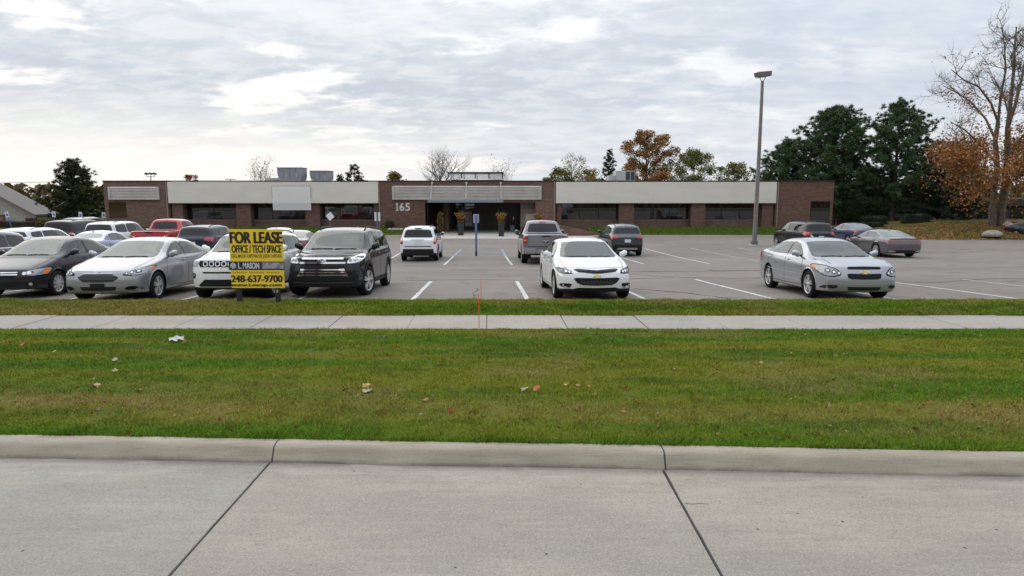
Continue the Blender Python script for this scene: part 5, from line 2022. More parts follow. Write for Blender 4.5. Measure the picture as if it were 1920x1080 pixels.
def car_black_suv():
    P = paint("black suv", (0.012, 0.012, 0.014), .2, .22)
    c = Car("suv", "black sport utility vehicle with stacked chrome grille bars, beside the yellow sign", "car",
            suv(4.89, 1.925, 1.73, 2.79, .96, .375, P, clad=.42, archtrim=True, spokes=5, rimstyle=1, rim=.26, nosez=.98, cowlz=1.13, steer=-14), GRP1, 3)
    suv_windows(c, smat=(M_SGLASS, M_PGLASS, M_PGLASS), rmat=M_PGLASS)
    g = c.sym([(0, .985), (.50, .985), (.56, .955), (.50, .845), (0, .835)], "F", M_GLOSSB, "grille", off=.008)
    for zz, hw_, th in ((.965, .50, .034), (.865, .55, .042)):
        c.ribbon([(-hw_ + 2 * hw_ * k / 14, zz) for k in range(15)], "F", th, .018, M_CHROME, "grille_bar", g)
    e = c.ovals(.918, .19, .125, M_GLOSSB)
    for (a, b) in ((.075, .03), (.03, .055)):
        pts = [(a * math.cos(t_), .918 + b * math.sin(t_) + (.012 if a > b else 0)) for t_ in np.linspace(0, 2 * math.pi, 20)]
        c.ribbon(pts, "F", .014, .03, M_CHROME, "emblem_ring", e)
    g2 = c.sym([(0, .80), (.52, .80), (.62, .50), (.55, .44), (0, .43)], "F", M_PLAS, "lower_grille", off=.008)
    for zz, hw_ in ((.70, .50), (.635, .535), (.57, .57)):
        c.ribbon([(-hw_ + 2 * hw_ * k / 14, zz) for k in range(15)], "F", .026, .018, M_CHROME, "grille_bar", g2)
        for s in (1, -1):
            c.decal([(s * a, b) for a, b in ((hw_ - .10, zz - .024), (hw_ + .04, zz - .024), (hw_ + .02, zz + .024), (hw_ - .10, zz + .018))], "F", M_CHROME, "bar_end", off=.022, parent=g2)
    hl = c.lens([(.15, .52, .845), (.30, .72, .86), (.50, .88, .92), (.80, .945, 1.035), (.70, .94, 1.065), (.42, .80, 1.02), (.20, .60, .98)], 38, M_LAMPW)
    for s, h in zip((1, -1), hl):
        for (yy, zz, r) in ((.66, .925, .042), (.76, .945, .042)):
            p = [(s * yy + r * math.cos(a), zz + r * math.sin(a)) for a in np.linspace(0, 2 * math.pi, 13)[:-1]]
            c.decal(p, "F", M_LAMP, "projector", off=.017, res=.05, parent=h)
    for s in (1, -1):
        c.decal([(s * a, b) for a, b in ((.70, .68), (.90, .74), (.90, .52), (.74, .46))], "F", M_PLAS, "fog_recess", off=.007, smooth_it=1)
        p = [(s * .81 + .04 * math.cos(a), .60 + .04 * math.sin(a)) for a in np.linspace(0, 2 * math.pi, 13)[:-1]]
        c.decal(p, "F", M_RIMD, "fog_lamp", off=.012, res=.05)
    c.ribbon([(-.72 + 1.44 * k / 14, .385) for k in range(15)], "F", .02, .012, principled("dark satin", (.10, .10, .11), .3, .5), "chin_trim")
    c.seam([(-.60, 1.01), (0, 1.015), (.60, 1.01)], "F", .014, M_SEAM)
    c.seam([(.5, 1.05), (1.0, 1.10)], "L", .01)
    c.roof_rails(2.1, 4.2, .60, M_GLOSSB)
    c.ribbon([(1.5 + 3.0 * k / 16, 1.155 + .03 * k / 16) for k in range(17)], "L", .022, .008, M_CHROME, "belt_trim")
    c.wrap([(4.72, .62, 1.02), (4.72, .88, .90), (4.36, .95, .94), (4.40, .93, 1.08)], 125, M_RED, "taillight", off=.008)
    c.antenna(4.0)
    return c


def car_white_slotgrille():
    P = paint("white suv", (0.76, 0.755, 0.73), 0.0, .35)
    c = Car("suv", "white crossover with slotted black grille, half hidden by the yellow sign", "car",
            suv(4.39, 1.82, 1.64, 2.636, .86, .345, P, clad=.33, archtrim=True, spokes=5, rimstyle=0, rim=.23, nosez=.98, cowlz=1.08, cowl=1.05, head=1.72), GRP1, 3)
    suv_windows(c, smat=(M_SGLASS, M_PGLASS, M_PGLASS), rmat=M_PGLASS)
    g = c.sym([(0, .945), (.57, .945), (.61, .88), (.57, .80), (0, .80)], "F", M_GLOSSB, "grille", off=.008)
    for k in range(7):
        yy = (k - 3) * .145
        p = [(yy - .055, .815), (yy + .058, .815), (yy + .058, .932), (yy - .055, .932)]
        ring = c.decal(p, "F", M_CHROME, "slot_ring", off=.014, parent=g, smooth_it=2)
        c.decal([(yy - .038, .832), (yy + .038, .832), (yy + .038, .915), (yy - .038, .915)], "F", M_GLOSSB, "slot", off=.018, parent=g, smooth_it=2)
    c.wrap([(.15, .60, .80), (.30, .72, .80), (.55, .86, .82), (.62, .88, .94), (.34, .74, .945), (.18, .60, .945)], 38, M_LAMP, "headlight", off=.008, smooth_it=1)
    c.sym([(0, .69), (.50, .69), (.50, .655), (0, .655)], "F", M_GLOSSB, "upper_intake", off=.007)
    c.sym([(0, .51), (.46, .51), (.62, .37), (.60, .345), (0, .345)], "F", M_PLAS, "lower_intake", off=.007)
    c.ribbon([(-.66 + 1.32 * k / 14, .325) for k in range(15)], "F", .022, .016, M_CHROME, "chin_trim")
    c.sym([(0, .305), (.78, .305), (.74, .22), (0, .215)], "F", M_PLAS, "lower_lip", off=.006)
    for s in (1, -1):
        c.decal([(s * a, b) for a, b in ((.68, .65), (.80, .67), (.80, .53), (.70, .53))], "F", M_PLAS, "fog_recess", off=.007, smooth_it=1)
        p = [(s * .75 + .04 * math.cos(a), .60 + .04 * math.sin(a)) for a in np.linspace(0, 2 * math.pi, 13)[:-1]]
        c.decal(p, "F", M_LAMP, "fog_lamp", off=.012, res=.05)
    c.roof_rails(1.95, 3.8, .57)
    c.wrap([(4.26, .56, 1.02), (4.26, .84, .94), (3.95, .90, .96), (3.98, .88, 1.06)], 125, M_RED, "taillight", off=.008)
    return c


def car_blue_suv():
    P = paint("dark blue", (0.035, 0.050, 0.085), .5, .28)
    c = Car("suv", "dark blue sport utility vehicle cut off by the left edge of the picture", "car",
            suv(4.65, 1.86, 1.66, 2.7, .9, .35, P, clad=.36, spokes=5, rim=.235), GRP1, 2)
    suv_windows(c, smat=(M_SGLASS, M_PGLASS, M_PGLASS), rmat=M_PGLASS)
    c.ribbon([(1.5 + 2.9 * k / 16, 1.11 + .03 * k / 16) for k in range(17)], "L", .02, .008, M_CHROME, "belt_trim")
    c.wrap([(.15, .55, .86), (.30, .70, .86), (.60, .86, .92), (.60, .88, .985), (.34, .74, .97), (.18, .58, .95)], 38, M_LAMP, "headlight", off=.008)
    c.sym([(0, .90), (.45, .90), (.5, .70), (0, .68)], "F", M_GLOSSB, "grille", off=.008)
    c.wrap([(4.5, .6, 1.0), (4.5, .86, .9), (4.2, .9, .94), (4.22, .88, 1.06)], 125, M_RED, "taillight", off=.008)
    return c


def rear_basics(c, bump_z=.60, plate_z=.78, plate=True):
    S = c.S
    w = c.W / 2
    c.sym([(0, bump_z), (w * .80, bump_z), (w * .84, S["zb"] + .05), (0, S["zb"] + .05)], "B", M_PLAS, "rear_bumper_trim", off=.006)
    if plate:
        c.plate(plate_z)


def car_white_boxy():
    P = paint("white boxy", (0.74, 0.75, 0.78), 0.0, .35)
    c = Car("suv", "boxy white sport utility vehicle parked facing the building left of the blue signpost", "car",
            suv(4.41, 1.76, 1.67, 2.635, .85, .345, P, clad=.40, cowl=1.15, head=1.72, hatchz=1.06, drop=.22, spokes=5, rim=.225, roofw=.665, nosez=.95, cowlz=1.12,
                sweepR=.06, plan=[(0, .90), (.25, .95), (.7, .985), (1.3, 1.0), (2.9, 1.0), (3.9, .985), (4.3, .965), (4.41, .95)], archtrim=True), GRP2, 2)
    suv_windows(c, smat=(M_SGLASS, M_PGLASS, M_PGLASS), rmat=M_PGLASS, rz=1.13)
    rear_basics(c, .60, .90)
    for o in c.both([(.70, .82), (.845, .82), (.845, 1.12), (.72, 1.12)], "B", M_RED, "taillight", off=.012, smooth_it=1):
        pass
    for s in (1, -1):
        c.decal([(s * .74, .95), (s * .81, .95), (s * .81, 1.00), (s * .74, 1.00)], "B", M_REDL, "reverse_lamp", off=.018)
    c.ribbon([(-.62 + 1.24 * k / 12, .715) for k in range(13)], "B", .04, .008, M_PLAS, "tailgate_gap")
    c.ribbon([(-.30 + .6 * k / 8, 1.02) for k in range(9)], "B", .03, .012, principled("soft grey", (.35, .36, .38), .6), "tailgate_handle")
    c.ribbon([(-.16 + .32 * k / 4, 1.545) for k in range(5)], "B", .04, .02, M_PGLASS, "brake_light")
    c.roof_rails(1.9, 4.0, .54)
    return c


def car_escape():
    P = paint("slate", (0.055, 0.064, 0.075), .5, .28)
    c = Car("suv", "slate grey crossover with wide red tail lamps parked facing the building beyond the white sedan", "car",
            suv(4.52, 1.84, 1.68, 2.69, .88, .345, P, clad=.42, drop=.34, hatchz=1.08, spokes=5, rim=.235), GRP2, 2)
    suv_windows(c, smat=(M_SGLASS, M_PGLASS, M_PGLASS), rmat=M_PGLASS)
    rear_basics(c, .62, .82)
    c.wrap([(4.40, .42, .98), (4.42, .40, 1.06), (4.30, .80, 1.13), (4.05, .90, 1.10), (4.10, .90, .98), (4.36, .70, .94)], 140, M_RED, "taillight", off=.010, smooth_it=1)
    c.sym([(0, .46), (.50, .46), (.56, .37), (0, .36)], "B", principled("skid silver", (.38, .38, .39), .4, .6), "skid_plate", off=.012)
    c.roof_rails(2.0, 4.0, .56)
    c.antenna(3.9)
    return c


def car_fastback():
    P = paint("warm grey", (0.135, 0.135, 0.15), .6, .28)
    c = Car("sedan", "grey fastback sedan with full-width red tail light on the open asphalt", "car",
            sedan(4.97, 1.91, 1.42, 2.93, .92, .36, P, cowl=1.35, cowlz=.93, head=2.2, rearh=3.45, deck=4.66, deckz=.99, nosez=.66, spokes=10, rimstyle=2, rim=.26), GRP2, 2)
    c.S["top"]
    sedan_windows(c, smat=M_SGLASS, rmat=M_CGLASS)
    c.sym([(0, .865), (.60, .87), (.84, .905), (.84, .865), (.62, .815), (0, .825)], "B", M_RED, "light_bar", off=.010)
    c.wrap([(4.86, .62, .83), (4.86, .60, .88), (4.72, .86, .91), (4.52, .94, .90), (4.60, .93, .84)], 140, M_RED, "taillight", off=.014)
    c.sym([(0, .985), (.72, .965), (.76, .945), (0, .955)], "B", M_GLOSSB, "spoiler_lip", off=.02)
    c.sym([(0, .40), (.60, .40), (.70, .30), (.60, .25), (0, .25)], "B", M_PLAS, "diffuser", off=.008)
    for s in (1, -1):
        c.decal([(s * .50, .31), (s * .78, .33), (s * .80, .375), (s * .52, .365)], "B", M_CHROME, "exhaust_trim", off=.016)
    c.ribbon([(-.70 + 1.4 * k / 12, .53) for k in range(13)], "B", .012, .004, M_SEAM, "panel_gap")
    c.antenna(3.3)
    return c


def car_plain_sedan(name, label, col, metal=.4, level=2, smat=None, **k):
    P = paint(name + label[:14], col, metal, .30)
    c = Car("sedan", label, "car", sedan(4.75, 1.83, 1.46, 2.78, .93, .33, P, deckz=1.06, spokes=5, rimstyle=1, rim=.225, **k), GRP2, level)
    sedan_windows(c, smat=smat, rmat=M_CGLASS)
    c.wrap([(4.62, .50, .93), (4.62, .84, .80), (4.28, .90, .86), (4.34, .88, .98)], 135, M_RED, "taillight", off=.008)
    c.wrap([(.15, .50, .62), (.26, .66, .60), (.46, .82, .64), (.74, .89, .73), (.6, .87, .76), (.36, .74, .73)], 38, M_LAMP, "headlight", off=.008)
    c.sym([(0, .65), (.42, .65), (.36, .50), (0, .49)], "F", M_GLOSSB, "grille", off=.008)
    c.sym([(0, .40), (.5, .40), (.45, .28), (0, .28)], "F", M_PLAS, "lower_intake", off=.006)
    c.plate(.70)
    c.antenna(3.2)
    return c


def car_plain_suv(label, col, L=4.7, W=1.87, H=1.70, metal=.4, tl=1, rails=True, rz=None, **k):
    P = paint(label[:22], col, metal, .28)
    kw = dict(clad=.38, drop=.30, hatchz=1.10, spokes=5, rim=.235)
    kw.update(k)
    c = Car("suv", label, "car", suv(L, W, H, L * .59, .9, .355, P, **kw), GRP2, 2)
    suv_windows(c, smat=(M_SGLASS, M_PGLASS, M_PGLASS), rmat=M_PGLASS, rz=rz)
    rear_basics(c, .58, .82)
    if tl == 1:
        c.wrap([(L - .10, .50, .98), (L - .10, .52, 1.08), (L - .30, .86, 1.14), (L - .45, .92, 1.08), (L - .4, .92, .92), (L - .14, .80, .90)], 140, M_RED, "taillight", off=.010, smooth_it=1)
    else:
        c.both([(.66, .85), (.86, .85), (.84, 1.14), (.70, 1.14)], "B", M_RED, "taillight", off=.012)
    c.wrap([(.15, .55, .86), (.30, .70, .86), (.60, .86, .92), (.60, .88, .985), (.34, .74, .97), (.18, .58, .95)], 38, M_LAMP, "headlight", off=.008)
    c.sym([(0, .90), (.45, .90), (.5, .70), (0, .68)], "F", M_GLOSSB, "grille", off=.008)
    if rails:
        c.roof_rails(2.0, L - .7, .58)
    return c


def car_pickup(label, col, crewtail=True, metal=.5, ram=True):
    P = paint(label[:18], col, metal, .30)
    L, W, H = 5.82, 2.05, 1.93
    S = dict(L=L, W=W, H=H, wb=3.57, fo=1.02, tr=.40, tw=.27, paint=P, zb=.36, roofw=.70, clad=.40, rim=.27, spokes=6, archgap=.07,
             cowl=1.55, head=2.25, cowlz=1.24, capcrease=.8, crease=.5, sweepR=.03, kickR=.12,
             plan=[(0, .90), (.3, .95), (.8, .99), (1.3, 1.0), (4.5, 1.0), (5.5, .985), (5.82, .965)],
             nose=[(.3, .06), (.6, 0), (.9, .02), (1.2, .08)], tail=[(.3, .10), (.5, .0), (.9, 0), (1.4, 0)])
    S["top"] = [(0, 1.08), (.12, 1.14), (.6, 1.20), (1.2, 1.23), (1.47, 1.24), (1.63, 1.30), (2.13, H - .14), (2.3, H - .075), (2.8, H - .005), (3.5, H - .005), (3.72, H - .03), (3.80, H - .10), (3.98, 1.45), (4.02, 1.335), (4.06, 1.325), (5.72, 1.325), (5.82, 1.30)]
    S["belt"] = [(0, 1.02), (.6, 1.10), (1.5, 1.17), (2.4, 1.19), (3.9, 1.20), (4.05, 1.305), (5.7, 1.305), (5.82, 1.24)]
    c = Car("pickup_truck", label, "pickup truck", S, GRP2, 2)
    bz, tz = 1.245, H - .125
    c.windows([[(1.95, bz), (2.72, bz + .01), (2.70, tz), (2.5, tz - .01), (2.32, tz - .07)], [(2.80, bz + .01), (3.62, bz + .02), (3.58, tz - .03), (2.78, tz)]],
              [(0, 1.275), (.74, 1.275), (.79, 1.30), (.66, H - .14), (.35, H - .12), (0, H - .118)], [(0, H - .15), (.60, H - .165), (.72, 1.39), (0, 1.375)], [M_SGLASS, M_PGLASS], M_PGLASS)
    c.seam([(1.88, .5), (1.88, bz)]); c.seam([(2.76, .48), (2.76, bz)]); c.seam([(3.72, .5), (3.70, bz)])
    c.seam([(4.03, .55), (4.03, 1.28)], w=.03)
    c.handle(2.58, 1.13); c.handle(3.50, 1.13)
    c.mirrors(2.0, 1.32, .24, .24)
    # bed well, tailgate, lamps, bumper
    c.decal([(4.12, -.78), (5.66, -.78), (5.66, .78), (4.12, .78)], "T", M_UNDER, "bed_floor", off=.006, res=.2)
    tg = c.decal([(-.80, .80), (.80, .80), (.80, 1.285), (-.80, 1.285)], "B", P, "tailgate", off=.018, res=.12, thick=.03)
    c.ribbon([(-.80 + 1.6 * k / 12, .785) for k in range(13)], "B", .03, .004, M_SEAM, "panel_gap")
    c.decal([(-.22, 1.21), (.22, 1.21), (.16, 1.27), (-.16, 1.27)], "B", M_PLAS, "tailgate_handle", off=.03, parent=tg)
    if ram:
        e = c.decal(chaikin([(-.10, .96), (.10, .96), (.12, 1.08), (-.12, 1.08)], 2), "B", M_GLOSSB, "emblem", off=.026, parent=tg)
        c.decal([(-.012, .965), (.012, .965), (.03, 1.02), (.11, 1.03), (.10, 1.075), (.03, 1.065), (0, 1.045), (-.03, 1.065), (-.10, 1.075), (-.11, 1.03), (-.03, 1.02)], "B", M_CHROME, "emblem_head", off=.034, parent=tg)
    else:
        c.ovals(1.04, .24, .10, M_OVAL, ax="B")
    for s in (1, -1):
        tl_ = c.decal([(s * .825, .90), (s * .975, .90), (s * .975, 1.25), (s * .825, 1.25)], "B", M_RED, "taillight", off=.014, smooth_it=1, sw=.1)
        c.decal([(s * .85, 1.03), (s * .955, 1.03), (s * .955, 1.09), (s * .85, 1.09)], "B", M_REDL, "reverse_lamp", off=.02, parent=tl_)
    xb_ = -L / 2
    bp = MB().bbox(xb_ - .16, xb_ + .12, -.98, -.42, .48, .74, .05).bbox(xb_ - .16, xb_ + .12, .42, .98, .48, .74, .05).bbox(xb_ - .15, xb_ + .12, -.42, .42, .48, .66, .03)
    bp.build("rear_bumper", principled("grey bumper", (.34, .34, .36), .3, .7), c.root, smooth=True, sharp=35)
    MB().bbox(xb_ - .18, xb_ - .10, -.05, .05, .40, .48, .01).build("tow_hitch", M_PLAS, c.root)
    c.decal([(-.16, H - .115), (.16, H - .115), (.14, H - .07), (-.14, H - .07)], "B", M_RED, "brake_light", off=.012)
    MB().box(-1.0, 1.4, -.95, -.85, .40, .46).box(-1.0, 1.4, .85, .95, .40, .46).build("side_step", principled("grey bumper", (.34, .34, .36), .3, .7), c.root)
    c.sym([(0, 1.05), (.55, 1.05), (.6, .75), (0, .72)], "F", M_GLOSSB, "grille", off=.008)
    c.wrap([(.1, .60, .85), (.5, .95, .90), (.5, .96, 1.05), (.1, .62, 1.05)], 38, M_LAMP, "headlight", off=.008)
    return c


car_black_sedan().place(-12.45, 18.10, 183)
car_silver_hexgrille().place(-9.50, 17.35, 183)
car_white_slotgrille().place(-6.85, 17.65, 183)
car_black_suv().place(-4.62, 18.45, 180.5)
car_white_sedan().place(1.84, 17.85, 183.5)
car_silver_chevron().place(8.25, 17.75, 178.5)
car_blue_suv().place(-15.55, 18.4, 182)
car_white_boxy().place(-4.45, 33.2, 2)
car_pickup("silver grey crew-cab pickup truck parked facing the building right of the entrance sign", (0.20, 0.197, 0.22)).place(1.38, 32.0, 2)
car_escape().place(5.95, 37.1, 2.5)
car_fastback().place(19.95, 36.2, 0)
car_plain_suv("black sport utility vehicle behind the silver sedan near the lamp post", (0.015, 0.016, 0.018), 4.9, 1.93, 1.72, tl=1).place(18.15, 41.8, 2)
car_plain_sedan("blue", "blue sedan between the black utility vehicle and the grey fastback", (0.05, 0.062, 0.13), .5).place(23.7, 46.8, 2)
car_plain_sedan("navy", "dark navy sedan at the right edge beyond the boulder", (0.03, 0.035, 0.06), .5).place(41.2, 52.0, 205)
car_pickup("red crew-cab pickup truck in the second row", (0.42, 0.012, 0.018), metal=.2, ram=False).place(-19.35, 38.2, 3)
car_plain_suv("white sport utility vehicle with a long side window next to the red pickup truck", (0.72, 0.73, 0.76), 4.95, 1.98, 1.80, metal=0, clad=.3).place(-22.8, 38.9, 3)
car_plain_suv("black full-size sport utility vehicle at the far left of the second row", (0.02, 0.021, 0.022), 5.0, 2.0, 1.86, tl=2, drop=.2).place(-26.1, 40.5, 3)
car_plain_suv("navy crossover with bright red tail lamps right of the red pickup truck", (0.022, 0.028, 0.045), 4.78, 1.85, 1.69).place(-15.5, 34.4, 3)
car_plain_sedan("lav", "pale lavender-blue sedan showing over the black sedan's roof", (0.40, 0.44, 0.60), .3).place(-19.2, 31.4, 3)
car_plain_suv("white crossover with dark glass behind the black sedan", (0.70, 0.71, 0.73), 4.6, 1.84, 1.62, metal=0).place(-21.6, 30.6, 3)
car_plain_sedan("slv", "silver sedan roof showing just above the yellow sign", (0.38, 0.40, 0.42), .6).place(-13.0, 37.6, 3)
car_plain_sedan("gry", "dark grey sedan between the white crossover and the black utility vehicle", (0.06, 0.062, 0.068), .5).place(-10.4, 32.5, 3)
car_plain_suv("silver grey sport utility vehicle with roof rails farthest back at the left", (0.22, 0.23, 0.24), 4.8, 1.9, 1.75).place(-32.0, 50.5, 4)

# ------------------------------------------------------------------ vegetation
def _bark(c1, c2):
    def fn(t, vec, b):
        n = t.noise(t.mapping(vec, (3, 3, 0.6)), 3.0, 6, 0.7)
        t.l(t.mix(t.ss(n, 0.35, 0.68), c1, c2), b.inputs["Base Color"])
        b.inputs["Roughness"].default_value = 0.95
        bump(t, b, n, 0.8, 0.04)
    return fn


M_BARK = nmat("grey brown bark", _bark((0.055, 0.045, 0.038), (0.15, 0.125, 0.105)))
M_BARKP = nmat("pine bark", _bark((0.045, 0.034, 0.028), (0.12, 0.095, 0.08)))
M_BARKM = nmat("pale maple bark", _bark((0.06, 0.050, 0.036), (0.19, 0.16, 0.118)))


def rand_quads(cent, size, rs, flat=0.0, aspect=0.62):
    """leaf-shaped quads at given centres with random tilt"""
    n = len(cent)
    a = rs.normal(size=(n, 3)); a /= np.linalg.norm(a, axis=1)[:, None]
    u = rs.normal(size=(n, 3)); u[:, 2] *= (1 - flat)
    u -= a * (u * a).sum(1)[:, None]; u /= np.linalg.norm(u, axis=1)[:, None]
    w = np.cross(a, u)
    s = (size * (0.6 + 0.8 * rs.rand(n)))[:, None]
    q = np.stack([cent - u * s * .5, cent + w * s * .5 * aspect, cent + u * s * .5, cent - w * s * .5 * aspect], 1)
    return q.reshape(-1, 3)


def leaf_cols(n, pal, rs, clump_mix):
    """palette colours; each clump leans to one entry"""
    pal = np.array(pal)
    k = np.clip(clump_mix + rs.normal(size=n) * 0.22, 0, 0.999) * (len(pal) - 1)
    i = k.astype(int)
    f = (k - i)[:, None]
    c = pal[i] * (1 - f) + pal[np.minimum(i + 1, len(pal) - 1)] * f
    c = c * (0.72 + 0.56 * rs.rand(n))[:, None]
    return np.repeat(c, 4, axis=0)


def limb(mb, p0, p1, r0, r1, rs, bend=.12, n=5, sides=5):
    p0, p1 = np.array(p0, float), np.array(p1, float)
    L = np.linalg.norm(p1 - p0)
    off = rs.normal(size=3) * L * bend
    off[2] = -abs(off[2]) * .6
    pts = []
    for k in range(n + 1):
        s = k / n
        pts.append(p0 + (p1 - p0) * s + off * math.sin(s * math.pi) + rs.normal(size=3) * L * .012 * (0 < k < n))
    mb.tube(pts, [r0 + (r1 - r0) * (k / n) ** .8 for k in range(n + 1)], sides, cap=False)
    return pts


def leafy_tree(name, label, base, h, w, cb, pal, seed, clumps=60, per=110, leaf=.22, cr=.75, prof=None, bark=None, group=None, tr=None, twig=True, cat="tree", lean=0.0):
    """trunk, limbs to every leaf clump, leaves scattered through the clumps"""
    rs = np.random.RandomState(seed)
    T = thing(name, label, cat, base, 0, group)
    prof = prof or [(0, .45), (.2, .85), (.45, 1.0), (.7, .85), (.9, .5), (1, .15)]
    tr = tr or h * .022
    mb = MB()
    th = h * .8
    tp = [np.array([lean * (k / 6) ** 2 + rs.normal() * .04 * h / 10, rs.normal() * .04 * h / 10, th * k / 6]) for k in range(7)]
    tp[0][:2] = 0
    mb.tube(tp, [tr * (1.25 if k == 0 else 1) * (1 - .86 * k / 6) for k in range(7)], 8, cap=False)
    cents, mixv = [], []
    for i in range(clumps):
        f = rs.rand() ** .85
        ang = rs.rand() * 2 * math.pi
        R = np.interp(f, [p[0] for p in prof], [p[1] for p in prof]) * w / 2
        R *= (.80 + .28 * math.sin(ang * 3 + seed) * rs.rand() + .18 * rs.rand())
        rr = R * rs.rand() ** .42
        c = np.array([math.cos(ang) * rr + lean * f, math.sin(ang) * rr, cb + (h - cb) * f])
        c -= np.array([0, 0, cr * .35])
        cents.append(c); mixv.append(rs.rand())
    allq, allc = [], []
    for c, m in zip(cents, mixv):
        zb_ = max(.15 * h, c[2] - (abs(c[0]) + abs(c[1])) * (.5 + .5 * rs.rand()) - .3)
        zb_ = min(zb_, th * .97)
        k = zb_ / th * 6
        i = min(5, int(k)); q = tp[i] + (tp[i + 1] - tp[i]) * (k - i)
        pts = limb(mb, q, c, tr * .26 * (1 - .6 * zb_ / h), tr * .05, rs, .10, 5, 5)
        if twig:
            for _ in range(3):
                e = c + rs.normal(size=3) * cr * .6
                mb.tube([pts[-2], (np.array(pts[-1]) + e) / 2 + rs.normal(size=3) * .05, e], [tr * .05, tr * .035, tr * .012], 3, cap=False)
        n = int(per * (.5 + rs.rand()))
        if n < 1:
            continue
        d = rs.normal(size=(n, 3)); d /= np.linalg.norm(d, axis=1)[:, None]
        d *= (rs.rand(n) ** .5 * cr * (.7 + .5 * rs.rand()))[:, None]
        d[:, 2] *= .72
        cc = c + d
        allq.append(rand_quads(cc, leaf, rs)); allc.append(leaf_cols(n, pal, rs, m))
    mb.build("trunk", bark or M_BARK, T, fixn=False, smooth=True)
    if allq:
        me = np_mesh("crown", np.concatenate(allq), 4, M_LEAF, np.concatenate(allc))
        link_obj("crown", me, T)
    return T


def bare_tree(name, label, base, h, w, seed, tr=None, trunk_frac=.3, bark=None, levels=4, T=None, kids=(7, 5, 5, 4), group=None, pal=None, leaf=.2, nleaf=0):
    rs = np.random.RandomState(seed)
    own = T is None
    if own:
        T = thing(name, label, "tree", base, 0, group)
    tr = tr or h * .02
    mb = MB()
    tips = []

    def grow(p, d, L, r, lv):
        n = 4
        pts = [p]
        dd = d.copy()
        for k in range(n):
            dd = dd + rs.normal(size=3) * .13 + np.array([0, 0, .07])
            dd /= np.linalg.norm(dd)
            pts.append(pts[-1] + dd * L / n)
        mb.tube(pts, [r * (1 - .72 * k / n) for k in range(n + 1)], 7 if lv == 0 else (4 if lv < 3 else 3), cap=False)
        if lv >= levels:
            tips.append(pts[-1])
            return
        m = kids[min(lv, len(kids) - 1)]
        for k in range(m):
            f = (.38 if lv == 0 else .22) + (.98 - (.38 if lv == 0 else .22)) * (k + rs.rand() * .7) / m
            f = min(f, .99)
            i = min(n - 1, int(f * n))
            q = pts[i] + (pts[i + 1] - pts[i]) * (f * n - i)
            a = rs.rand() * 2 * math.pi
            side = np.array([math.cos(a) * w, math.sin(a) * w, .35])
            nd = dd * .75 + side * (.85 if lv == 0 else .62)
            nd /= np.linalg.norm(nd)
            grow(q, nd, L * (.62 - .12 * f + .1 * rs.rand()) * (1.0 if lv else 1.05), r * (.50 - .2 * f), lv + 1)
    grow(np.zeros(3), np.array([0, 0, 1.0]), h * .62, tr, 0)
    mb.build("trunk", bark or M_BARK, T, fixn=False, smooth=True)
    if nleaf and tips:
        tp = np.array(tips)
        c = tp[rs.randint(0, len(tp), nleaf)] + rs.normal(size=(nleaf, 3)) * .28
        me = np_mesh("crown", rand_quads(c, leaf, rs), 4, M_LEAF, leaf_cols(nleaf, pal, rs, rs.rand(nleaf)))
        link_obj("crown", me, T)
    return T


def pine_tree(name, label, base, h, prof, seed, cb=.12, tufts=1500, tuft=.42, pal=((0.018, 0.038, 0.016), (0.035, 0.060, 0.022), (0.060, 0.075, 0.030)), open_=0.0, group=None, tr=None, needles=30, wid=.035, squash=.75):
    """long-needled conifer: whorled limbs carrying round tufts of needles"""
    rs = np.random.RandomState(seed)
    T = thing(name, label, "tree", base, 0, group)
    tr = tr or h * .017
    mb = MB()
    mb.tube([(0, 0, 0), (rs.normal() * .05, 0, h * .3), (rs.normal() * .1, rs.normal() * .1, h * .65), (0, 0, h * .97)], [tr * 1.2, tr * .9, tr * .5, tr * .08], 8, cap=False)
    px, py = [p[0] for p in prof], [p[1] for p in prof]
    C = []
    nb = max(30, tufts // 15)
    for i in range(nb):
        f = (i + rs.rand()) / nb
        z = h * (cb + (1 - cb) * f)
        R = np.interp(f, px, py) * (.58 + .56 * rs.rand())
        a = i * 2.39996 + rs.normal() * .3
        up = (.10 + .45 * f) * R
        e = np.array([math.cos(a) * R, math.sin(a) * R, z + up * .6])
        s = np.array([0, 0, max(.05, z - .15 * R)])
        limb(mb, s, e, tr * .26 * (1.1 - f), tr * .04, rs, .05, 4, 4)
        m = max(4, int(tufts / nb * (.25 + 1.5 * R / max(py))))
        for _ in range(m):
            q = rs.rand() ** .55
            if q < open_:
                q = open_ + (1 - open_) * rs.rand()
            p = s + (e - s) * q + rs.normal(size=3) * np.array([.30, .30, .20]) * (tuft * 1.2) * (.7 + .8 * q)
            C.append(p)
    C.append(np.array([0, 0, h * .99]))
    C = np.array(C)
    n = len(C)
    mix = np.repeat(np.clip(rs.rand(n) * .7 + .3 * rs.rand(n), 0, .99), needles)
    d = rs.normal(size=(n * needles, 3)); d[:, 2] = d[:, 2] * squash + .25
    d /= np.linalg.norm(d, axis=1)[:, None]
    ln = tuft * (.55 + .6 * rs.rand(n * needles)) * .62
    o = np.repeat(C, needles, axis=0) + d * (ln * .12)[:, None]
    sd = np.cross(d, rs.normal(size=d.shape)); sd /= np.linalg.norm(sd, axis=1)[:, None]
    t0 = o - sd * wid; t1 = o + sd * wid; t2 = o + d * ln[:, None]
    v = np.stack([t0, t1, t2], 1).reshape(-1, 3)
    pal = np.array(pal); k = mix * (len(pal) - 1); i = k.astype(int); f = (k - i)[:, None]
    c = pal[i] * (1 - f) + pal[np.minimum(i + 1, len(pal) - 1)] * f
    c *= (.75 + .5 * rs.rand(len(c)))[:, None]
    mb.build("trunk", M_BARKP, T, fixn=False, smooth=True)
    link_obj("crown", np_mesh("crown", v, 3, M_LEAF, np.repeat(c, 3, axis=0)), T)
    return T


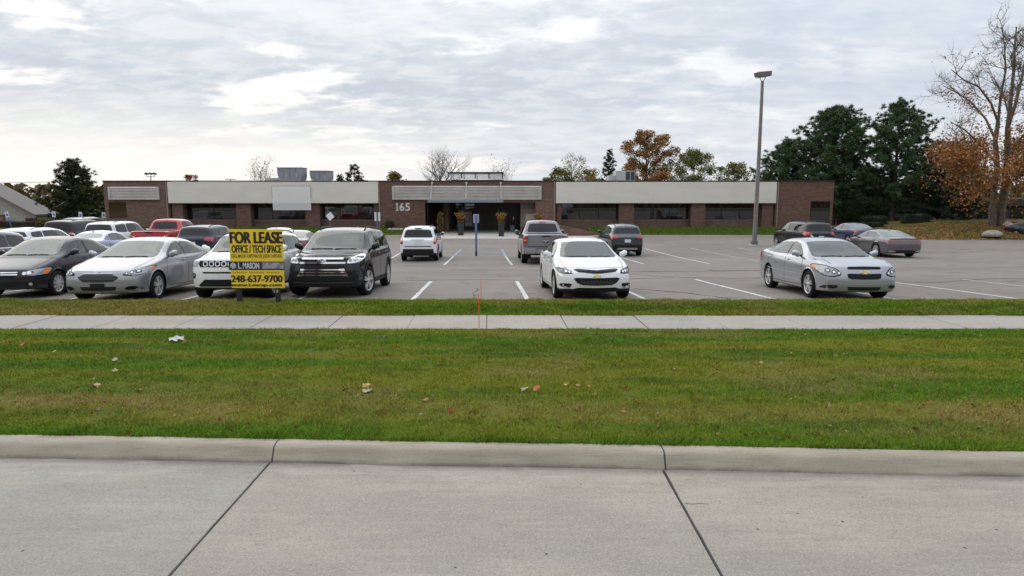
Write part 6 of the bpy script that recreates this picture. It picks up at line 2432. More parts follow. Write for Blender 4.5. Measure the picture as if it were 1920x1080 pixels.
def at(px, py_top, Y, zb=-.9):
    p = survey(px, py_top, Y)
    return (p.x, Y, zb), p.z - zb


def wpx(a, b, Y):
    return survey(b, 365, Y).x - survey(a, 365, Y).x


OLIVE = ((0.035, 0.050, 0.018), (0.055, 0.070, 0.024), (0.095, 0.085, 0.032))
# left, beside the house
b, h = at(136, 303, 75)
pine_tree("pine_tree", "broad dark pine standing between the grey house and the office", b, h, [(0, 3.0), (.25, 3.7), (.45, 2.9), (.62, 1.9), (.8, 1.5), (.92, .8), (1, .15)], 3, .06, 1300, .55,
          ((0.022, 0.036, 0.016), (0.045, 0.055, 0.022), (0.09, 0.075, 0.03)), group="evergreen trees")
b, h = at(26, 352, 112)
leafy_tree("autumn_tree", "small green and orange tree rising over the grey house roof", b, h, wpx(-8, 66, 112), 1.2, ((.05, .06, .02), (.10, .085, .025), (.20, .085, .025)), 21, 40, 120, .26, .8)
b, h = at(358, 323, 100)
leafy_tree("autumn_tree", "little red-leaved tree top peeping over the roof at the left", b, h, wpx(340, 372, 100), 2.6, ((0.232, 0.043, 0.036), (0.377, 0.065, 0.051), (0.174, 0.043, 0.029)), 22, 26, 60, .22, .5)
b, h = at(476, 303, 95)
bare_tree("bare_tree", "thin bare tree beyond the roof left of the tall air handler", b, h, .75, 23, tr=.13, pal=((0.232, 0.160, 0.058), (0.145, 0.131, 0.043)), nleaf=260, leaf=.2)
b, h = at(664, 310, 88)
pine_tree("spruce_tree", "small open conifer above the roof right of the air handlers", b, h, [(0, 2.6), (.4, 1.9), (.7, 1.2), (.9, .5), (1, .1)], 24, .3, 420, .42, OLIVE, .45, group="evergreen trees")
b, h = at(637, 327, 92)
leafy_tree("autumn_tree", "low olive bush-like tree top next to the small conifer", b, h, wpx(622, 652, 92), 2.5, OLIVE, 25, 26, 90, .22, .55)
b, h = at(740, 323, 98)
leafy_tree("autumn_tree", "tawny tree top above the brick wall over the house number", b, h, wpx(712, 770, 98), 2.2, ((0.145, 0.131, 0.036), (0.246, 0.138, 0.043), (0.116, 0.116, 0.036)), 26, 40, 90, .24, .7)
b, h = at(838, 270, 84)
bare_tree("bare_tree", "big leafless tree with spreading twigs behind the entrance roof", b, h * 1.03, 1.75, 31, tr=.24, kids=(10, 6, 5, 4))
b, h = at(938, 305, 90)
bare_tree("bare_tree", "smaller leafless tree just right of the roof lantern", b, h, .8, 28, tr=.11, pal=((0.145, 0.131, 0.043), (0.217, 0.160, 0.058)), nleaf=220, leaf=.18)
b, h = at(1072, 286, 92)
leafy_tree("autumn_tree", "thinning yellow tree with pale see-through crown above the right fascia", b, h, wpx(1028, 1116, 92), 3.5, ((0.232, 0.203, 0.072), (0.319, 0.246, 0.087), (0.160, 0.174, 0.051)), 29, 70, 30, .17, .65)
b, h = at(1048, 316, 86)
leafy_tree("autumn_tree", "low green tree under the thinning yellow one", b, h, wpx(1002, 1096, 86), 2.4, ((0.072, 0.102, 0.029), (0.131, 0.145, 0.036), (0.217, 0.174, 0.043)), 30, 46, 110, .22, .7)
b, h = at(1105, 318, 88)
leafy_tree("autumn_tree", "yellow-green tree top left of the pale rooftop unit", b, h, wpx(1066, 1150, 88), 2.4, ((0.102, 0.123, 0.029), (0.189, 0.174, 0.043), (0.261, 0.160, 0.043)), 32, 44, 110, .22, .7)
b, h = at(1143, 283, 108)
pine_tree("spruce_tree", "dark narrow spruce tip left of the big orange tree", b, h, [(0, 2.3), (.4, 1.7), (.75, 1.0), (.92, .5), (1, .08)], 33, .2, 620, .46, ((0.026, 0.046, 0.029), (0.043, 0.065, 0.038), (0.058, 0.072, 0.043)), .3, group="evergreen trees")
b, h = at(1213, 243, 96)
leafy_tree("autumn_tree", "big orange-brown oak towering over the right fascia", b, h, wpx(1152, 1276, 96), 3.2, ((0.189, 0.090, 0.032), (0.319, 0.138, 0.041), (0.145, 0.123, 0.041), (0.392, 0.181, 0.051)), 34, 120, 120, .24, .85, prof=[(0, .7), (.25, .8), (.5, .85), (.68, 1.0), (.85, .72), (1, .3)], tr=.33)
b, h = at(1303, 279, 92)
leafy_tree("autumn_tree", "rounded green tree right of the big orange oak", b, h, wpx(1240, 1362, 92), 2.4, ((0.080, 0.109, 0.032), (0.123, 0.145, 0.043), (0.203, 0.181, 0.051)), 35, 110, 120, .2, .8, tr=.24)
b, h = at(1378, 303, 94)
leafy_tree("autumn_tree", "yellow-green tree top just left of the lamp post", b, h, wpx(1330, 1422, 94), 2.2, ((0.087, 0.123, 0.032), (0.160, 0.160, 0.043), (0.246, 0.189, 0.043)), 36, 70, 120, .2, .75)
b, h = at(1240, 322, 84)
leafy_tree("autumn_tree", "low rusty tree in front of the big orange oak", b, h, wpx(1195, 1275, 84), 2.2, ((0.246, 0.109, 0.032), (0.348, 0.160, 0.043), (0.145, 0.116, 0.036)), 37, 46, 120, .2, .7)
b, h = at(1170, 324, 86)
leafy_tree("autumn_tree", "low yellow-green tree behind the pale rooftop unit", b, h, wpx(1120, 1215, 86), 2.2, ((0.116, 0.131, 0.032), (0.203, 0.174, 0.043), (0.261, 0.145, 0.043)), 38, 40, 120, .2, .7)
# pines right of the office
PINE = ((0.036, 0.072, 0.034), (0.068, 0.120, 0.052), (0.130, 0.172, 0.078))
b, h = at(1478, 266, 73, -.7)
pine_tree("pine_tree", "shortest of the three dark pines, nearest the lamp post", b, h, [(0, 2.9), (.3, 3.7), (.55, 3.3), (.75, 2.2), (.9, 1.1), (1, .2)], 41, .18, 1900, .50, PINE, group="evergreen trees")
b, h = at(1572, 203, 70, -.6)
pine_tree("pine_tree", "tall dense rounded pine rising behind the brick end of the office", b, h, [(0, 2.4), (.25, 3.6), (.5, 4.1), (.7, 3.5), (.86, 2.4), (.95, 1.2), (1, .3)], 42, .17, 2900, .50, PINE, group="evergreen trees", tr=.26)
b, h = at(1690, 192, 68, -.5)
pine_tree("pine_tree", "tall pointed pine with see-through gaps left of the orange maple", b, h, [(0, 3.2), (.25, 4.4), (.5, 4.4), (.68, 3.5), (.82, 2.4), (.93, 1.1), (1, .2)], 43, .17, 2200, .50, PINE, .15, group="evergreen trees", tr=.24)
b, h = at(1782, 272, 66, -.4)
pine_tree("pine_tree", "low drooping pine in the shade of the orange maple", b, h, [(0, 3.8), (.4, 3.9), (.7, 2.6), (.9, 1.1), (1, .2)], 44, .10, 1700, .46, ((.03, .05, .032), (.05, .075, .042), (.08, .095, .055)), .2, group="evergreen trees")
b, h = at(1632, 322, 75, -.5)
pine_tree("pine_tree", "squat dark pine filling the gap between the two tall pines", b, h, [(0, 4.2), (.4, 3.8), (.75, 2.2), (1, .2)], 45, .04, 1100, .46, PINE, group="evergreen trees")


# twin-trunked maple at the right: bare above, rusty leaves below
def big_maple():
    rs = np.random.RandomState(51)
    base = survey(1868, 419, 56.0)
    T = thing("maple_tree", "tall twin-trunked maple, bare at the top with rusty orange leaves below", "tree", (base.x, 56.0, base.z - .1))
    H = survey(1890, 22, 56).z - base.z
    mb = MB()
    tips, allc = [], []

    def P(px, py, dy=0.0):
        q = survey(px, py, 56.0 + dy)
        return np.array([q.x - base.x, dy, q.z - base.z])

    def path(pts, r0, r1, sides=7):
        pts = [np.array(p) for p in pts]
        mb.tube(pts, [r0 + (r1 - r0) * k / (len(pts) - 1) for k in range(len(pts))], sides, cap=False)
        return pts
    path([P(1861, 421) - (0, 0, .2), P(1861, 395), P(1865, 350), P(1870, 310), P(1866, 262), P(1872, 225)], .30, .16)
    path([P(1876, 421) - (0, 0, .2), P(1879, 390), P(1885, 340), P(1889, 290), P(1890, 235)], .33, .20)
    mains = [
        ([P(1890, 235), P(1896, 180), P(1901, 130), P(1903, 85), P(1906, 48, .5)], .19),
        ([P(1889, 240), P(1905, 190, .4), P(1917, 140, .8), P(1926, 90, 1.0), P(1934, 40, 1.2)], .17),
        ([P(1872, 225), P(1876, 180), P(1886, 130, -.6), P(1884, 90, -1.0), P(1880, 50, -1.2)], .12),
        ([P(1872, 228), P(1858, 190, -.5), P(1835, 160, -1.0), P(1808, 148, -1.6), P(1784, 128, -2)], .11),
        ([P(1868, 262), P(1848, 220, .8), P(1822, 190, 1.4), P(1795, 172, 2.0), P(1768, 158, 2.4)], .11),
        ([P(1866, 300), P(1838, 268, -1.2), P(1808, 240, -2.2), P(1782, 226, -2.8)], .11),
        ([P(1889, 300), P(1910, 262, -1.0), P(1938, 230, -1.6), P(1970, 205, -2)], .13),
        ([P(1887, 330), P(1908, 300, 1.5), P(1935, 280, 2.5), P(1962, 268, 3)], .11),
        ([P(1865, 340), P(1840, 320, 1.6), P(1812, 305, 2.6), P(1790, 300, 3.2)], .10),
        ([P(1864, 345), P(1842, 335, -1.8), P(1815, 325, -2.8), P(1800, 330, -3.4)], .10),
        ([P(1885, 350), P(1900, 335, -2), P(1925, 325, -3), P(1945, 330, -3.5)], .10),
        ([P(1890, 260), P(1892, 215, 1.8), P(1880, 170, 3.0), P(1860, 140, 3.6)], .11),
    ]

    def sub(pts, r, lv):
        for k in range(9 if lv == 0 else 5):
            f = .25 + .74 * (k + rs.rand()) / (9 if lv == 0 else 5)
            i = min(len(pts) - 2, int(f * (len(pts) - 1)))
            q = pts[i] + (pts[i + 1] - pts[i]) * (f * (len(pts) - 1) - i)
            d = (pts[i + 1] - pts[i]); d = d / np.linalg.norm(d)
            nd = d * .7 + rs.normal(size=3) * .62 + np.array([0, 0, .22])
            nd /= np.linalg.norm(nd)
            L = (1.9 if lv == 0 else .95) * (.5 + .7 * rs.rand())
            e = [q]
            dd = nd
            for s in range(3):
                dd = dd + rs.normal(size=3) * .16 + np.array([0, 0, .06]); dd /= np.linalg.norm(dd)
                e.append(e[-1] + dd * L / 3)
            mb.tube(e, [r * (1 - .75 * s / 3) for s in range(4)], 3, cap=False)
            tips.append(e[-1]); tips.append(e[-2])
            if lv < 2:
                sub([np.array(x) for x in e], r * .55, lv + 1)
    for pts, r in mains:
        pts = path(pts, r, r * .25, 6)
        sub(pts, r * .34, 0)
    mb.build("trunk", M_BARKM, T, fixn=False, smooth=True)
    tp = np.array(tips)
    zrel = tp[:, 2] / H
    # leaves survive mainly in the lower half, a few rags higher up
    prob = np.where(zrel < .46, .85, np.where(zrel < .66, .10, .006))
    prob = prob * (fbm(tp[:, 0] * .8, tp[:, 2] * .8, 4, 2) > .44)
    keep = tp[rs.rand(len(tp)) < prob]
    c = np.repeat(keep, 12, axis=0) + rs.normal(size=(len(keep) * 12, 3)) * np.array([.36, .36, .28])
    # hanging lower skirt
    sk = []
    for (px, py, dy, sx, n) in ((1800, 330, -1.5, 1.5, 420), (1790, 270, 1, 1.5, 330), (1822, 360, -2.0, 1.1, 330), (1838, 250, 1.5, 1.3, 260), (1915, 330, 1, 1.5, 520), (1905, 372, -2.6, .9, 300), (1930, 300, -2, 1.3, 300),
                                (1836, 375, 2, .9, 260), (1930, 285, 0, 1.1, 240), (1850, 300, -2, 1.2, 260), (1835, 215, 0, 1.2, 130)):
        for _ in range(n // 20):
            q = P(px, py, dy) + rs.normal(size=3) * np.array([sx, 1.2, sx * .6])
            sk.append(q + rs.normal(size=(15, 3)) * .26)
    c = np.concatenate([c] + sk)
    n = len(c)
    link_obj("crown", np_mesh("crown", rand_quads(c, .17, rs), 4, M_LEAF, leaf_cols(n, ((.17, .075, .030), (.28, .115, .040), (.37, .165, .055), (.16, .11, .04)), rs, fbm(c[:, 0] * .5, c[:, 2] * .5, 9, 2))), T)


big_maple()


# clipped hedges and low planting
def shrub(name, label, c, size, pal, seed, n=2600, leaf=.10, box=.6, cat="shrub", group=None):
    rs = np.random.RandomState(seed)
    T = thing(name, label, cat, c, 0, group)
    d = rs.normal(size=(n, 3)); d /= np.linalg.norm(d, axis=1)[:, None]
    d = np.sign(d) * np.abs(d) ** box
    d *= (.86 + .16 * rs.rand(n))[:, None]
    p = d * np.array(size) / 2
    p[:, 2] = np.abs(p[:, 2] + size[2] / 2)
    core = MB()
    mb = MB()
    nu, nv = 12, 8
    v, f = [], []
    for i in range(nv):
        ph = math.pi * i / (nv - 1) - math.pi / 2
        for k in range(nu):
            th = 2 * math.pi * k / nu
            q = np.array([math.cos(th) * math.cos(ph), math.sin(th) * math.cos(ph), math.sin(ph)])
            q = np.sign(q) * np.abs(q) ** box * .88
            v.append((q[0] * size[0] / 2, q[1] * size[1] / 2, max(-.02, q[2] * size[2] / 2 + size[2] / 2)))
    for i in range(nv - 1):
        for k in range(nu):
            f.append((i * nu + k, i * nu + (k + 1) % nu, (i + 1) * nu + (k + 1) % nu, (i + 1) * nu + k))
    mb.add(v, f).build("branches", principled("hedge core", (.012, .016, .008), .95), T)
    link_obj("foliage", np_mesh("foliage", rand_quads(p, leaf, rs), 4, M_LEAF, leaf_cols(n, pal, rs, rs.rand(n))), T)
    return T


HEDGE = ((.016, .030, .014), (.028, .045, .020), (.04, .055, .025))
for (px, py0, py1, Y, wd, lab) in ((1638, 404, 426, 62, 2.3, "clipped hedge block under the tall pines, nearer the office"), (1716, 400, 424, 60.5, 2.4, "rounded clipped hedge under the pines, nearer the maple")):
    a, c = survey(px, py1, Y), survey(px, py0, Y)
    shrub("hedge", lab, (a.x, Y, a.z), (wd, 1.4, c.z - a.z), HEDGE, px, 2600, .09, .5, "hedge", "clipped hedges")
a = survey(1640, 428, 60)
shrub("hedge", "low clipped hedge step in front of the hedge block", (a.x - .2, 60.0, a.z), (1.9, 1.0, .55), HEDGE, 5, 1500, .09, .5, "hedge", "clipped hedges")
a = survey(40, 430, 70)
shrub("hedge", "long low reddish hedge along the grey house", (a.x, 70.0, -.85), (7.5, 1.2, .75), ((.10, .035, .03), (.15, .05, .04), (.07, .045, .025)), 6, 3600, .10, .4, "hedge")
a = survey(80, 420, 68)
shrub("shrub", "yellow-brown shrub at the corner of the grey house", (a.x + .3, 68.0, -.85), (1.8, 1.2, 1.1), ((.14, .11, .03), (.20, .14, .04), (.09, .08, .03)), 7, 1500, .11, .8)

# far wood closing the horizon
rs = np.random.RandomState(99)
n = 26000
ang = (rs.rand(n) * 2 - 1) * 2.9
r = 215 + 45 * rs.rand(n)
top = 4.2 + 2.6 * fbm(ang * 16 + 9, ang * 0 + .5, 12, 4)
z = -1 + (top + 1) * rs.rand(n) ** .8
c = np.stack([np.sin(ang) * r, np.cos(ang) * r, z], 1)
stuff(link_obj("far_wood", np_mesh("far_wood", rand_quads(c, 2.1, rs), 4, M_LEAF, leaf_cols(n, ((.035, .05, .022), (.07, .075, .028), (.13, .08, .03), (.05, .055, .03)), rs, fbm(ang * 30, ang * 0, 3, 3)))),
      "distant mixed autumn wood along the horizon", "wood")

# wood across the road behind the camera, seen mirrored in the office windows and on car paint
n = 60000
x = rs.uniform(-130, 130, n)
y = -27 - 14 * rs.rand(n)
top = 6.5 + 6.5 * fbm(x * .11 + 5, x * 0 + y * .02, 14, 3)
z = -.4 + (top + .4) * rs.rand(n) ** .85
gap = fbm(x * .35, z * .45 + y * .1, 15, 3) > .40
c = np.stack([x, y, z], 1)[gap]
m_ = fbm(c[:, 0] * .12 + 3, c[:, 2] * .15, 16, 3)
stuff(link_obj("roadside_wood", np_mesh("roadside_wood", rand_quads(c, 1.0, rs), 4, M_LEAF, leaf_cols(len(c), ((.035, .06, .02), (.075, .09, .03), (.17, .10, .03), (.36, .06, .03)), rs, np.clip((m_ - .28) * 2.0, 0, .95)))),
      "autumn wood across the road, mirrored in the office windows", "wood")

# ------------------------------------------------------------------ grass blades
def blades(name, label, n, xr, yr, hgt, wid, seed, nearbias=True):
    rs = np.random.RandomState(seed)
    x = rs.uniform(xr[0], xr[1], n)
    if yr is None:
        t_ = rs.rand(n) ** 1.25
        y0 = kerb_y(x) + 0.235
        y = y0 + t_ * (12.36 - y0)
    else:
        y = rs.uniform(yr[0], yr[1], n)
    vis = np.abs(x) < (y * .80 + 1.2)
    x, y = x[vis], y[vis]
    n = len(x)
    z = lawn_z(x, y)
    edge = (y - kerb_y(x) - .235)
    clump = fbm(x * 5, y * 5, 17, 3)
    h = hgt * (.30 + 1.25 * clump ** 1.4) * (.6 + .8 * rs.rand(n)) * (1 + 1.0 * np.exp(-edge / .10) * (yr is None) * (.4 + clump))
    if yr is not None:
        h *= 1 + .8 * np.exp(-np.minimum(y - yr[0], yr[1] - y) / .08)
    w = wid * (.7 + .6 * rs.rand(n)) * (.6 + .07 * y)
    a = rs.rand(n) * 2 * math.pi
    dx, dy = np.cos(a), np.sin(a)
    ln = rs.normal(size=(n, 2)) * h[:, None] * .55
    b = np.stack([x, y, z - .006], 1)
    s = np.stack([dx * w, dy * w, np.zeros(n)], 1)
    tip = b + np.stack([ln[:, 0], ln[:, 1], h], 1)
    mid = b + np.stack([ln[:, 0] * .35, ln[:, 1] * .35, h * .6], 1)
    v = np.stack([b - s, b + s, tip], 1).reshape(-1, 3)
    c = grass_colour(x, y)
    dry = rs.rand(n) < .07 + .08 * (clump > .55)
    c = np.where(dry[:, None], c * .4 + np.array((.22, .175, .065)) * .6, c)
    c = c * (.70 + .75 * rs.rand(n))[:, None]
    me = np_mesh(name, v, 3, M_BLADE, np.repeat(c, 3, axis=0))
    return stuff(link_obj(name, me), label, "grass")


blades("grass_blades", "mown green lawn grass between kerb and sidewalk with dry streaks", 560000, (-12, 12), None, .040, .0042, 71)
blades("strip_grass_blades", "narrow grass strip between sidewalk and parking lot", 200000, (-15, 16), (13.72, 15.34), .050, .0052, 72)

# ------------------------------------------------------------------ signs, lamps and small things
# the yellow lease sign
M_YEL = nmat("yellow sign face", lambda t, v, b: (t.l(t.mix(t.ss(t.noise(v, 3, 4), .4, .7), (0.80, 0.55, 0.030), (0.84, 0.61, 0.045)), b.inputs["Base Color"])), "World")
M_INK = principled("black ink", (0.018, 0.014, 0.010), .6)
M_BAND = principled("dark band", (0.022, 0.022, 0.030), .5)
SY = 14.62
pa, pb = survey(428.5, 430, SY), survey(534, 540, SY)
sx0, sx1, sz0, sz1 = pa.x, pb.x, pb.z, pa.z
sign = thing("lease_sign", "yellow and black for-lease sign on two dark posts in the grass strip", "sign", ((sx0 + sx1) / 2, SY, 0.15))
ox, oz = (sx0 + sx1) / 2, .15


def sp(px, py):
    q = survey(px, py, SY)
    return q.x - ox, q.z - oz


MB().bbox(sx0 - ox, sx1 - ox, -.012, .012, sz0 - oz, sz1 - oz, .004).build("board", M_YEL, sign)
MB().box(sx0 - ox + .006, sx1 - ox - .006, .0125, .0155, sz0 - oz + .006, sz1 - oz - .006).build("board_back", principled("weathered plywood", (.16, .135, .11), .85), sign)
for px in (447, 520):
    x, _ = sp(px, 560)
    MB().bbox(x - .048, x + .048, .016, .108, -.25, sz1 - oz - .12, .008).build("post", principled("stained timber", (.024, .022, .022), .8), sign)
x, _ = sp(519.5, 546)
MB().bbox(x - .02, x + .02, .004, .016, sp(0, 549)[1], sp(0, 543)[1], .003).build("bracket", principled("zinc", (.5, .5, .48), .4, .7), sign)
x, _ = sp(518, 577)
MB().bbox(x - .06, x + .06, .0, .112, -.03, .03, .02).build("post_footing", M_KERB2, sign)


def sl(txt, x0, x1, y0, y1, bold, mat=M_INK, nm="lettering", spread=0.0):
    a, c = sp(x0, y1), sp(x1, y0)
    return lettering(txt, a[0], c[0], a[1], c[1], -.0125, mat, sign, bold, nm, .003, spread)


sl("FOR LEASE", 431.5, 529.5, 434.5, 456.5, .018, spread=.05)
sl("OFFICE / TECH SPACE", 435, 527.5, 459.5, 474, .014, spread=.04)
sl("CALL MASON CAPITANI OR JASON CAPITANI", 434.5, 528, 476.5, 485, .012, principled("brown ink", (.085, .055, .012), .6))
a, c = sp(429.5, 506), sp(533.2, 490.2)
band = MB().box(a[0], c[0], -.0165, -.0122, a[1], c[1]).build("name_band", M_BAND, sign)
a, c = sp(492, 503.5), sp(532, 491.8)
# the obscured half of the name: a plain grey smudge on the band
M_SMUDGE = nmat("grey smudge", lambda t, v, b: (t.l(t.mix(t.ss(t.noise(v, 9, 2), .35, .65), (0.16, 0.16, 0.18), (0.34, 0.34, 0.37)), b.inputs["Base Color"])), "World")
MB().box(a[0], c[0], -.0185, -.0168, a[1], c[1]).build("faded_lettering", M_SMUDGE, band)
a, c = sp(447.5, 503.5), sp(486.5, 492.2)
M_LIGHT = principled("pale print", (.62, .64, .66), .5)
lettering("L. MASON", a[0], c[0], a[1], c[1], -.017, M_LIGHT, band, .010, "lettering", .003, .028)
# cube-shaped logo
cx_, cz_ = sp(437.8, 498)
rr_ = .075
hx = [(cx_ + rr_ * math.sin(math.pi / 3 * i), cz_ + rr_ * math.cos(math.pi / 3 * i)) for i in range(6)]
for i in range(3):
    q = [(cx_, cz_), hx[(2 * i + 5) % 6], hx[(2 * i) % 6], hx[(2 * i + 1) % 6]]
    mx_, mz_ = sum(p[0] for p in q) / 4, sum(p[1] for p in q) / 4
    q = [(mx_ + (p[0] - mx_) * .86, mz_ + (p[1] - mz_) * .86) for p in q]
    MB().prism(q, "y", -.021, -.0168).build("logo_face", M_LIGHT, band)
    q2 = [(mx_ + (p[0] - mx_) * .35, mz_ + (p[1] - mz_) * .5) for p in q]
    MB().prism(q2, "y", -.0225, -.0212).build("logo_notch", M_BAND, band)
sl("COMMERCIAL INTERNATIONAL", 437, 524, 508.3, 512, .0, principled("orange ink", (.42, .22, .02), .6)) if False else None
for i in range(22):
    x0_ = 437 + i * 4.0
    if i % 8 == 7:
        continue
    a, c = sp(x0_, 512.2), sp(x0_ + 2.4, 509.2)
    MB().box(a[0], c[0], -.0150, -.0125, a[1], c[1]).build("small_print", principled("orange ink", (.42, .22, .02), .6), sign)
sl("248-637-9700", 434, 530, 516, 529, .008, spread=.045)
sl("www.Lmcap.com", 434, 529, 531.2, 538.4, .006, spread=.05)

# lamp post
M_POLE = nmat("weathered pole paint", lambda t, v, b: (t.l(t.mix(t.ss(t.noise(v, 2.5, 5), .4, .7), (0.165, 0.148, 0.138), (0.21, 0.19, 0.178)), b.inputs["Base Color"])), "World")
LX, LY = 15.98, 44.0
lamp = thing("lamp_post", "tall brown-grey parking lot lamp post with one tilted box lamp head", "lamp post", (LX, LY, zlot(LY)))
ht = survey(1428, 152, LY).z - zlot(LY)
tx = survey(1428, 152, LY).x - LX
mb = MB()
n_ = 10
for i in range(n_):
    s0, s1 = i / n_, (i + 1) / n_
    q0, q1 = .125 - .045 * s0, .125 - .045 * s1
    def sec(s, q):
        cx = .02 * math.sin(s * 3) + 0.0 * s
        b_ = q * .28
        return [(cx + px_, py_, .1 + (ht - .1) * s) for px_, py_ in ((-q + b_, -q), (q - b_, -q), (q, -q + b_), (q, q - b_), (q - b_, q), (-q + b_, q), (-q, q - b_), (-q, -q + b_))]
    mb.add(sec(s0, q0) + sec(s1, q1), [(k, (k + 1) % 8, 8 + (k + 1) % 8, 8 + k) for k in range(8)] + ([tuple(range(8, 16))] if i == n_ - 1 else []))
mb.build("pole", M_POLE, lamp, smooth=True, sharp=50)
MB().lathe([(0, .10), (.30, .10), (.34, .06), (.35, -.1), (0, -.1)], 20, "z").build("concrete_base", M_KERB2, lamp, smooth=True, sharp=40)
MB().bbox(-.2, .2, -.2, .2, .10, .34, .03).build("base_cover", M_POLE, lamp)
# lamp head: shallow box tipped up to the right
hd = link_obj("lamp_head", None, lamp, (0.02, 0, ht + .42))
hd.rotation_euler = (0, rad(-9), rad(18))
MB().prism([(-.42, -.12), (.42, -.17), (.46, .12), (-.46, .16)], "y", -.30, .30).build("housing", principled("lamp housing", (.13, .115, .10), .5), hd)
MB().bbox(-.36, .36, -.25, .25, -.19, -.158, .01).build("lens", principled("lamp lens", (.45, .45, .42), .3), hd)
for s in (-1, 1):
    MB().tube([(0, 0, ht - .05), (s * .10, 0, ht + .05), (s * .20, 0, ht + .26)], .025, 8).build("yoke_arm", M_POLE, lamp)

# accessible parking sign seen from behind on a blue post
M_BLUEPOST = principled("blue post paint", (.085, .13, .25), .5)
M_SIGNBACK = principled("bare sign back", (.42, .46, .54), .4, .4)
q = survey(893, 475, 35.3)
s = thing("parking_sign", "plain-backed sign on a blue post in front of the entrance bay", "sign", (q.x, 35.3, zlot(35.3)))
zt = survey(893, 402, 35.3).z - zlot(35.3)
MB().lathe([(0, -.1), (.055, -.1), (.055, zt - .05), (.03, zt), (0, zt)], 14, "z").build("post", M_BLUEPOST, s, smooth=True, sharp=40)
MB().lathe([(.0561, -.02), (.0561, .22)], 14, "z").build("post_sleeve", principled("dark sleeve", (.02, .02, .03), .7), s)
mb = MB().prism(chaikin([(-.155, zt - .46), (.155, zt - .46), (.155, zt + .01), (-.155, zt + .01)], 2, .1), "y", .058, .064)
mb.build("sign_plate", M_SIGNBACK, s)
MB().bbox(-.02, .02, -.062, .06, zt - .40, zt - .36, .004).build("bolt_strap", M_BLUEPOST, s)

# turned square sign and small white sign by the lawn at the left
q = survey(619, 430, 53)
s = thing("road_sign", "grey post with a tilted white diamond sign before the left windows", "sign", (q.x, 53.0, zlot(53)))
za = survey(619, 396, 53).z - zlot(53)
MB().tube([(0, 0, -.1), (0, 0, za)], .045, 8).build("post", principled("dull post", (.10, .12, .14), .6), s)
hd = link_obj("sign_plate", mesh_from("sign_plate", MB().prism([(-.36, 0), (0, -.36), (.36, 0), (0, .36)], "y", -.012, .0).v, MB().prism([(-.36, 0), (0, -.36), (.36, 0), (0, .36)], "y", -.012, .0).f, [M_WHITE]), s, (.05, -.05, za - .40))
hd.rotation_euler = (0, rad(8), rad(38))
q = survey(708, 430, 53.5)
s = thing("road_sign", "small white rectangular sign on a grey post left of the house number", "sign", (q.x, 53.5, zlot(53.5)))
za = survey(708, 398, 53.5).z - zlot(53.5)
MB().tube([(0, 0, -.1), (0, 0, za)], .06, 8).build("post", principled("blue grey post", (.10, .13, .19), .6), s)
MB().bbox(-.23, -.035, .062, .075, za - .70, za, .006).bbox(.035, .23, .062, .075, za - .70, za, .006).bbox(-.035, .035, .062, .074, za - .70, za, .004).build("sign_plate", M_WHITE, s)

# accessible parking signs at the left
M_SGNW = principled("sign white", (.60, .63, .66), .5)
M_SGNB = principled("sign blue", (.04, .10, .32), .5)
for i, (px, top, Y, tilt, lab) in enumerate(((21, 396, 58, 12, "leaning blue and white accessible parking sign before the grey house"), (101, 396.5, 60, 0, "accessible parking sign in front of the broad pine, next right of the leaning one"),
                                             (151, 397.5, 60, 0, "accessible parking sign in front of the broad pine's right half"), (194.5, 398, 60, 0, "accessible parking sign just left of the office corner"))):
    q = survey(px, top, Y)
    zt = q.z + .8
    s = thing("accessible_parking_sign", lab, "sign", (q.x, Y, -.8), 0, "accessible parking signs")
    s.rotation_euler = (0, rad(-tilt), 0)
    MB().tube([(0, 0, -.1), (0, 0, zt)], .035, 8).build("post", M_SGNB, s)
    pl = MB().bbox(-.16, .16, -.05, -.037, zt - .50, zt, .004).build("sign_plate", M_SGNW, s)
    MB().lathe([(0, -.0515), (.095, -.0515)], 16, "y", (0, 0, zt - .26)).add([(-.05, -.052, zt - .40), (.10, -.052, zt - .40), (.05, -.052, zt - .18), (-.02, -.052, zt - .18)], [(0, 1, 2, 3)]).lathe([(0, -.053), (.03, -.053)], 10, "y", (0, 0, zt - .11)).build(
        "wheelchair_symbol", M_SGNB, pl, fixn=False)

# planters with orange foliage
M_POT = nmat("dark planter", lambda t, v, b: (t.l(t.mix(t.ss(t.noise(v, 4, 4), .4, .7), (0.018, 0.020, 0.026), (0.032, 0.034, 0.040)), b.inputs["Base Color"])), "World")


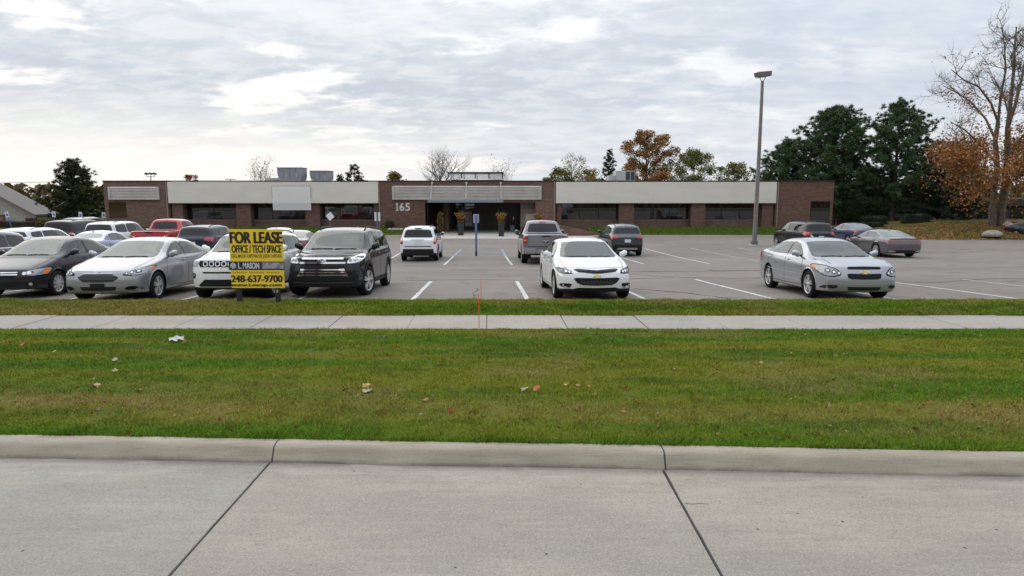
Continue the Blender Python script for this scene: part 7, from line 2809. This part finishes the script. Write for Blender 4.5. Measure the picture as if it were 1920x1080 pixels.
def planter(px, Y, z0, hp, wp, pal, seed, lab, hf=.9, grp="tall planters by the entrance"):
    q = survey(px, 430, Y)
    T = thing("planter", lab, "planter", (q.x, Y, z0), 0, grp)
    a, c = wp * .40, wp / 2
    mb = MB()
    lv = [(a, 0), (c, hp - .08), (c + .03, hp - .08), (c + .03, hp), (c - .04, hp), (c - .06, hp - .1)]
    for (r0, h0), (r1, h1) in zip(lv[:-1], lv[1:]):
        v = [(sx * r0, sy * r0, h0) for sx, sy in ((-1, -1), (1, -1), (1, 1), (-1, 1))] + [(sx * r1, sy * r1, h1) for sx, sy in ((-1, -1), (1, -1), (1, 1), (-1, 1))]
        mb.add(v, [(k, (k + 1) % 4, 4 + (k + 1) % 4, 4 + k) for k in range(4)])
    mb.build("pot", M_POT, T, fixn=False)
    MB().box(-c + .05, c - .05, -c + .05, c - .05, hp - .14, hp - .08).build("soil", principled("soil", (.03, .022, .016), .95), T)
    rs = np.random.RandomState(seed)
    n = 420
    t_ = rs.rand(n)
    ang = rs.rand(n) * 6.28
    rr = wp * .70 * rs.rand(n) ** .6 * (.5 + t_)
    p = np.stack([np.cos(ang) * rr, np.sin(ang) * rr, hp + t_ * hf * .75], 1)
    link_obj("foliage", np_mesh("foliage", rand_quads(p, .13, rs), 4, M_LEAF, leaf_cols(n, pal, rs, t_ * .9)), T)
    mb = MB()
    for k in range(12):
        ang = rs.rand() * 6.28
        e = (math.cos(ang) * wp * .5, math.sin(ang) * wp * .5, hp + hf * (.7 + .4 * rs.rand()))
        mb.tube([(0, 0, hp - .1), (e[0] * .4, e[1] * .4, hp + hf * .4), e], [.012, .009, .004], 4)
    mb.build("stem", principled("plant stem", (.09, .07, .03), .8), T)
    return T


ORG = ((.20, .085, .02), (.32, .16, .04), (.14, .10, .03))
planter(864, 55.5, -.74, 1.18, .52, ORG, 1, "tall dark planter with orange plants left of the blue-post sign")
planter(940, 54.3, -.74, 1.14, .52, ORG, 2, "tall dark planter with orange plants right of the blue-post sign", 1.0)
planter(1009, 56.0, -.74, 1.1, .5, ORG, 3, "planter with dry orange plants showing above the pickup truck's cab")
shrub("shrub", "upright yellow-green plant by the entrance's left brick corner", (survey(826, 430, 57).x, 57.0, -.74), (.55, .5, 1.9), ((.07, .09, .02), (.15, .11, .03), (.24, .13, .035)), 8, 420, .14, .8)
q = survey(961, 433, 62.0)
o = tag(MB().lathe([(0, 0), (.20, 0), (.25, .48), (.27, .50), (.25, .52), (.22, .47), (0, .45)], 16, "z").build("bucket", principled("pale blue bucket", (.22, .30, .36), .5), None, (q.x, 62.0, -.738), smooth=True, sharp=40),
        "pale blue tub standing by the dark entrance door", "tub")

# pale stones beside the left bank, boulders on the leaf bank
M_STONE = nmat("field stone", lambda t, v, b: (t.l(t.mix(t.ss(t.noise(v, 4, 6, .65), .35, .7), (0.24, 0.20, 0.17), (0.42, 0.37, 0.33)), b.inputs["Base Color"]), bump(t, b, t.noise(v, 6, 6), .6, .05)))


def boulder(name, label, c, size, seed, group=None):
    bm = bmesh.new()
    bmesh.ops.create_icosphere(bm, subdivisions=3, radius=1.0)
    rs = np.random.RandomState(seed)
    offs = rs.rand(3) * 20
    for v in bm.verts:
        p = np.array(v.co[:])
        k = .82 + .36 * fbm(np.array([p[0] * 1.3 + offs[0]]), np.array([p[1] * 1.3 + p[2] * 1.7 + offs[1]]), seed, 3)[0]
        v.co = (p[0] * k * size[0] / 2, p[1] * k * size[1] / 2, max(-.25, p[2] * k) * size[2])
    me = bpy.data.meshes.new(name)
    bm.to_mesh(me); bm.free()
    me.materials.append(M_STONE)
    me.polygons.foreach_set("use_smooth", [True] * len(me.polygons))
    o = link_obj(name, me, None, c)
    return tag(o, label, "boulder" if size[0] > .6 else "stone", group)


q = survey(1864, 441, 51.0)
boulder("boulder", "long flat pale boulder at the edge of the leafy bank", (q.x, 51.2, q.z - .02), (1.45, .9, .42), 3, "boulders on the leafy bank")
q = survey(1889, 421, 55.0)
boulder("boulder", "smaller grey boulder beside the maple trunks", (q.x, 55.0, q.z - .05), (.75, .6, .28), 4, "boulders on the leafy bank")
for i, (px, py) in enumerate(((731, 429), (738, 431), (745, 429.5), (752, 432))):
    q = survey(px, py, 57.2)
    boulder("landscape_stone", ("leftmost of the pale stones", "second of the pale stones", "third of the pale stones", "rightmost of the pale stones")[i] + " in the bed under the house number", (q.x, 57.2, float(bank_z(np.array([0.]), np.array([57.2]))[0]) + .03),
            (.42, .36, .16), 20 + i, "pale stones under the house number")
q = survey(735, 420, 58.4)
shrub("shrub", "dry dark shrub against the brick under the house number", (q.x - .2, 58.3, -.35), (.8, .6, .75), ((.05, .045, .025), (.09, .07, .035)), 9, 400, .12, .8)

# flood lights on a mast behind the roof, roof aerial
q = survey(283, 338, 92)
s = thing("floodlight_mast", "mast with three dark floodlights rising behind the roof at the left", "floodlight mast", (q.x, 92.0, -.9))
zt = survey(283, 331, 92).z + .9
MB().tube([(0, 0, 0), (0, 0, zt)], [.10, .06], 8).build("mast", M_COPING, s)
MB().tube([(-.55, 0, zt), (.55, 0, zt)], .035, 6).build("crossbar", M_COPING, s)
for i, xx in enumerate((-.55, .03, .55)):
    MB().tube([(xx, 0, zt), (xx, 0, zt + .25)], .03, 6).build("bracket", M_COPING, s)
    MB().prism([(xx - .20, zt + .26 + .08 * (i > 0)), (xx + .16, zt + .22), (xx + .20, zt + .46), (xx - .12, zt + .54)], "y", -.2, .2).build("flood_lamp", M_GRILL, s)
q = survey(432, 338, 66)
s = thing("roof_aerial", "small flat aerial bar standing on the roof edge", "aerial", (q.x, 66.0, ZT - .08))
MB().tube([(0, 0, 0), (0, 0, .32)], .03, 6).build("mast", M_COPING, s)
MB().box(-.5, .5, -.03, .03, .31, .37).build("bar", M_COPING, s)
# overhead wire at far left
pts = []
for k in range(25):
    f = k / 24
    px = -60 + 200 * f
    q = survey(px, 342.5 - 3.0 * f + 1.5 * math.sin(f * math.pi), 105)
    pts.append(q)
tag(MB().tube(pts, .035, 5).build("overhead_wire", principled("wire", (.03, .03, .03), .7)), "thin overhead wire sagging across the pale sky at the left", "wire")

# grey house at the left
M_HOUSE = nmat("grey siding", lambda t, v, b: (t.l(t.mix(t.ss(t.noise(v, 1.5, 4), .4, .7), (0.33, 0.31, 0.28), (0.38, 0.355, 0.32)), b.inputs["Base Color"])), "World")
M_SHING = nmat("roof shingles", lambda t, v, b: (t.l(t.mix(t.ss(t.noise(t.mapping(v, (2, 2, 8)), 3, 4), .4, .7), (0.045, 0.038, 0.036), (0.08, 0.066, 0.062)), b.inputs["Base Color"])), "World")
HY = 78.0
hs = thing("house", "grey gabled house with dark shingle roof behind the parked cars", "house", (0, 0, 0))


def hp_(px, py, Y=HY):
    q = survey(px, py, Y)
    return (q.x, q.z)


e0, r0 = hp_(73, 402), hp_(-70, 327)
wl = hp_(-213, 402)
MB().prism([(wl[0], -.9), (e0[0] - .35, -.9), (e0[0] - .35, e0[1] - .05), (r0[0], r0[1] - .28), (wl[0] + .35, e0[1] - .05)], "y", HY, HY + 3).build("wall", M_HOUSE, hs)
for (p, q) in ((e0, r0), (r0, (wl[0], e0[1]))):
    MB().prism([p, q, (q[0], q[1] - .22), (p[0], p[1] - .22)], "y", HY - .6, HY + 3.4).build("roof", M_SHING, hs)
MB().prism([e0, r0, (r0[0], r0[1] - .24), (e0[0], e0[1] - .24)], "y", HY - .66, HY - .61).build("bargeboard", principled("bargeboard", (.16, .13, .115), .7), hs)
# rear wing with lower roof
w0, w1 = hp_(40, 375, HY + 8), hp_(82, 381, HY + 8)
MB().box(e0[0] - .36, hp_(83, 400, HY + 6)[0], HY + 6, HY + 12, -.9, hp_(0, 402, HY + 6)[1]).build("wall", M_HOUSE, hs)
MB().add([(e0[0] - 3, HY + 5.5, e0[1] - .1), (hp_(85, 400, HY + 6)[0], HY + 5.5, e0[1] - .1), (hp_(85, 400, HY + 6)[0], HY + 10, e0[1] + 1.5), (e0[0] - 3, HY + 10, e0[1] + 1.5),
          (e0[0] - 3, HY + 5.5, e0[1] - .3), (hp_(85, 400, HY + 6)[0], HY + 5.5, e0[1] - .3), (hp_(85, 400, HY + 6)[0], HY + 10, e0[1] + 1.3), (e0[0] - 3, HY + 10, e0[1] + 1.3)],
         [(0, 1, 2, 3), (7, 6, 5, 4), (0, 4, 5, 1), (1, 5, 6, 2), (2, 6, 7, 3), (3, 7, 4, 0)]).build("roof", M_SHING, hs)
a, c = hp_(49, 421), hp_(70, 408.5)
wn = MB().bbox(a[0], c[0], HY - .05, HY + .02, a[1], c[1], .01).build("window", principled("brown frame", (.10, .065, .04), .6), hs)
for i in range(3):
    w_ = (c[0] - a[0]) / 3
    MB().box(a[0] + i * w_ + .06, a[0] + (i + 1) * w_ - .06, HY - .07, HY - .055, a[1] + .08, c[1] - .08).build("pane", principled("house glass", (.03, .028, .022), .05, 0, 0, 1.5), wn)
a, c = hp_(-3, 423), hp_(9.5, 402.5)
dr = MB().bbox(a[0], c[0], HY - .06, HY + .02, a[1], c[1], .01).build("door", principled("brown frame", (.10, .065, .04), .6), hs)
MB().box(a[0] + .1, c[0] - .2, HY - .075, HY - .062, a[1] + .1, c[1] - .3).build("door_leaf", principled("terracotta door", (.24, .10, .06), .6), dr)
struct(grid_sheet("house_lawn", np.linspace(-75, -37.6, 20), np.linspace(64, 84, 8), lambda X, Y: X * 0 - .79, M_TURF, lambda x, y: np.tile(np.array((.085, .105, .03)), (len(x), 1))))

# dark brown building deep in the shade of the pines
db = thing("brown_building", "low dark brown building in the shade behind the pines", "building", (0, 0, 0))
DY = 80.0
xa_, xb_2 = survey(1545, 400, DY).x, survey(2150, 400, DY).x
M_DK = nmat("dark brown cladding", lambda t, v, b: (t.l(t.mix(t.ss(t.noise(t.mapping(v, (4, 4, .3)), 1.5, 4), .4, .7), (0.040, 0.028, 0.022), (0.065, 0.045, 0.035)), b.inputs["Base Color"])), "World")
zt = survey(960, 372, DY).z
MB().box(xa_, xb_2, DY, DY + 14, -1, zt - .9).build("wall", M_DK, db)
MB().bbox(xa_ - .6, xb_2 + .6, DY - 1.2, DY + 14.6, zt - .9, zt, .03).build("roof_fascia", principled("dark fascia", (.035, .026, .022), .8), db)
for i in range(9):
    x0 = xa_ + 1.2 + i * 4.2
    wn = MB().box(x0, x0 + 1.6, DY - .04, DY + .02, survey(960, 416, DY).z, survey(960, 394, DY).z).build("window", M_BRONZE, db)
    MB().box(x0 + .1, x0 + 1.5, DY - .06, DY - .045, survey(960, 415, DY).z, survey(960, 395, DY).z).build("pane", M_WGLASS, wn)
MB().box(xa_, xb_2, DY - 3.2, DY - 3.0, -.9, -.15).build("low_wall", M_BRICK, db)

# utility marker wires beside the sidewalk
M_FLAG = principled("fluorescent orange", (0.80, 0.10, 0.035), .5)
for (pa_, pb_, Y, lab) in (((898.5, 617), (896.5, 550), 12.36, "shorter thin orange marker wire standing at the sidewalk edge"), ((902, 578), (901.5, 523), 14.75, "taller thin orange marker wire behind it in the grass strip")):
    a, c = survey(*pa_, Y), survey(*pb_, Y)
    tag(MB().tube([a, (a + c) / 2 + Vector((.004, 0, 0)), c], .0065, 6).build("marker_wire", M_FLAG), lab, "marker wire", "orange marker wires")

# crumpled paper on the lawn
q = survey(343, 640, 11.2)
pz = float(lawn_z(np.array([q.x]), np.array([11.0]))[0])
v, f = [], []
rs = np.random.RandomState(4)
nx_, ny_ = 9, 5
for j in range(ny_):
    for i in range(nx_):
        v.append(((i / (nx_ - 1) - .5) * .22 + rs.normal() * .006, (j / (ny_ - 1) - .5) * .085 + rs.normal() * .006, .035 + .022 * math.sin(i * 1.3) * math.cos(j * 1.7) + rs.normal() * .008 + .05 * (j == 2)))
for j in range(ny_ - 1):
    for i in range(nx_ - 1):
        f.append((j * nx_ + i, j * nx_ + i + 1, (j + 1) * nx_ + i + 1, (j + 1) * nx_ + i))
me = mesh_from("paper_scrap", v, f, [principled("paper", (.74, .74, .76), .8)])
o = tag(link_obj("paper_scrap", me, None, (q.x, 11.0, pz + .02), rad(18)), "crumpled white paper scrap lying on the lawn", "paper")
o.modifiers.new("thick", "SOLIDIFY").thickness = .004


# fallen leaves: the big ones one by one, the small scraps as litter
def leaf_mesh(kind):
    rs = np.random.RandomState(40 + kind)
    out = []
    lob = 5 if kind % 2 else 3
    n = 22
    for k in range(n):
        a = 2 * math.pi * k / n
        r = .5 * (.62 + .38 * abs(math.cos(a * lob / 2)) ** .8) * (1.15 if k == 0 else 1)
        out.append((math.cos(a) * r, math.sin(a) * r * .82, .10 * math.cos(a * 2 + kind) + .06 * rs.normal()))
    return [(0, 0, -.03)] + out, [(0, 1 + k, 1 + (k + 1) % n) for k in range(n)]


M_LV = {"tan": principled("tan dry leaf", (.40, .28, .14), .8), "orange": principled("orange leaf", (.38, .15, .05), .75), "yellow": principled("yellow leaf", (.46, .33, .10), .75), "brown": principled("brown leaf", (.10, .065, .04), .85),
        "pale": principled("pale leaf underside", (.38, .33, .25), .8)}
LM = {}
for cn in M_LV:
    for kd in range(3):
        v, f = leaf_mesh(kd)
        LM[cn, kd] = mesh_from("fallen_leaf", v, f, [M_LV[cn]])
big = [(690, 731, "pale", .17, "largest pale curled leaf on the lawn, left of centre"), (687, 722, "yellow", .13, "yellow leaf touching the largest pale leaf on its far side"),
       (180, 722, "tan", .15, "broad tan leaf low on the lawn at the left"), (215, 674, "pale", .11, "pale leaf higher on the lawn at the left, below the paper scrap"),
       (216, 694, "tan", .10, "tan leaf just below the pale leaf at the left"), (41, 645, "orange", .11, "orange leaf near the left edge of the lawn"),
       (1005, 728, "orange", .13, "broad orange leaf on the lawn near the middle"), (983, 728, "pale", .11, "pale leaf close beside the broad orange leaf"),
       (1062, 720, "yellow", .09, "yellow leaf a little right of the broad orange leaf"), (1425, 680, "tan", .10, "tan leaf alone in the green right half of the lawn"),
       (1148, 634, "brown", .13, "dark brown leaf near the sidewalk right of the marker wire"), (706, 632, "brown", .11, "dark brown leaf near the sidewalk left of the marker wire"),
       (797, 749, "orange", .10, "orange leaf right of the largest pale leaf"), (260, 731, "yellow", .09, "yellow leaf right of the broad tan leaf"),
       (1262, 690, "pale", .09, "pale leaf scrap right of the middle of the lawn"), (1828, 760, "brown", .09, "brown leaf near the right edge of the lawn")]
for i, (px, py, cn, sz, lab) in enumerate(big):
    # lawn point under that pixel
    z = .12
    for _ in range(6):
        k = (CAM_H - z)
        c_, s_ = math.cos(PITCH), math.sin(PITCH)
        u_, v_ = (px - 960) / FPX, (540 - py) / FPX
        r_ = (u_, c_ + v_ * s_, -s_ + v_ * c_)
        tt = -k / r_[2]
        X_, Y_ = r_[0] * tt, r_[1] * tt
        z = float(lawn_z(np.array([X_]), np.array([Y_]))[0]) + .03
    o = link_obj("fallen_leaf", LM[cn, i % 3], None, (X_, Y_, z))
    o.rotation_euler = (RNG.uniform(-.5, .5), RNG.uniform(-.5, .5), RNG.uniform(0, 6.28))
    o.scale = (sz * .95, sz * .95, sz * .95)
    tag(o, lab, "leaf", "fallen leaves on the lawn")
rs = np.random.RandomState(81)
n = 2000
x = rs.uniform(-11, 11, n)
y = 6.6 + (12.2 - 6.6) * rs.rand(n) ** 1.1
y = np.where(rs.rand(n) < .45, 7.6 + rs.normal(size=n) * .55, y)
y = np.clip(y, kerb_y(x) + .3, 12.2)
c = np.stack([x, y, lawn_z(x, y) + .018 + .02 * rs.rand(n)], 1)
q4 = rand_quads(c, .022 + .03 * rs.rand(n) ** 3 + .035 * (rs.rand(n) < .05), rs, .8)
stuff(link_obj("leaf_litter", np_mesh("leaf_litter", q4, 4, M_LEAF, leaf_cols(n, ((.26, .045, .03), (.34, .12, .05), (.36, .25, .12), (.14, .09, .05)), rs, rs.rand(n)))), "scattered red and tan leaf scraps in the lawn", "leaf litter")
n = 5200
x = rs.uniform(26, 52, n); y = 50.3 + 8.5 * rs.rand(n) ** 1.3
c = np.stack([x, y, mound_z(x, y) + .02], 1)
stuff(link_obj("bank_leaf_litter", np_mesh("bank_leaf_litter", rand_quads(c, .16, rs, .8), 4, M_LEAF, leaf_cols(n, ((.24, .10, .03), (.32, .17, .05), (.20, .12, .05)), rs, rs.rand(n)))), "orange fallen leaves covering the bank under the maple", "leaf litter")
# blades of the far banks
def bank_blades(name, label, n, xr, yr, zf, colf, seed):
    rs = np.random.RandomState(seed)
    x = rs.uniform(*xr, n); y = rs.uniform(*yr, n)
    b = np.stack([x, y, zf(x, y)], 1)
    h = .09 * (.5 + rs.rand(n)); a = rs.rand(n) * 6.28
    s = np.stack([np.cos(a), np.sin(a), a * 0], 1) * .035
    t_ = b + np.stack([rs.normal(size=n) * .03, rs.normal(size=n) * .03, h], 1)
    c = colf(x, y) * (.75 + .6 * rs.rand(n))[:, None]
    stuff(link_obj(name, np_mesh(name, np.stack([b - s, b + s, t_], 1).reshape(-1, 3), 3, M_BLADE, np.repeat(c, 3, axis=0))), label, "grass")


bank_blades("bank_grass_blades", "bright green grass bank before the right office windows", 26000, (6.7, 25.4), (LOT_FAR + .2, BY + .2), bank_z, far_grass, 5)
bank_blades("bank_grass_blades", "bright green grass bank before the left office windows", 26000, (-37, -6.7), (LOT_FAR + .2, BY + .2), bank_z, far_grass, 6)
